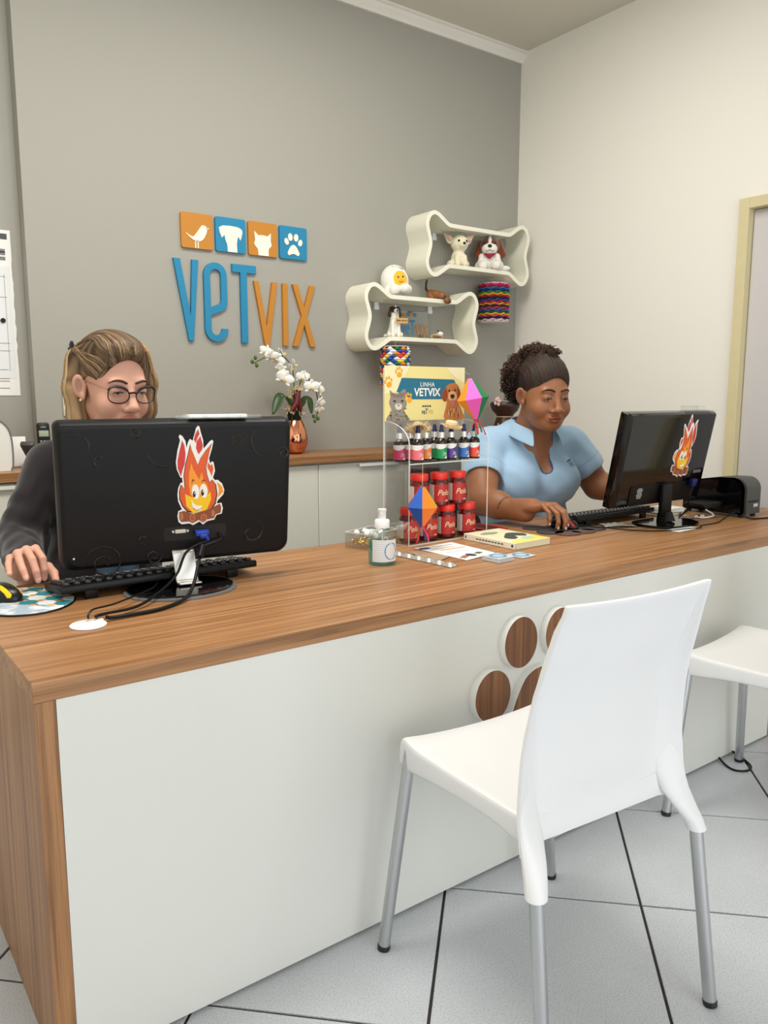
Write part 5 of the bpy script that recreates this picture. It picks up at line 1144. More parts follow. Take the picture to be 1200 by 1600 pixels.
# egg plush
eg = thing('egg_plush', 'white plush egg with a smiling yellow face on the lower bone shelf', 'plush toy', (2.535, 3.335, 1.736), rot=(R(-6), R(-9), R(-24)))
s = SDF(); s.ell((0, 0.005, 0.080), (0.072, 0.062, 0.080), 0.01, cW)
for x in (-0.022, 0.03): s.ell((x, -0.058, 0.024), (0.027, 0.024, 0.026), 0.006, cW)
s.ell((0.045, -0.03, 0.022), (0.028, 0.03, 0.024), 0.008, cW); s.ell((-0.045, -0.02, 0.024), (0.03, 0.03, 0.026), 0.01, cW); s.half((0, 0, 0.002), (0, 0, -1), 0.004)
def egg_paint(V, C):
    k = ((V[:, 0] - 0.018) / 0.037) ** 2 + ((V[:, 2] - 0.074) / 0.042) ** 2 < 1; k &= (V[:, 1] < -0.02) & (V[:, 2] > 0.043); C[k] = srgb(246, 190, 54)[:3]
    return C
s.mesh('body', 0.003, m_plush, eg, egg_paint)
eye(eg, (0.006, -0.0585, 0.083), 0.0042); eye(eg, (0.032, -0.054, 0.083), 0.0042)
MB().tube(spline([(0.006, -0.0605, 0.062), (0.018, -0.0615, 0.055), (0.03, -0.0575, 0.060)], 6), 0.0013, 6).build('stitched_smile', m_blk, eg)
sc_m = MB()
for i in range(7):
    x = -0.012 + 0.008 * i; z = 0.145 - 0.0012 * i * i * 0.4; y = -0.026 - 0.0007 * i
    sc_m.tube(spline([(x, y - 0.006, z), (x + 0.003, y - 0.008, z - 0.006), (x + 0.005, y - 0.006, z - 0.001), (x + 0.006, y - 0.009, z - 0.007)], 3), 0.0009, 5)
tag(sc_m.build('scribbled_writing', m_blk, eg), kind='stuff')
# white chihuahua plush
t = thing('dog_plush', 'cream plush puppy with big pink ears on the upper bone shelf', 'plush toy', (2.952, 3.335, 1.9158), R(-20)); s = SDF()
s.ell((0, 0.01, 0.045), (0.037, 0.042, 0.05), 0.015, cC); s.ell((0.0, -0.005, 0.118), (0.046, 0.042, 0.043), 0.012, cC); s.ell((0.004, -0.042, 0.108), (0.02, 0.02, 0.016), 0.012, cC)
for x in (-0.02, 0.02): s.cone((x, -0.024, 0.05), (x * 1.05, -0.033, 0.014), 0.013, 0.014, 0.008, cC)
for x in (-0.038, 0.038): s.ell((x, 0.012, 0.018), (0.022, 0.03, 0.02), 0.01, cC)
for sg in (-1, 1): s.ell((sg * 0.050, 0.006, 0.138), (0.020, 0.009, 0.022), 0.006, cC, rot=(0, sg * 40, 0)); s.cone((sg * 0.054, 0.006, 0.142), (sg * 0.080, 0.006, 0.164), 0.017, 0.004, 0.004, cC); s.cone((sg * 0.055, -0.008, 0.140), (sg * 0.075, -0.002, 0.158), 0.0105, 0.003, 0.002, cP)
s.half((0, 0, 0.001), (0, 0, -1), 0.004); s.mesh('body', 0.003, m_plush, t)
eye(t, (-0.017, -0.040, 0.126), 0.0075); eye(t, (0.024, -0.038, 0.126), 0.0075); eye(t, (0.005, -0.0605, 0.112), (0.0085, 0.006, 0.007), None, 'nose')
t.scale = (1.04,) * 3
# brown and white puppy plush
t = thing('dog_plush', 'brown and white plush puppy with a red neckerchief on the upper bone shelf', 'plush toy', (3.172, 3.33, 1.9158), R(-42)); s = SDF()
s.ell((0, 0.012, 0.05), (0.045, 0.045, 0.052), 0.015, cW); s.ell((0, 0, 0.130), (0.056, 0.05, 0.052), 0.012, cB); s.ell((0, -0.034, 0.112), (0.040, 0.03, 0.030), 0.012, cW); s.ell((0, -0.030, 0.152), (0.010, 0.024, 0.030), 0.004, cW)
for sg in (-1, 1):
    s.cone((sg * 0.05, 0.006, 0.150), (sg * 0.068, 0.004, 0.090), 0.016, 0.024, 0.006, cB); s.ell((sg * 0.036, -0.045, 0.024), (0.026, 0.028, 0.026), 0.006, cW); s.ell((sg * 0.052, 0.0, 0.026), (0.028, 0.036, 0.028), 0.008, cW); s.cone((sg * 0.04, -0.012, 0.075), (sg * 0.05, -0.03, 0.04), 0.016, 0.016, 0.01, cW)
s.ell((0.085, 0.015, 0.015), (0.032, 0.016, 0.015), 0.008, cW); s.half((0, 0, 0.001), (0, 0, -1), 0.004)
s.mesh('body', 0.003, m_plush, t)
eye(t, (-0.026, -0.045, 0.142), 0.0062); eye(t, (0.026, -0.045, 0.142), 0.0062); eye(t, (0, -0.066, 0.124), (0.0115, 0.008, 0.009), None, 'nose')
MB().tube(spline([(-0.022, -0.060, 0.100), (-0.012, -0.0655, 0.097), (0, -0.0665, 0.104), (0.012, -0.0655, 0.097), (0.022, -0.060, 0.100)], 5), 0.0014, 6).build('stitched_mouth', m_blk, t)
mb = MB(); rows = [[(x, -0.036 - 0.012 * (1 - (x / 0.034) ** 2) - 0.006 * k, 0.088 - 0.032 * k * (1 - abs(x) / 0.036)) for x in [(-0.034 + 0.0068 * i) for i in range(11)]] for k in (0, 0.5, 1)]
o = mb.grid(rows).build('neckerchief', mat('cloth_burgundy', srgb(150, 24, 56), 0.85), t); md = o.modifiers.new('t', 'SOLIDIFY'); md.thickness = 0.003
t.scale = (1.0,) * 3
# crouching cat figurine hanging its head over the edge
t = thing('cat_figurine', 'brown cat figurine creeping over the edge of the lower bone shelf', 'figurine', (2.785, 3.298, 1.7345), R(16)); s = SDF(); cT = srgb(140, 88, 46)
s.chain([(0, 0.055, 0.030), (0, 0.02, 0.024), (0, -0.015, 0.018)], [0.022, 0.021, 0.017], 0.01, cT); s.chain([(0, -0.015, 0.02), (0, -0.036, 0.008)], [0.014, 0.012], 0.01, cT); s.ell((0, -0.050, -0.010), (0.021, 0.017, 0.019), 0.006, cT); s.ell((0, -0.064, -0.018), (0.009, 0.007, 0.007), 0.004, srgb(60, 38, 26))
for sg in (-1, 1):
    s.cone((sg * 0.013, -0.046, 0.004), (sg * 0.019, -0.044, 0.017), 0.008, 0.002, 0.003, srgb(70, 42, 28)); s.cone((sg * 0.016, 0.05, 0.02), (sg * 0.022, 0.03, 0.006), 0.014, 0.006, 0.006, cT); s.cone((sg * 0.014, -0.005, 0.014), (sg * 0.018, -0.028, 0.004), 0.008, 0.005, 0.005, cT)
s.chain([(0, 0.07, 0.036), (0.0, 0.085, 0.06), (-0.003, 0.082, 0.085), (-0.004, 0.076, 0.100)], [0.007, 0.006, 0.005, 0.005], 0.004, srgb(52, 34, 26)); s.mesh('body', 0.0022, m_fig, t)
for sg in (-1, 1): eye(t, (sg * 0.009, -0.0645, -0.006), 0.0028)
t.scale = (1.02,) * 3
# sitting dog figurine with a sign
t = thing('dog_figurine', 'white and dark brown sitting dog figurine carrying a small tan welcome sign', 'figurine', (2.517, 3.335, 1.5268), R(-26)); s = SDF(); cD = srgb(62, 42, 30)
s.cone((0, 0.01, 0.03), (0, 0.0, 0.095), 0.033, 0.022, 0.012, cW); s.ell((0, 0.018, 0.025), (0.034, 0.04, 0.026), 0.01, cW); s.cone((0, 0, 0.095), (0, -0.005, 0.125), 0.02, 0.017, 0.008, cW)
for sg in (-1, 1): s.cone((sg * 0.015, -0.022, 0.075), (sg * 0.015, -0.03, 0.008), 0.0105, 0.0095, 0.006, cW); s.ell((sg * 0.03, 0.0, 0.014), (0.014, 0.028, 0.014), 0.006, cW)
s.ell((0.0, -0.004, 0.138), (0.022, 0.024, 0.021), 0.006, cD); s.cone((0.002, -0.014, 0.134), (0.004, -0.040, 0.128), 0.012, 0.009, 0.005, cW); s.ell((0, -0.014, 0.155), (0.005, 0.012, 0.008), 0.002, cW)
for sg in (-1, 1): s.cone((sg * 0.02, 0, 0.148), (sg * 0.025, 0.002, 0.113), 0.008, 0.012, 0.003, cD)
s.chain([(-0.03, 0.03, 0.012), (-0.05, 0.01, 0.008), (-0.052, -0.012, 0.008)], [0.008, 0.007, 0.005], 0.004, cW); s.half((0, 0, 0.001), (0, 0, -1), 0.003); s.mesh('body', 0.0022, m_fig, t)
eye(t, (0.004, -0.0475, 0.1305), 0.0055, None, 'nose'); [eye(t, (q, -0.024, 0.144), 0.003) for q in (-0.008, 0.011)]
sg_ = MB().box((0.028, -0.046, 0.081), (0.062, 0.005, 0.027), 0.0008, seg=1).build('welcome_sign', mat('sign_tan', srgb(206, 160, 92), 0.6), t)
text('sign_word', 'BEM VINDO', 0.0105, 0.0004, mat('sign_ink', srgb(60, 36, 20), 0.6), sg_, frame((0.028, -0.0488, 0.081), (1, 0, 0), (0, 0, 1)), width=0.0002)
MB().tube(spline([(-0.001, -0.047, 0.094), (0.003, -0.046, 0.11), (0.006, -0.046, 0.122), (0.03, -0.045, 0.112), (0.056, -0.046, 0.094)], 5), 0.0009, 6).build('sign_string', MATS['sign_ink'], t)
# small acrylic plaque
t = thing('acrylic_plaque', 'small clear plaque with blue and orange lettering leaning in the lower bone shelf', 'plaque', (2.70, 3.395, 1.5268), rot=(R(-4), 0, 0))
MB().box((0, 0, 0.0765), (0.186, 0.003, 0.153), 0.0006, seg=1).build('plate', clear('grey_acrylic', (0.86, 0.87, 0.88, 1), 0.4, 0.3), t)
Mq = frame((0, -0.0017, 0), (1, 0, 0), (0, 0, 1))
text('lettering', 'veT', 0.112, 0.0004, m_blue, t, Mq @ T(-0.044, 0.058, 0), sx=0.55, width=0.0006); text('lettering', 'VIX', 0.092, 0.0004, m_or, t, Mq @ T(0.047, 0.044, 0), sx=0.6, width=0.0003)
for i in range(4): MB().prism(rrect(0.019, 0.019, 0.002, 3, -0.068 + 0.024 * i, 0.130), 0.0004, Mq).build('plaque_square', m_blue if i % 2 else m_or, t, smooth=False)
# curled kitten figurine
t = thing('kitten_figurine', 'small beige figurine of a curled kitten beside the clear plaque', 'figurine', (2.79, 3.325, 1.5268), R(0)); s = SDF(); cE = srgb(196, 172, 138)
s.ell((0, 0, 0.014), (0.038, 0.028, 0.016), 0.006, cE); s.ell((0.016, -0.012, 0.030), (0.017, 0.015, 0.012), 0.006, cW)
for x in (0.006, 0.026): s.cone((x, -0.01, 0.038), (x + (x - 0.016) * 0.5, -0.008, 0.049), 0.006, 0.0015, 0.002, cK)
s.chain([(-0.03, -0.012, 0.014), (-0.016, -0.028, 0.012), (0.006, -0.032, 0.012)], [0.006, 0.006, 0.004], 0.003, srgb(120, 90, 60)); s.half((0, 0, 0.001), (0, 0, -1), 0.002); s.mesh('body', 0.0022, m_fig, t)
# concertina lanterns
def wavy_band(r, z0, z1, amp, n=60, k=10, ph=0.0):
    rows = []
    for q in range(5):
        f = q / 4; z = z0 + (z1 - z0) * f; rr = r + amp * (1 - abs(2 * f - 1)) - amp * 0.5
        rows.append([((rr + 0.002 * math.cos(k * 2 * PI * i / n + ph)) * math.cos(2 * PI * i / n), (rr + 0.002 * math.cos(k * 2 * PI * i / n + ph)) * math.sin(2 * PI * i / n), z + 0.0035 * math.sin(k * 2 * PI * i / n + ph)) for i in range(n + 1)])
    return MB().grid(rows)
t = thing('concertina_lantern', 'rainbow striped concertina paper lantern hanging under the upper bone shelf', 'paper lantern', (3.228, 3.345, 1.64))
cols = [(246, 226, 232), (20, 24, 60), (226, 70, 130), (244, 206, 40), (20, 90, 60), (60, 120, 190), (226, 60, 90), (30, 40, 90), (244, 180, 40), (200, 40, 50), (40, 100, 180), (30, 40, 80), (200, 40, 60), (250, 190, 40), (50, 150, 80), (30, 60, 140), (60, 130, 190), (190, 30, 70), (232, 80, 140)]
h_ = 0.205 / len(cols)
for i, c in enumerate(cols): wavy_band(0.083, 0.004 + i * h_, 0.004 + (i + 1) * h_, 0.011, ph=i * 1.5).build('paper_band', mat('tissue_%d_%d_%d' % c, srgb(*c), 0.6), t)
for z in (0.0, 0.209): MB().cyl((0, 0, z), 0.08, 0.003, 40).build('end_disc', mat('card_white', srgb(238, 232, 228), 0.7), t)
MB().tube([(0, 0, 0.21), (0, 0, 0.2525)], 0.0006, 6).build('string', MATS['thread'], t)
t = thing('concertina_lantern', 'multicoloured diamond patterned paper lantern hanging under the lower bone shelf', 'paper lantern', (2.476, 3.275, 1.275))
n, rws, r_, H_ = 12, 8, 0.074, 0.20; dc_ = [(226, 60, 40), (246, 210, 40), (240, 240, 236), (20, 110, 60), (240, 130, 40), (30, 80, 160)]
bk_ = {}
for j in range(rws * 2 - 1):
    for i in range(n):
        a = 2 * PI * (i + 0.5 * (j % 2)) / n; d = PI / n; z = H_ * (j + 1) / (rws * 2); q = H_ / (rws * 2)
        P = lambda aa, zz, rr: (rr * math.cos(aa), rr * math.sin(aa), zz); mb = bk_.setdefault((i * 2 + j * 5 + (i * j) % 3) % 6, MB())
        mb.add([P(a, z - q, r_ - 0.006), P(a + d, z, r_ - 0.002), P(a, z + q, r_ - 0.006), P(a - d, z, r_ - 0.002), P(a, z, r_ + 0.006)], [(0, 1, 4), (1, 2, 4), (2, 3, 4), (3, 0, 4)])
for k, mb in bk_.items(): tag(mb.build('paper_diamonds', mat('tissue_%d_%d_%d' % dc_[k], srgb(*dc_[k]), 0.6), t, smooth=False), kind='stuff')
for z in (0.0, H_): MB().cyl((0, 0, z - 0.001), r_ - 0.003, 0.003, 32).build('end_disc', MATS['card_white'], t)
MB().tube([(0, 0, H_), (0, 0, 0.2295)], 0.0006, 6).build('string', MATS['thread'], t)
# ================================================================== BACK COUNTER THINGS
t = wthing('orchid', 'white moth orchid in a shiny copper pot on the back worktop', 'potted plant', (1.895, 3.30, CT))
m_cop = mat('copper', srgb(226, 150, 116), 0.09, 1.0); pc_ = (1.895, 3.30, CT + 0.0006)
MB().lathe([(0, 0.0), (0.030, 0.0), (0.045, 0.010), (0.058, 0.035), (0.0625, 0.062), (0.060, 0.092), (0.051, 0.125), (0.041, 0.15), (0.037, 0.158), (0.035, 0.157), (0.035, 0.13), (0, 0.13)], pc_, 48).build('pot', m_cop, t)
MB().lathe([(0, 0.10), (0.026, 0.10), (0.036, 0.205), (0.034, 0.205), (0.031, 0.19), (0, 0.185)], pc_, 32).build('inner_pot', m_blk, t)
m_leaf = mat('orchid_leaf', srgb(48, 78, 38), 0.4, var=0.2, vscale=40); m_stem = mat('orchid_stem', srgb(70, 96, 40), 0.5)
def leaf(base, mid, tip, w_, up=(0, -0.4, 1)):
    P = spline([base, mid, tip], 7); rows = []
    for i, p in enumerate(P):
        s_ = i / (len(P) - 1); ww = w_ * (math.sin(PI * min(1, s_ * 0.9 + 0.08)) ** 0.7); tg = (P[min(i + 1, len(P) - 1)] - P[max(i - 1, 0)]).normalized(); sd = tg.cross(Vector(up)).normalized(); nu = sd.cross(tg)
        rows.append([p + sd * (ww * k) + nu * (abs(k) * ww * 0.3) for k in (-1, -0.5, 0, 0.5, 1)])
    o = MB().grid(rows).build('leaf', m_leaf, t); md = o.modifiers.new('t', 'SOLIDIFY'); md.thickness = 0.002; return o
leaf((1.878, 3.285, 1.165), (1.812, 3.265, 1.225), (1.755, 3.255, 1.145), 0.028); leaf((1.912, 3.285, 1.165), (1.945, 3.265, 1.213), (1.962, 3.255, 1.145), 0.026); leaf((1.895, 3.31, 1.165), (1.90, 3.35, 1.22), (1.92, 3.385, 1.20), 0.026)
MB().tube(spline([(1.887, 3.29, 1.15), (1.885, 3.28, 1.27), (1.868, 3.27, 1.36), (1.82, 3.265, 1.41), (1.76, 3.26, 1.415), (1.69, 3.265, 1.385), (1.672, 3.268, 1.375)], 7), 0.0028, 8).build('stem', m_stem, t)
MB().tube(spline([(1.903, 3.29, 1.15), (1.908, 3.285, 1.25), (1.93, 3.28, 1.305), (1.97, 3.27, 1.30), (2.0, 3.268, 1.24), (2.008, 3.27, 1.17), (1.995, 3.27, 1.12)], 7), 0.0028, 8).build('stem', m_stem, t)
MB().tube([(1.872, 3.285, 1.0), (1.868, 3.27, 1.26)], 0.0016, 6).build('support_stick', m_stem, t)
m_pet = mat('orchid_petal', srgb(242, 241, 236), 0.6, sss=0.0); m_lip = mat('orchid_lip', srgb(222, 190, 96), 0.6)
def flower(c, r_, yaw, pitch, spin=0):
    M = T(*c) @ Euler((R(pitch), 0, R(yaw))).to_matrix().to_4x4() @ Matrix.Rotation(R(spin), 4, 'Y')   # flower faces local -Y
    mb = MB()
    for (a, l, w_, off) in ((90, 0.9, 0.52, 0.004), (210, 0.85, 0.46, 0.004), (330, 0.85, 0.46, 0.004), (18, 1.0, 0.92, 0.0), (162, 1.0, 0.92, 0.0)):
        rows = []; L_ = r_ * l
        for i in range(7):
            s_ = i / 6; ww = r_ * w_ * 0.55 * math.sin(PI * (0.12 + 0.86 * s_)) ** 0.6 if 0 < i < 6 else r_ * 0.08; row = []
            for k in (-1, -0.5, 0, 0.5, 1):
                x_, z_ = L_ * s_, ww * k; yy = off - 0.15 * r_ * s_ * s_ + 0.10 * r_ * k * k; ca, sa = math.cos(R(a)), math.sin(R(a)); row.append((x_ * ca - z_ * sa, yy, x_ * sa + z_ * ca))
            rows.append(row)
        mb.grid(rows, M=M)
    f_ = mb.build('flower', m_pet, t); md = f_.modifiers.new('t', 'SOLIDIFY'); md.thickness = 0.0012
    MB().ball((0, -0.006, -r_ * 0.12), (r_ * 0.14, r_ * 0.18, r_ * 0.2), 8, 6, M=M).build('flower_lip', m_lip, f_)
for c, r_, yaw, pi_, sp_ in (((1.727, 3.262, 1.428), .036, -60, -10, 20), ((1.752, 3.245, 1.405), .036, -30, 15, 0), ((1.785, 3.255, 1.39), .038, -15, 10, 30), ((1.825, 3.272, 1.42), .040, 60, -35, 15), ((1.80, 3.255, 1.345), .036, -20, 20, 60), ((1.807, 3.232, 1.305), .046, -20, 8, 25), ((1.862, 3.27, 1.355), .036, 70, -10, 0),
                            ((1.893, 3.28, 1.372), .036, 60, -20, 20), ((1.918, 3.262, 1.312), .038, 0, 0, 10), ((1.956, 3.275, 1.318), .036, 40, -20, 0), ((1.957, 3.24, 1.268), .044, -10, 5, 0), ((2.002, 3.25, 1.258), .042, 20, 5, 20), ((2.01, 3.25, 1.192), .038, 25, 15, 10), ((2.008, 3.262, 1.158), .032, 10, 25, 0), ((2.02, 3.27, 1.23), .03, 50, 0, 0)):
    flower(c, r_, yaw, pi_, sp_)
for c in ((1.681, 3.27, 1.4), (1.665, 3.27, 1.382), (1.687, 3.27, 1.366), (1.983, 3.27, 1.133), (2.008, 3.27, 1.122), (1.99, 3.27, 1.110)): MB().ball(c, (0.008, 0.008, 0.010), 10, 8).build('bud', m_stem, t)
rn = random.Random(4); mo = MB()
for (cx, cy, cz) in ((1.845, 3.262, 1.237), (1.893, 3.255, 1.262), (1.858, 3.268, 1.166), (1.908, 3.268, 1.158), (1.885, 3.27, 1.165)):
    for i in range(22):
        a = Vector((rn.gauss(0, 0.012), rn.gauss(0, 0.006), rn.gauss(0, 0.009))); mo.tube([Vector((cx, cy, cz)) + a, Vector((cx, cy, cz)) + a + Vector((rn.gauss(0, 0.009), rn.gauss(0, 0.006), rn.gauss(0, 0.009)))], 0.0018, 5)
tag(mo.build('dry_moss', mat('moss_straw', srgb(226, 202, 150), 0.85), t), kind='stuff')
MB().tube([(1.862, 3.262, 1.165), (1.884, 3.256, 1.20), (1.898, 3.26, 1.262)], [0.015, 0.016, 0.012], 8).tube([(1.905, 3.262, 1.165), (1.896, 3.258, 1.20), (1.875, 3.262, 1.24)], [0.013, 0.014, 0.012], 8).build('burgundy_ribbon', mat('ribbon_burgundy', srgb(96, 14, 22), 0.35), t)
# brown vase in the corner
t = thing('brown_vase', 'dark brown waisted vase with gold sprigs on the back worktop behind the woman in blue', 'vase', (3.265, 3.275, CT + 0.0006))
MB().lathe([(0, 0), (0.082, 0), (0.088, 0.01), (0.080, 0.055), (0.062, 0.105), (0.048, 0.148), (0.047, 0.156), (0.052, 0.166), (0.074, 0.188), (0.084, 0.212), (0.084, 0.228), (0.078, 0.236), (0.066, 0.232), (0, 0.222)], n=40).build('body', mat('vase_brown', srgb(58, 34, 28), 0.35), t)
MB().lathe([(0.0485, 0.150), (0.0495, 0.152), (0.0485, 0.155)], n=40).build('cream_band', mat('band_cream', srgb(206, 176, 140), 0.5), t)
gp = MB()
for a in (-130, -100, -160):
    for k in range(5): 
        z = 0.05 + 0.012 * k; rr = 0.0815 - (z - 0.055) * 0.36; aa = R(a + (8 if k % 2 else -8)); gp.ball((rr * math.cos(aa), rr * math.sin(aa), z + 0.012), (0.004, 0.004, 0.008), 8, 6)
tag(gp.build('gold_sprig', mat('gold_paint', srgb(206, 176, 110), 0.4), t), kind='stuff')
fl_ = MB()
for i in range(5): a = 2 * PI * i / 5; fl_.ball((-0.088 + 0.016 * math.cos(a), -0.03 + 0.004 * math.sin(2 * a), 0.240 + 0.016 * math.sin(a)), (0.012, 0.005, 0.012), 8, 6)
fl_.ball((-0.088, -0.036, 0.24), 0.007, 8, 6); fl_.build('pink_flower', mat('flower_pink', srgb(232, 196, 190), 0.6), t)
MB().tube([(-0.088, -0.028, 0.238), (-0.06, -0.02, 0.226)], 0.003, 8).build('flower_stalk', m_stem, t)
# left end of the worktop
t = wthing('white_machine', 'white office machine with a rounded shoulder at the left end of the worktop', 'machine', (0.47, 3.27, CT))
mp_ = [(0.30, 0.0), (0.617, 0.0), (0.622, 0.03), (0.622, 0.11), (0.612, 0.155), (0.590, 0.182), (0.565, 0.192), (0.30, 0.195)]
MB().prism([(x, z) for x, z in mp_], 0.20, frame((0, 3.37, CT + 0.0008), (1, 0, 0), (0, 0, 1))).build('casing', mat('machine_white', srgb(232, 231, 226), 0.4), t)
MB().tube(spline([(0.617, 3.1695, CT + 0.004), (0.624, 3.169, CT + 0.03), (0.624, 3.169, CT + 0.11), (0.614, 3.169, CT + 0.156), (0.59, 3.169, CT + 0.184), (0.565, 3.169, CT + 0.193)], 5), 0.003, 8).build('trim_seam', mat('machine_grey', srgb(110, 112, 112), 0.5), t)
MB().box((0.57, 3.169, CT + 0.165), (0.03, 0.004, 0.02), 0.002).build('display_window', m_scr, t)
t = thing('card_stand', 'small white upright sign card on the worktop beside the white machine', 'sign card', (0.668, 3.30, CT + 0.0008), R(-8))
MB().box((0, 0.0, 0.062), (0.062, 0.003, 0.115), 0.0005, M=Matrix.Rotation(R(-8), 4, 'X')).build('card', m_pap, t); MB().box((0, 0.005, 0.006), (0.066, 0.03, 0.012), 0.002).build('card_foot', m_acr, t)
t = thing('card_reader', 'dark grey handheld card reader leaning on the worktop', 'card reader', (0.70, 3.235, CT + 0.001), R(-30))
MB().box((0, 0, 0), (0.05, 0.10, 0.022), 0.007, M=T(0, 0.0, 0.068) @ Euler((R(-38), 0, 0)).to_matrix().to_4x4()).build('casing', mat('reader_grey', srgb(70, 72, 76), 0.45), t)
MB().box((0, 0.012, 0.0115), (0.038, 0.04, 0.002), 0.0005, M=T(0, 0.0, 0.068) @ Euler((R(-38), 0, 0)).to_matrix().to_4x4()).build('display', m_scr, t)
MB().lathe([(0, 0), (0.028, 0), (0.03, 0.008), (0.016, 0.018), (0.014, 0.06), (0, 0.062)], n=20).build('prop_foot', mat('foot_russet', srgb(120, 52, 36), 0.4), t)
t = thing('cordless_phone', 'black cordless telephone standing in its cradle on the worktop', 'telephone', (0.777, 3.345, CT + 0.0008), R(-6))
MB().box((0, 0, 0.016), (0.075, 0.085, 0.032), 0.01).box((0, 0.02, 0.04), (0.066, 0.03, 0.04), 0.008).build('cradle', m_blk, t)
Mph = T(0, 0.004, 0.102) @ Euler((R(-10), 0, 0)).to_matrix().to_4x4()
MB().box((0, 0, 0), (0.048, 0.026, 0.135), 0.010, M=Mph).build('handset', m_blk, t)
MB().box((0, -0.0135, 0.022), (0.036, 0.002, 0.024), 0.0006, M=Mph).build('display', mat('lcd_green', srgb(150, 160, 140), 0.4), t)
kp = MB()
for i in range(3):
    for j in range(4): kp.box((-0.012 + 0.012 * i, -0.0135, -0.008 - 0.012 * j), (0.008, 0.002, 0.006), 0.001, M=Mph, seg=1)
tag(kp.build('keypad', mat('key_grey', srgb(150, 150, 150), 0.5), t), kind='stuff')
MB().box((0, -0.0135, 0.048), (0.02, 0.002, 0.004), 0.0005, M=Mph).build('earpiece', mat('key_grey', srgb(150, 150, 150), 0.5), t)
# papers and plate on the wall
t = wthing('wall_chart', 'tall white printed chart pinned to the grey wall at the left edge', 'chart', (0.56, 3.519, 1.232))
Mw = frame((0, 3.5185, 0), (1, 0, 0), (0, 0, 1)); rn = random.Random(9)
edge_ = [(0.738 + rn.uniform(-0.003, 0.002) if 1.35 < z < 1.75 else 0.738, z) for z in np.linspace(1.232, 1.88, 30)]
MB().prism([(0.38, 1.232)] + edge_ + [(0.38, 1.88)], 0.0015, Mw).build('sheet', m_pap, t, smooth=False)
MB().prism([(0.38, 1.30)] + [(0.728, 1.30), (0.728, 1.74), (0.38, 1.74)], 0.001, Mw @ T(0, 0, 0.0015)).build('upper_sheet', mat('paper_cool', srgb(226, 228, 228), 0.8), t, smooth=False)
ln = MB()
for z in (1.845, 1.70, 1.62, 1.44, 1.41, 1.335, 1.30, 1.29, 1.262): ln.box((0.60, 3.5157, z), (0.2 if z < 1.4 else 0.22, 0.0004, 0.0022))
for z in (1.79, 1.77, 1.80): ln.box((0.70, 3.5165, z), (0.03, 0.0006, 0.014))
for x in (0.705, 0.66): ln.box((x, 3.5157, 1.52), (0.0014, 0.0004, 0.38))
ln.build('printed_lines', mat('ink_pale', srgb(120, 120, 120), 0.6), t)
MB().box((0.70, 3.5165, 1.855), (0.05, 0.0006, 0.022)).build('printed_heading', mat('ink_slate', srgb(70, 72, 76), 0.6), t)
MB().cyl((0, 0, 0), 0.0095, 0.006, 18, M=Mw @ T(0.69, 1.529, 0.0025)).build('magnet', m_blk, t)
t = wthing('wall_plate', 'pale rectangular wall plate behind the woman in the dark cardigan', 'wall plate', (0.928, YB, 1.148))
MB().box((0.928, YB - 0.005, 1.213), (0.095, 0.009, 0.13), 0.003).build('plate', mat('plate_ivory', srgb(214, 212, 190), 0.5), t); MB().box((0.928, YB - 0.0105, 1.213), (0.05, 0.004, 0.07), 0.001).build('plate_insert', mat('plate_insert', srgb(200, 198, 176), 0.5), t)
# ================================================================== PEOPLE AND THEIR CHAIRS
m_skin1 = attr_mat('skin_fair', 0.5, 0.12, 0.05, 500, 0.35); m_skin2 = attr_mat('skin_brown', 0.45, 0.1, 0.05, 500, 0.4)
m_hair = attr_mat('hair_strands', 0.5, 0.0, 0.0, 300, 0.28); m_cloth = attr_mat('knit_cloth', 0.9, 0.0, 0.25, 900, 0.15, 0.3)
def Mx(loc, yaw=0, pitch=0, roll=0, s=1.0):
    """local frame: face/front along -Y, up +Z; pitch > 0 looks down"""
    return Matrix.Translation(loc) @ Matrix.Rotation(R(yaw), 4, 'Z') @ Matrix.Rotation(R(pitch), 4, 'X') @ Matrix.Rotation(R(roll), 4, 'Y')
def scaled(s, k):
    new = []
    for o in s.ops:
        if o[0] == 'c': new.append(('c', o[1] * k, o[2] * k, o[3] * k, o[4] * k, o[5] * k) + o[6:])
        elif o[0] == 'e': new.append(('e', o[1] * k, o[2] * k, o[3], o[4] * k) + o[5:])
        else: new.append(o)
    s.ops = new; return s
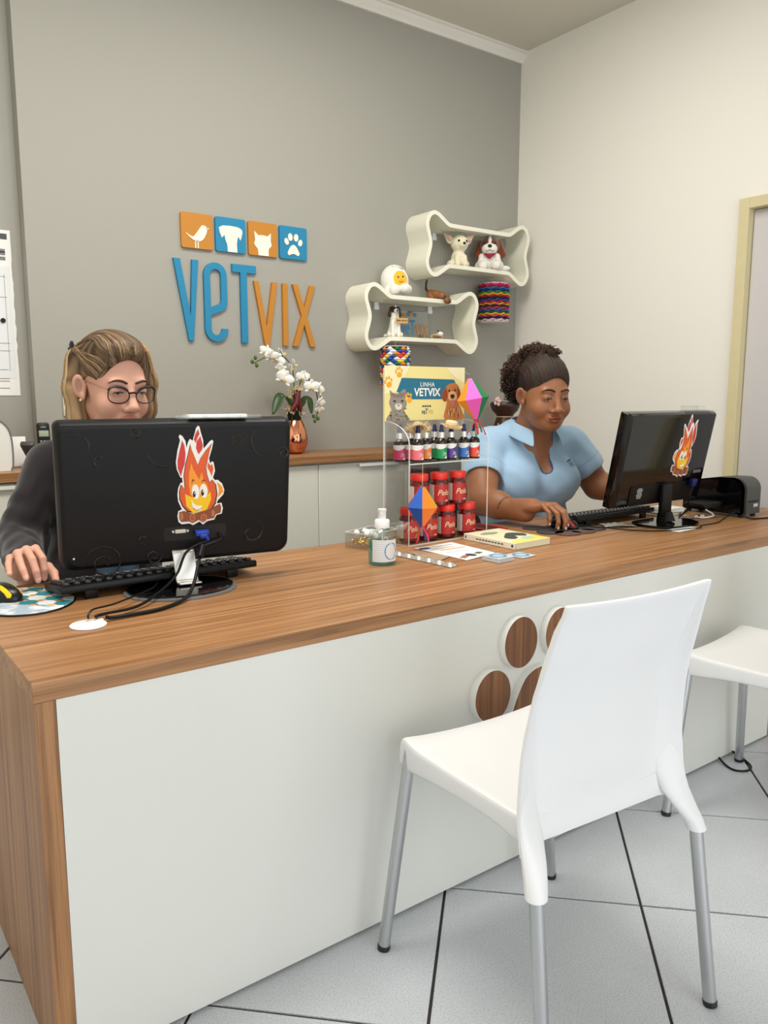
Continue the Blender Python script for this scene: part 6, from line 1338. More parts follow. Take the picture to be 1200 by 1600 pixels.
def head_sdf(sk, full=0.0, lid=0.0035, nw=1.0, lip=1.0):
    s = SDF(); f = 1 + full
    s.ell((0, 0.012, 0.038), (0.072, 0.094, 0.079), 0.01, sk); s.ell((0, -0.030, -0.028), (0.061 * f, 0.062, 0.084), 0.03, sk)
    s.ell((0, -0.062, -0.094), (0.027 * f, 0.024, 0.020), 0.024, sk); s.ell((0, -0.035, -0.078), (0.047 * f, 0.045, 0.03), 0.02, sk)
    for g in (-1, 1):
        s.ell((g * 0.036 * f, -0.058, -0.040), (0.027, 0.027, 0.028), 0.015, sk); s.ell((g * 0.026, -0.076, 0.021), (0.021, 0.012, 0.008), 0.014, sk)
    for g in (-1, 1): s.ell((g * 0.031, -0.102, -0.001), (0.0185, 0.015, 0.0125), 0.010, sk, sub=True)
    s.cone((0, -0.084, 0.010), (0, -0.107, -0.034), 0.0085, 0.0115, 0.010, sk); s.ell((0, -0.109, -0.036), (0.0115 * nw, 0.010, 0.0098), 0.006, sk)
    for g in (-1, 1): s.ell((g * 0.0125 * nw, -0.098, -0.040), (0.0085 * nw, 0.011, 0.0078), 0.005, sk)
    for g in (-1, 1): s.ell((g * 0.031, -0.0765, 0), (0.0165, 0.0150, 0.0142), 0.004, sk)
    for g in (-1, 1): s.ell((g * 0.031, -0.092, -0.0035), (0.0125, 0.0085, lid), 0.0015, sk, sub=True)
    lc = tuple(c * k for c, k in zip(sk[:3], (0.86, 0.60, 0.60)))
    s.ell((0, -0.084, -0.066), (0.026, 0.012, 0.016), 0.012, sk)
    for g in (-1, 1): s.ell((g * 0.009, -0.0945, -0.0625), (0.0145, 0.0058 * lip, 0.0043 * lip), 0.004, lc, rot=(0, g * 10, 0))
    s.ell((0, -0.0935, -0.0725), (0.0190, 0.0064 * lip, 0.0056 * lip), 0.004, lc)
    s.ell((0, -0.1005, -0.0672), (0.021, 0.006, 0.0011), 0.0015, tuple(c * 0.45 for c in lc), sub=True)  # mouth slit: shade between the lips painted as a darker lip colour
    for g in (-1, 1):
        s.ell((g * 0.078, 0.014, -0.008), (0.0065, 0.0190, 0.0295), 0.004, sk, rot=(0, g * 10, -g * 32)); s.ell((g * 0.085, 0.006, -0.004), (0.0065, 0.0105, 0.019), 0.002, tuple(c * 0.7 for c in sk[:3]), rot=(0, g * 10, -g * 32), sub=True); s.ell((g * 0.073, 0.004, -0.030), (0.006, 0.009, 0.011), 0.004, sk)  # ear hollow painted in darker skin, its shade put into the colour
    return s
def face_parts(parent, M, k, sk_brow, iris, look=(0, -14), brow_h=0.024, lash=0.0008):
    P = lambda x, y, z: M @ (Vector((x, y, z)) * k)
    for g in (-1, 1):
        c = (g * 0.031, -0.0765, 0.0); eb = MB().ball((0, 0, 0), 0.0128 * k, 16, 10, M=M @ T(*[q * k for q in c])).build('eyeball', mat('eye_white', srgb(222, 214, 206), 0.25), parent)
        d = Vector((math.sin(R(look[0])), -math.cos(R(look[1])) * math.cos(R(look[0])), math.sin(R(look[1]))))
        MB().ball((0, 0, 0), 0.0065 * k, 12, 8, M=M @ T(*[q * k for q in (Vector(c) + d * 0.0076)])).build('iris', mat('iris_dark', srgb(*iris), 0.1), eb)
        br = spline([P(g * 0.011, -0.0915, brow_h - 0.003), P(g * 0.026, -0.0925, brow_h + 0.003), P(g * 0.040, -0.086, brow_h + 0.002), P(g * 0.050, -0.075, brow_h - 0.006)], 5)
        MB().tube(br, [0.0026 * k + 0.0012 * k * math.sin(PI * i / 15) - 0.0018 * k * (i / 15) for i in range(16)], 8).build('eyebrow', mat(sk_brow[0], srgb(*sk_brow[1]), 0.8), parent)
        la = spline([P(g * 0.0185, -0.0895, -0.003), P(g * 0.026, -0.0925, -0.0006), P(g * 0.034, -0.0925, -0.0008), P(g * 0.0425, -0.0875, -0.0045)], 5)
        MB().tube(la, lash * k, 6).build('eyelashes', mat('lash_black', srgb(24, 18, 16), 0.7), parent)
def hand(s, M, k, sk, curl=((20, 25, 15),) * 4, right=True, spread=4, thumb_in=0.0, thumb=None):
    """fingers along +Y, palm down; thumb on -X for a right hand"""
    g = 1 if right else -1; tips = []
    h = SDF()
    h.ell((0, 0.052, 0), (0.038, 0.052, 0.0145), 0.01, sk); h.cone((0, -0.035, 0.002), (0, 0.02, 0), 0.0255, 0.027, 0.015, sk); h.ell((-g * 0.022, 0.035, -0.008), (0.018, 0.032, 0.014), 0.012, sk); h.ell((g * 0.024, 0.035, -0.007), (0.014, 0.036, 0.013), 0.012, sk)
    K = ((-0.029, 0.090, 0.0085, (0.043, 0.026, 0.020)), (-0.0095, 0.096, 0.0088, (0.047, 0.030, 0.021)), (0.0105, 0.092, 0.0084, (0.043, 0.028, 0.020)), (0.029, 0.082, 0.0074, (0.034, 0.021, 0.017)))
    for i, (x, y, r, L) in enumerate(K):
        p = Vector((g * x, y, 0.0015)); a = 0.0; sp = R((i - 1.4) * spread) * g; rr = [r * 1.06, r, r * 0.93, r * 0.82]
        h.cone((g * x * 0.75, 0.055, 0), p, 0.0115, r * 1.12, 0.006, sk)
        for j in range(3):
            a += R(curl[i][j]); d = Vector((math.sin(sp) * math.cos(a), math.cos(sp) * math.cos(a), -math.sin(a))); q = p + d * L[j]
            h.cone(p, q, rr[j], rr[j + 1], 0.0022 if j else 0.004, sk); p = q
        nz = Vector((math.sin(sp) * math.sin(a), math.cos(sp) * math.sin(a), math.cos(a))); tips.append((p - d * 0.002 + nz * (rr[3] * 0.72), d, nz, r))
    b = Vector((-g * 0.024, 0.018, -0.006)); m1 = Vector((-g * (0.046 - thumb_in), 0.050, -0.014)); m2 = Vector((-g * (0.055 - thumb_in * 2), 0.080, -0.019)); t_ = Vector((-g * (0.050 - thumb_in * 2.6), 0.106, -0.024))
    if thumb: m1, m2, t_ = (Vector((-g * q[0], q[1], q[2])) for q in thumb)
    h.cone(b, m1, 0.0155, 0.0115, 0.008, sk); h.cone(m1, m2, 0.0108, 0.0098, 0.003, sk); h.cone(m2, t_, 0.0098, 0.0082, 0.003, sk)
    d = (t_ - m2).normalized(); side = Vector((-g, 0, 0.35)).normalized(); nz = (side - d * side.dot(d)).normalized(); tips.append((t_ - d * 0.002 + nz * 0.006, d, nz, 0.0092))
    scaled(h, k).xf(M); s.join(h)
    return [(M @ (p * k), (M.to_3x3() @ d).normalized(), (M.to_3x3() @ n).normalized(), r * k) for p, d, n, r in tips]
def nails(parent, tips, colr):
    for p, d, n, r in tips:
        M = Matrix((d.cross(n), d, n)).transposed().to_4x4(); M.translation = p
        MB().ball((0, 0, 0), (r * 0.66, r * 0.95, r * 0.24), 10, 6, M=M).build('fingernail', mat('nail_%d' % colr[0], srgb(*colr), 0.25), parent)
def aim(p, fwd, up):
    """matrix whose +Y is fwd and +Z near up"""
    y = Vector(fwd).normalized(); z = Vector(up); z = (z - y * z.dot(y)).normalized(); x = y.cross(z)
    M = Matrix((x, y, z)).transposed().to_4x4(); M.translation = Vector(p); return M
def trace(s, p, d, far=0.6):
    p = np.array(p, float); d = np.array(d, float); d /= np.linalg.norm(d); t = 0
    for _ in range(80):
        v = float(s.ev((p + d * t)[None])[0]); t += v * 0.8
        if abs(v) < 2e-4 or t > far: break
    q = p + d * t; e = 0.004; n = np.array([s.ev((q + np.eye(3)[i] * e)[None])[0] - s.ev((q - np.eye(3)[i] * e)[None])[0] for i in range(3)]); return Vector(q), Vector(n / np.linalg.norm(n))
def office_chair(label, loc, rz, bw=0.22):
    t = thing('office_chair', label, 'chair', loc, R(rz), 'office chairs behind the counter'); m_f = mat('chair_fabric', srgb(24, 24, 26), 0.85, bump=0.3, bscale=600)
    MB().box((0, 0, 0.445), (0.48, 0.46, 0.06), 0.028, seg=3).build('seat', m_f, t)
    rows = []
    for i in range(9):
        z = 0.56 + 0.46 * i / 8; w = bw * (0.82 + 0.18 * math.sin(PI * (i + 1) / 10)); rows.append([(w * k, 0.295 + 0.03 * (i / 8) - 0.045 * k * k - 0.02 * math.sin(PI * i / 8), z) for k in (-1, -0.75, -0.4, 0, 0.4, 0.75, 1)])
    b = MB().grid(rows).build('backrest', m_f, t); md = b.modifiers.new('t', 'SOLIDIFY'); md.thickness = 0.045; md.offset = 1; bv = b.modifiers.new('b', 'BEVEL'); bv.width = 0.014; bv.segments = 3
    MB().tube(spline([(0, 0.18, 0.41), (0, 0.30, 0.42), (0, 0.335, 0.50), (0, 0.335, 0.66)], 5), 0.02, 10, flat=0.5).build('back_post', m_blk, t)
    MB().cyl((0, 0, 0.09), 0.026, 0.33, 16).build('gas_column', m_blk, t)
    for i in range(5):
        a = 2 * PI * i / 5 + 0.3; c, s_ = math.cos(a), math.sin(a); l = MB().tube([(0.02 * c, 0.02 * s_, 0.105), (0.27 * c, 0.27 * s_, 0.075)], [0.022, 0.015], 10).build('base_leg', m_blk, t)
        MB().tube([(0.27 * c - 0.012 * s_, 0.27 * s_ + 0.012 * c, 0.028), (0.27 * c + 0.012 * s_, 0.27 * s_ - 0.012 * c, 0.028)], 0.0275, 14).tube([(0.27 * c, 0.27 * s_, 0.03), (0.27 * c, 0.27 * s_, 0.075)], 0.006, 8).build('caster', m_blk, l)
    return t
def legs(parent, M, colr, z_floor_world=0.0):
    """seated trousers and shoes, local frame front = -Y"""
    s = SDF(); c = srgb(*colr)
    s.ell((0, 0.01, 0.585), (0.185, 0.15, 0.095), 0.03, c)
    for g in (-1, 1):
        s.cone((g * 0.095, 0.0, 0.575), (g * 0.11, -0.42, 0.565), 0.083, 0.062, 0.03, c); s.cone((g * 0.11, -0.42, 0.56), (g * 0.115, -0.40, 0.12), 0.060, 0.046, 0.02, c)
    s.half((0, 0, 0.478), (0, 0, -1), 0.0) if False else None
    s.xf(M); s.mesh('trousers', 0.007, m_cloth, parent)
    for g in (-1, 1):
        q = SDF(); q.cone((g * 0.115, -0.395, 0.045), (g * 0.12, -0.55, 0.036), 0.042, 0.034, 0.01, srgb(26, 24, 24)); q.ell((g * 0.115, -0.40, 0.075), (0.046, 0.055, 0.05), 0.02, srgb(26, 24, 24)); q.half((0, 0, 0.003), (0, 0, -1), 0.004); q.xf(M); q.mesh('shoe', 0.005, attr_mat('shoe_leather', 0.5), parent)
def project(s, pts, off):
    P = np.array([tuple(p) for p in pts]); e = 0.003
    for _ in range(4):
        d = s.ev(P); g = np.stack([s.ev(P + np.eye(3)[i] * e) - s.ev(P - np.eye(3)[i] * e) for i in range(3)], 1); g /= np.linalg.norm(g, axis=1)[:, None] + 1e-9
        P = P - g * np.clip(d - off, -0.03, 0.03)[:, None]
    return [Vector(p) for p in P]
def locks(paths, radius, colors, n=6, flat=0.5, seed=1, jit=0.004, surf=None):
    """tapered strands as one coloured mesh, laid on the surface surf when given"""
    rn = random.Random(seed); mb = MB(); cols = []; allp = []
    for p in paths:
        q = [Vector(a) + Vector((rn.gauss(0, jit), rn.gauss(0, jit), rn.gauss(0, jit))) * (0.3 + 0.7 * k / len(p)) for k, a in enumerate(p)]; allp.append(spline(q, 5))
    if surf is not None:
        flatp = project(surf, [v for p in allp for v in p], radius * 0.15); k = 0
        for i, p in enumerate(allp): allp[i] = flatp[k:k + len(p)]; k += len(p)
    for i, pts in enumerate(allp):
        m = len(pts); r = radius * rn.uniform(0.7, 1.2); b = len(mb.v)
        mb.tube(pts, [r * (0.35 + 0.65 * math.sin(PI * min(0.97, 0.15 + 0.8 * k / (m - 1))) ** 0.6) for k in range(m)], n, flat=flat)
        c = colors(i, rn); cols += [tuple(x * (0.85 + 0.3 * (0.5 + 0.5 * math.sin(k * 1.3 + i))) for x in c[:3]) + (1,) for k in range(len(mb.v) - b)]
    return mb, cols
def build_col(mb, cols, name, m, parent):
    o = mb.build(name, m, parent, angle=80); at = o.data.color_attributes.new('Col', 'FLOAT_COLOR', 'POINT'); at.data.foreach_set('color', np.array(cols, np.float32).ravel()); return o
# ------------------------------------------------------------------ woman in the dark cardigan (left)
office_chair('black office chair under the woman in the dark cardigan', (0.80, 2.56, 0), 6, 0.18)
p1 = wthing('person', 'woman in glasses and dark cardigan reaching for the mouse behind the left monitor', 'person', (0.735, 2.5, 0))
sk1 = srgb(216, 164, 142); S1 = 1.14
Mh1 = Mx((0.714, 2.256, 1.266), 9.5, 12, 0)
hd = scaled(head_sdf(sk1, 0.0, 0.0022), S1).xf(Mh1)
B1 = SDF(); cx, cy = 0.735, 2.46
hb = Mh1 @ (Vector((0, 0.028, -0.06)) * S1)
B1.cone(hb, (cx, cy - 0.06, 1.085), 0.060, 0.066, 0.02, sk1); B1.cone((cx, cy - 0.06, 1.085), (cx, cy - 0.03, 1.0), 0.066, 0.09, 0.03, sk1)
B1.cone((cx - 0.13, cy - 0.03, 1.035), (cx + 0.13, cy - 0.03, 1.035), 0.056, 0.056, 0.03, sk1); B1.ell((cx, cy, 0.92), (0.155, 0.105, 0.16), 0.03, sk1); B1.ell((cx, cy + 0.01, 0.72), (0.14, 0.11, 0.14), 0.03, sk1)
RS, RE, RW = Vector((0.575, 2.42, 1.035)), Vector((0.478, 2.425, 0.825)), Vector((0.448, 2.200, 0.786))
LS, LE, LW = Vector((0.895, 2.42, 1.035)), Vector((0.985, 2.37, 0.845)), Vector((0.885, 2.16, 0.842))
for a, b, c in ((RS, RE, RW), (LS, LE, LW)): B1.chain([a, b, c], [0.052, 0.042, 0.027], 0.02, sk1)
tipsR = hand(B1, aim((0.440, 2.166, 0.780), (-0.20, -0.68, 0.66), (-0.12, 0.6, 0.8)), 1.08, sk1, ((70, 48, 24), (64, 42, 22), (56, 32, 16), (52, 12, 8)), True, 14, 0, ((0.045, 0.040, -0.026), (0.050, 0.056, -0.056), (0.047, 0.064, -0.082)))
tipsL = hand(B1, aim(LW, (-0.12, -0.98, 0.0), (0, -0.0, 1)), 1.05, sk1, ((4, 14, 10),) * 4, False, 4)
B1.join(hd)
Mi1 = np.array(Mh1.inverted()); NP = lambda V, Mi, k: (V @ Mi[:3, :3].T + Mi[:3, 3]) / k
def paint1(V, C):
    L_ = NP(V, Mi1, S1); face = np.abs(L_[:, 2]) < 0.13
    for g in (-1, 1):
        d = np.sqrt(((L_[:, 0] - g * 0.04) / 0.022) ** 2 + ((L_[:, 1] + 0.07) / 0.03) ** 2 + ((L_[:, 2] + 0.036) / 0.018) ** 2); w = np.clip(1 - d, 0, 1)[:, None] * face[:, None] * 0.35; C = C * (1 - w) + C * w * np.array([1.0, 0.72, 0.70])
    d = np.sqrt(((L_[:, 0]) / 0.016) ** 2 + ((L_[:, 1] + 0.108) / 0.02) ** 2 + ((L_[:, 2] + 0.036) / 0.014) ** 2); w = np.clip(1 - d, 0, 1)[:, None] * 0.4; C = C * (1 - w) + C * w * np.array([1.0, 0.74, 0.72])
    for t in tipsR + tipsL:
        w = np.clip(1 - np.linalg.norm(V - np.array(t[0]), axis=1) / 0.03, 0, 1)[:, None] * 0.4; C = C * (1 - w) + C * w * np.array([1.0, 0.72, 0.70])
    return C.astype(np.float32)
B1.mesh('body', 0.0026, m_skin1, p1, paint1); nails(p1, tipsR, (226, 170, 160))
face_parts(p1, Mh1, S1, ('brow_brown', (66, 44, 34)), (50, 40, 34), (0, -30), 0.023, 0.0012)
# polo and cardigan
P1 = SDF(); cb = srgb(96, 128, 158)
P1.cone((cx - 0.13, cy - 0.03, 1.032), (cx + 0.13, cy - 0.03, 1.032), 0.060, 0.060, 0.03, cb); P1.ell((cx, cy, 0.92), (0.162, 0.112, 0.17), 0.03, cb)
for g in (-1, 1): P1.ell((cx + g * 0.07, cy - 0.09, 0.915), (0.072, 0.06, 0.07), 0.03, cb)
P1.ell((cx, cy + 0.01, 0.72), (0.155, 0.125, 0.17), 0.04, cb); P1.ell((cx, cy + 0.03, 0.60), (0.175, 0.14, 0.09), 0.03, cb)
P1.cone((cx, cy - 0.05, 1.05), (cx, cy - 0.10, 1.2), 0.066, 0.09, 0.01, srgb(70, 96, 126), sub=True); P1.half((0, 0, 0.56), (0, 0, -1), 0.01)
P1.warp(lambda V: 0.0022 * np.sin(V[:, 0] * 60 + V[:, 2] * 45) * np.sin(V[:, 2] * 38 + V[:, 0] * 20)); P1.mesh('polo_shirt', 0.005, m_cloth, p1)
K1 = SDF(); ck = srgb(46, 42, 45)
K1.cone((cx - 0.135, cy - 0.028, 1.035), (cx + 0.135, cy - 0.028, 1.035), 0.068, 0.068, 0.03, ck); K1.ell((cx, cy, 0.92), (0.178, 0.126, 0.18), 0.03, ck); K1.ell((cx, cy + 0.01, 0.72), (0.172, 0.142, 0.19), 0.04, ck)
K1.chain([RS, RE], [0.068, 0.063], 0.02, ck); K1.chain([RE, RW + (RE - RW).normalized() * 0.035], [0.063, 0.050], 0.02, ck); K1.chain([LS, LE], [0.066, 0.060], 0.02, ck); K1.chain([LE, LW + (LE - LW).normalized() * 0.03], [0.060, 0.046], 0.02, ck)
K1.ell((cx, cy - 0.19, 0.85), (0.085, 0.16, 0.40), 0.012, ck, sub=True); K1.cone((cx, cy - 0.05, 1.03), (cx, cy - 0.10, 1.2), 0.082, 0.10, 0.01, ck, sub=True); K1.half((0, 0, 0.565), (0, 0, -1), 0.01)
def folds1(V):
    d = 0.0022 * np.sin(V[:, 2] * 80 + V[:, 1] * 45 + 2.5 * np.sin(V[:, 0] * 60 + V[:, 1] * 20)) + 0.0012 * np.sin(V[:, 2] * 50 - V[:, 0] * 70 + V[:, 1] * 90)
    arm = np.clip((0.60 - V[:, 0]) / 0.06, 0, 1) + np.clip((V[:, 0] - 0.88) / 0.06, 0, 1); return d * (0.35 + 0.65 * np.clip(arm, 0, 1)) * np.clip((1.06 - V[:, 2]) / 0.08, 0.2, 1)
K1.warp(folds1)
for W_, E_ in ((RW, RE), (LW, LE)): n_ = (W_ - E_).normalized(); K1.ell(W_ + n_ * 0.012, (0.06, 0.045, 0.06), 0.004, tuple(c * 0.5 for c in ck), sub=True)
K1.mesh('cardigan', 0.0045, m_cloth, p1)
legs(p1, T(cx, cy + 0.03, -0.0), (40, 52, 74))
# hair: half pulled back, blond lengths over brown roots
H1 = SDF(); hb_, hl = srgb(70, 51, 38), srgb(164, 134, 98)
H1.ell((0, 0.016, 0.040), (0.079, 0.101, 0.086), 0.01, hb_); H1.ell((-0.008, -0.035, 0.092), (0.052, 0.05, 0.027), 0.03, hb_)
H1.chain([(-0.060, 0.055, 0.05), (-0.070, 0.052, -0.02), (-0.067, 0.036, -0.10), (-0.058, 0.02, -0.155)], [0.028, 0.024, 0.022, 0.012], 0.02, hl)
H1.chain([(0.055, -0.015, 0.075), (0.086, -0.012, 0.01), (0.090, -0.008, -0.06), (0.080, -0.01, -0.15)], [0.026, 0.020, 0.021, 0.012], 0.02, hl); H1.chain([(0.03, 0.07, 0.03), (0.04, 0.075, -0.06), (0.03, 0.06, -0.14)], [0.05, 0.045, 0.02], 0.02, hb_); H1.chain([(-0.03, 0.075, 0.03), (-0.03, 0.078, -0.06), (-0.03, 0.06, -0.14)], [0.05, 0.045, 0.02], 0.02, hb_)
H1.ell((0.0, -0.098, -0.012), (0.068, 0.062, 0.092), 0.012, hb_, sub=True); H1.ell((-0.075, -0.03, -0.03), (0.03, 0.052, 0.055), 0.008, hb_, sub=True)
H1.ell((0, -0.05, -0.12), (0.058, 0.06, 0.075), 0.01, hb_, sub=True)
def hp1(V, C):
    L_ = NP(V, Mi1, S1); st = 0.5 + 0.5 * np.sin(L_[:, 0] * 330 + L_[:, 1] * 240 + 3 * np.sin(L_[:, 2] * 30)); low = np.clip((0.06 - L_[:, 2]) / 0.09, 0, 1)
    w = np.clip(low * 0.8 + st * 0.35 - 0.1, 0, 1)[:, None]; a, b = np.array(hb_[:3]), np.array(hl[:3]); return ((a * (1 - w) + b * w) * (0.8 + 0.35 * st[:, None])).astype(np.float32)
scaled(H1, S1).xf(Mh1); H1.mesh('hair', 0.003, m_hair, p1, hp1)
rn = random.Random(21); paths = []
for i in range(70):     # swept back from the brow to the clip
    x = -0.062 + 0.115 * i / 69; z_ = rn.uniform(-0.006, 0.004); paths.append([(x * 0.98, -0.084 + 0.35 * abs(x) ** 1.2, 0.066 - 4.2 * x * x + z_), (x * 1.02, -0.068, 0.092 - 3.8 * x * x + z_), (x * 1.03 - 0.005, -0.045, 0.110 - 3.0 * x * x), (x * 0.9 - 0.018, 0.005, 0.130 - 3.2 * (x + 0.01) ** 2), (-0.05 + x * 0.35, 0.06, 0.100)])
for i in range(34):     # temple to clip
    f = i / 33; paths.append([(-0.056 - 0.014 * f, -0.070 + 0.034 * f, 0.056 - 0.050 * f), (-0.070 - 0.006 * f, -0.048 + 0.022 * f, 0.070 - 0.048 * f), (-0.080, -0.012, 0.076 - 0.042 * f), (-0.082, 0.03, 0.078 - 0.012 * f), (-0.072, 0.062, 0.078)])
n_dark = len(paths)
for i in range(60):     # lengths behind the near ear
    f = rn.random(); paths.append([(-0.070 + 0.01 * f, 0.060 + 0.01 * f, 0.080), (-0.088 + 0.012 * f, 0.054 + 0.02 * f, 0.01), (-0.090 + 0.02 * f, 0.036 + 0.03 * f, -0.07), (-0.074 + 0.03 * f, 0.01 + 0.04 * f, -0.15 - 0.02 * rn.random())])
for i in range(70):     # far side curtain
    f = rn.random(); paths.append([(0.035 + 0.02 * f, -0.055 + 0.05 * f, 0.115 - 0.01 * f), (0.078 + 0.006 * f, -0.045 + 0.06 * f, 0.065), (0.098, -0.035 + 0.06 * f, -0.01), (0.101 - 0.008 * f, -0.028 + 0.05 * f, -0.08), (0.084, -0.03 + 0.05 * f, -0.16)])
def hc1(i, r_): w = (0.02 + 0.5 * r_.random() ** 1.6) if i < n_dark else (0.35 + 0.65 * r_.random()); return tuple(a * (1 - w) + b * w for a, b in zip(hb_[:3], srgb(192, 160, 118)[:3]))
paths = [[Mh1 @ (Vector(a) * S1) for a in p] for p in paths]
mb, cols = locks(paths, 0.0046, hc1, 6, 0.6, 3, 0.003, H1); build_col(mb, cols, 'hair_locks', m_hair, p1)
ch = lambda x, y, z: Mh1 @ (Vector((x, y, z)) * S1)
MB().ball(ch(-0.078, 0.060, 0.082), 0.007, 10, 8).ball(ch(-0.081, 0.054, 0.089), 0.005, 8, 6).ball(ch(-0.080, 0.066, 0.072), 0.005, 8, 6).build('hair_clip', mat('clip_dark', srgb(30, 44, 48), 0.3), p1)
MB().ball(ch(-0.0775, 0.004, -0.040), 0.0034, 10, 8).build('earring', mat('pearl', srgb(236, 232, 226), 0.2), p1)
# glasses
gm = MB(); m_fr = mat('glasses_frame', srgb(34, 26, 30), 0.25); gy = -0.1015
def lens_loop(g): return [(g * 0.0345 + 0.0255 * math.copysign(abs(math.cos(a)) ** 0.85, math.cos(a)), -0.006 + 0.0195 * math.copysign(abs(math.sin(a)) ** 0.8, math.sin(a)) + g * 0.004 * math.cos(a) * (1 if math.sin(a) > 0 else 0)) for a in [2 * PI * i / 32 for i in range(32)]]
for g in (-1, 1):
    lp = lens_loop(g); pts = [ch(x, gy + 0.35 * max(0, abs(x) - 0.02) ** 1.3, z) for x, z in lp]
    gm.tube(pts + [pts[0]], [0.0015 * S1 + (0.0017 * S1 if lp[i % 32][1] > 0.004 else 0) for i in range(33)], 8, cap=False)
gm.tube([ch(-0.010, gy - 0.001, -0.001), ch(0, gy - 0.003, 0.001), ch(0.010, gy - 0.001, -0.001)], 0.0024 * S1, 8); gl = gm.build('glasses', m_fr, p1)
m_len = clear('lens_glass', (0.97, 0.97, 0.97, 1), 0.15, 0.15)
for g in (-1, 1):
    lp = lens_loop(g); MB().add([ch(x, gy + 0.35 * max(0, abs(x) - 0.02) ** 1.3, z) for x, z in lp], [tuple(range(32))]).build('lens', m_len, gl)
    MB().tube([ch(g * 0.060, gy + 0.008, 0.006), ch(g * 0.070, gy + 0.03, 0.008), ch(g * 0.0765, -0.03, 0.010), ch(g * 0.077, 0.006, 0.012)], 0.0014 * S1, 8).build('temple', mat('temple_gold', srgb(190, 160, 130), 0.25, 0.9), gl)
# ------------------------------------------------------------------ woman in the blue polo (right)
office_chair('black office chair under the woman in the blue polo', (2.46, 2.62, 0), -18)
p2 = wthing('person', 'woman in a light blue polo shirt with a curly dark updo, hand on the mouse', 'person', (2.44, 2.5, 0))
sk2 = srgb(152, 100, 68); S2 = 1.165
Mh2 = Mx((2.355, 2.152, 1.238), -18.5, 9, 0); Mi2 = np.array(Mh2.inverted())
hd = scaled(head_sdf(sk2, 0.15, 0.0046, 1.28, 1.22), S2).xf(Mh2)
Mt = Mx((2.425, 2.305, 0), -20)     # torso frame
def tp(x, y, z): return Mt @ Vector((x, y, z))
B2 = SDF(); hb = Mh2 @ (Vector((0, 0.03, -0.06)) * S2)
B2.cone(hb, tp(0, -0.06, 1.09), 0.066, 0.072, 0.02, sk2); B2.cone(tp(0, -0.06, 1.09), tp(0, -0.03, 1.0), 0.073, 0.092, 0.03, sk2)
TB = SDF(); TB.cone((-0.155, -0.02, 1.035), (0.155, -0.02, 1.035), 0.064, 0.064, 0.03, sk2); TB.ell((0, 0.0, 0.93), (0.18, 0.128, 0.16), 0.03, sk2)
for g in (-1, 1): TB.ell((g * 0.09, -0.105, 0.895), (0.088, 0.074, 0.085), 0.03, sk2)
TB.ell((0, 0.02, 0.75), (0.175, 0.125, 0.14), 0.04, sk2); B2.join(TB.xf(Mt))
RS, RE, RW = tp(-0.195, 0.0, 1.02), Vector((2.098, 2.215, 0.832)), Vector((2.108, 1.995, 0.808))
LS, LE, LW = tp(0.195, -0.01, 1.02), Vector((2.685, 2.125, 0.845)), Vector((2.655, 2.045, 0.826))
LE, LW = Vector((2.70, 2.15, 0.855)), Vector((2.725, 2.05, 0.842))
for a, b, c in ((RS, RE, RW), (LS, LE, LW)): B2.chain([a, a.lerp(b, 0.5), b, b.lerp(c, 0.35), c], [0.068, 0.066, 0.056, 0.051, 0.033], 0.02, sk2)
tipsR = hand(B2, aim(RW + Vector((0.002, -0.004, 0.027)), (0.16, -0.96, 0.10), (0.02, 0.1, 1)), 1.06, sk2, ((34, 38, 22), (36, 40, 24), (40, 42, 24), (42, 42, 24)), True, 5, 0.004)
tipsL = hand(B2, aim(LW, (-0.10, -0.98, 0.06), (0.1, 0, 1)), 1.05, sk2, ((4, 12, 10),) * 4, False, 5)
B2.join(hd)
def paint2(V, C):
    L_ = NP(V, Mi2, S2); face = (np.abs(L_[:, 2]) < 0.14) & (L_[:, 1] < 0.05)
    for g in (-1, 1):
        d = np.sqrt(((L_[:, 0] - g * 0.04) / 0.024) ** 2 + ((L_[:, 1] + 0.07) / 0.03) ** 2 + ((L_[:, 2] + 0.036) / 0.02) ** 2); w = np.clip(1 - d, 0, 1)[:, None] * face[:, None] * 0.3; C = C * (1 - w) + C * w * np.array([1.0, 0.78, 0.74])
    ink = [(2.0581, 2.0894, 0.8198), (2.0636, 2.0856, 0.8389), (2.0761, 2.0819, 0.8527), (2.091, 2.0772, 0.8592), (2.1055, 2.0684, 0.859)]   # small line tattoo near the elbow
    for a, b in zip(ink, ink[1:]):
        a, b = np.array(a), np.array(b); t = np.clip((V - a) @ (b - a) / ((b - a) @ (b - a)), 0, 1); C[np.linalg.norm(V - a - t[:, None] * (b - a), axis=1) < 0.0036] *= 0.45
    return C.astype(np.float32)
B2.mesh('body', 0.0028, m_skin2, p2, paint2); nails(p2, tipsR, (236, 206, 196))
face_parts(p2, Mh2, S2, ('brow_black', (34, 22, 18)), (30, 18, 12), (0, -16), 0.025, 0.0011)
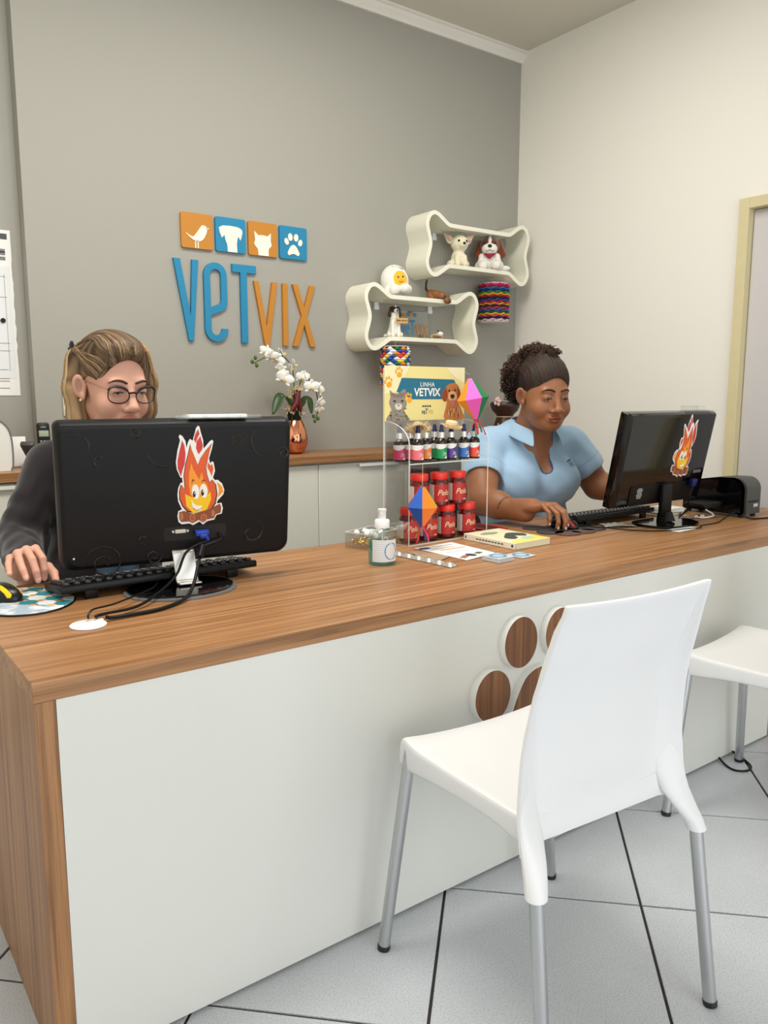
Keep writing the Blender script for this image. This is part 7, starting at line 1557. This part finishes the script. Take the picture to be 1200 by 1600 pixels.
# polo shirt
c2 = srgb(158, 188, 214); Q2 = SDF()
Q2.cone((-0.155, -0.02, 1.037), (0.155, -0.02, 1.037), 0.070, 0.070, 0.03, c2); Q2.cone((-0.075, -0.025, 1.075), (0.075, -0.025, 1.075), 0.060, 0.060, 0.03, c2); Q2.ell((0, 0.0, 0.93), (0.19, 0.137, 0.17), 0.03, c2)
for g in (-1, 1): Q2.ell((g * 0.09, -0.105, 0.892), (0.098, 0.083, 0.095), 0.035, c2)
Q2.ell((0, 0.02, 0.76), (0.192, 0.145, 0.16), 0.05, c2); Q2.ell((0, 0.06, 0.61), (0.215, 0.165, 0.10), 0.04, c2); Q2.xf(Mt)
for S_, E_ in ((RS, RE), (LS, LE)): Q2.cone(S_, S_.lerp(E_, 0.50), 0.083, 0.085, 0.025, c2)
wr = lambda V: 0.003 * np.sin(V[:, 2] * 70 + 3 * np.sin(V[:, 0] * 22) + V[:, 1] * 30) * np.clip((0.86 - V[:, 2]) / 0.1, 0.12, 1) + 0.0016 * np.sin(V[:, 0] * 75 + V[:, 2] * 60)
Q2.warp(wr)
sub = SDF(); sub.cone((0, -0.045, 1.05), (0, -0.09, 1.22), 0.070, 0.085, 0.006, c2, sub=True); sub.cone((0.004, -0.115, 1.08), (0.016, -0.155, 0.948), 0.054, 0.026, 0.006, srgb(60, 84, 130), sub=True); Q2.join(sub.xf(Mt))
for S_, E_ in ((RS, RE), (LS, LE)):
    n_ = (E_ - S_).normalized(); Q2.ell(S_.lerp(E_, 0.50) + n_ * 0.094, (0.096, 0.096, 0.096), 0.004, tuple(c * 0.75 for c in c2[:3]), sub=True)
Q2.half((0, 0, 0.585), (0, 0, -1), 0.01)
def pq(V, C):
    for S_, E_ in ((RS, RE), (LS, LE)):
        n_ = np.array((E_ - S_).normalized()); c_ = np.array(S_.lerp(E_, 0.5)); a = (V - c_) @ n_; near = np.linalg.norm(V - c_ - a[:, None] * n_, axis=1) < 0.1; k = near & (a > -0.022) & (a < -0.018) & (np.linalg.norm(V - c_, axis=1) < 0.12); C[k] = C[k] * 0.82
    return C
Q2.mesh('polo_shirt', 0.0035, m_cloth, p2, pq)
# collar: folded band round the neck with two points
rows = []; A = [(-150 + 300 * i / 30) for i in range(31)]
for k in range(5):
    f = k / 4; row = []
    for a in A:
        t_ = abs(a) / 150; rr = 0.077 + 0.038 * f * (1 - 0.15 * t_) + 0.012 * t_; x, y = rr * math.sin(R(a)) * (1.0 + 0.06 * t_), -0.05 + rr * math.cos(R(a)) * 1.0
        z = 1.150 - 0.052 * t_ ** 2 - (0.046 + 0.022 * t_ ** 3) * f + 0.008 * math.sin(PI * f); y -= 0.028 * t_ ** 3 + 0.02 * f * t_ ** 4
        row.append(tp(x, y, z))
    rows.append(row)
co = MB().grid(rows).build('collar', mat('collar_blue', c2, 0.9, bump=0.2, bscale=900), p2); md = co.modifiers.new('t', 'SOLIDIFY'); md.thickness = 0.004; sb = co.modifiers.new('s', 'SUBSURF'); sb.levels = 1; sb.render_levels = 1
# stitched chest emblem
try:
    q, n = trace(Q2, tp(0.135, -0.40, 0.965), Mt.to_3x3() @ Vector((0, 1, 0)))
    Mlg = frame(q + n * 0.003, Vector((0, 0, 1)).cross(n), (0, 0, 1))
    lw = [text('emblem_word', 'VET', 0.042, 0.0006, mat('thread_blue', srgb(40, 90, 160), 0.7), p2, Mlg @ T(-0.014, -0.01, 0), sx=0.62), text('emblem_word', 'VIX', 0.032, 0.0006, mat('thread_gold', srgb(206, 160, 96), 0.7), p2, Mlg @ T(0.026, -0.014, 0), sx=0.62)]
    em = MB()
    for i in range(4): em.box((-0.03 + 0.016 * i, 0.020, 0.0003), (0.012, 0.010, 0.001), M=Mlg)
    lw.append(em.build('emblem_squares', mat('thread_navy', srgb(50, 60, 90), 0.7), p2))
    for o in lw:
        for v, q_ in zip(o.data.vertices, project(Q2, [v.co for v in o.data.vertices], 0.0016)): v.co = q_
except Exception as ex: print('emblem', ex)
legs(p2, Mt @ T(0, 0.10, 0), (34, 38, 48))
# hair
hk = srgb(30, 20, 16); H2 = SDF()
H2.ell((0, 0.016, 0.044), (0.078, 0.099, 0.089), 0.01, hk); H2.ell((0, -0.092, -0.032), (0.069, 0.060, 0.098), 0.010, hk, sub=True); H2.ell((-0.07, -0.02, -0.045), (0.03, 0.06, 0.045), 0.008, hk, sub=True); H2.ell((0.07, -0.02, -0.045), (0.03, 0.06, 0.045), 0.008, hk, sub=True)
H2.half((0, 0.0, -0.075), (0, -0.2, -1), 0.01)
H2.ell((-0.022, 0.130, 0.040), (0.060, 0.050, 0.078), 0.02, hk); H2.ell((0, 0.085, 0.118), (0.045, 0.05, 0.026), 0.02, hk); H2.ell((0, 0.03, 0.13), (0.036, 0.045, 0.016), 0.02, hk)
scaled(H2, S2).xf(Mh2); H2.mesh('hair', 0.0032, m_hair, p2)
paths = []
for i in range(110):
    a = -1.32 + 2.64 * i / 109; x0 = 0.069 * math.sin(a) / math.sin(1.32); z0 = 0.088 - 0.075 * (abs(a) / 1.32) ** 2.2; y0 = -0.073 + 0.062 * (abs(a) / 1.32) ** 1.8
    m1 = Vector((x0 * 1.08, y0 * 0.35 + 0.012, z0 * 0.75 + 0.052)); c0 = Vector((0, 0.016, 0.044)); q = m1 - c0; kk = math.sqrt((q.x / 0.080) ** 2 + (q.y / 0.101) ** 2 + (q.z / 0.091) ** 2); m1 = c0 + q / kk
    paths.append([(x0 * 0.97, y0 - 0.012, z0 - 0.024), (x0, y0, z0), tuple(m1), (x0 * 0.55, 0.085, 0.090 - 0.02 * abs(a)), (x0 * 0.2, 0.112, 0.075)])
paths = [[Mh2 @ (Vector(p) * S2) for p in pp] for pp in paths]
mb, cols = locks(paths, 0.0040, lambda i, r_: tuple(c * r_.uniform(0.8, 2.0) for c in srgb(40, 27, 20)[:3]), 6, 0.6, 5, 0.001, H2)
rn = random.Random(8)
def curl(p, rad, axis, L, r0, turns, c):
    M = Vector(axis).to_track_quat('Z', 'Y').to_matrix().to_4x4(); M.translation = p; b = len(mb.v); n = int(turns * 9); ph = rn.uniform(0, 6)
    mb.tube([M @ Vector((rad * math.cos(ph + 2 * PI * turns * i / n), rad * math.sin(ph + 2 * PI * turns * i / n), L * i / n)) for i in range(n + 1)], [r0 * (1 - 0.5 * i / n) for i in range(n + 1)], 5)
    for _ in range(len(mb.v) - b): cols.append(c + (1,))
for (c_, r_, cnt) in (((-0.022, 0.130, 0.036), (0.065, 0.054, 0.086), 400), ((0, 0.085, 0.120), (0.050, 0.050, 0.032), 120), ((0.004, 0.022, 0.134), (0.042, 0.046, 0.018), 80)):
    for _ in range(cnt):
        u = Vector((rn.gauss(0, 1), rn.gauss(0, 1), rn.gauss(0, 1))).normalized()
        if c_[2] > 0.1 and u.z < -0.1: u.z = -u.z
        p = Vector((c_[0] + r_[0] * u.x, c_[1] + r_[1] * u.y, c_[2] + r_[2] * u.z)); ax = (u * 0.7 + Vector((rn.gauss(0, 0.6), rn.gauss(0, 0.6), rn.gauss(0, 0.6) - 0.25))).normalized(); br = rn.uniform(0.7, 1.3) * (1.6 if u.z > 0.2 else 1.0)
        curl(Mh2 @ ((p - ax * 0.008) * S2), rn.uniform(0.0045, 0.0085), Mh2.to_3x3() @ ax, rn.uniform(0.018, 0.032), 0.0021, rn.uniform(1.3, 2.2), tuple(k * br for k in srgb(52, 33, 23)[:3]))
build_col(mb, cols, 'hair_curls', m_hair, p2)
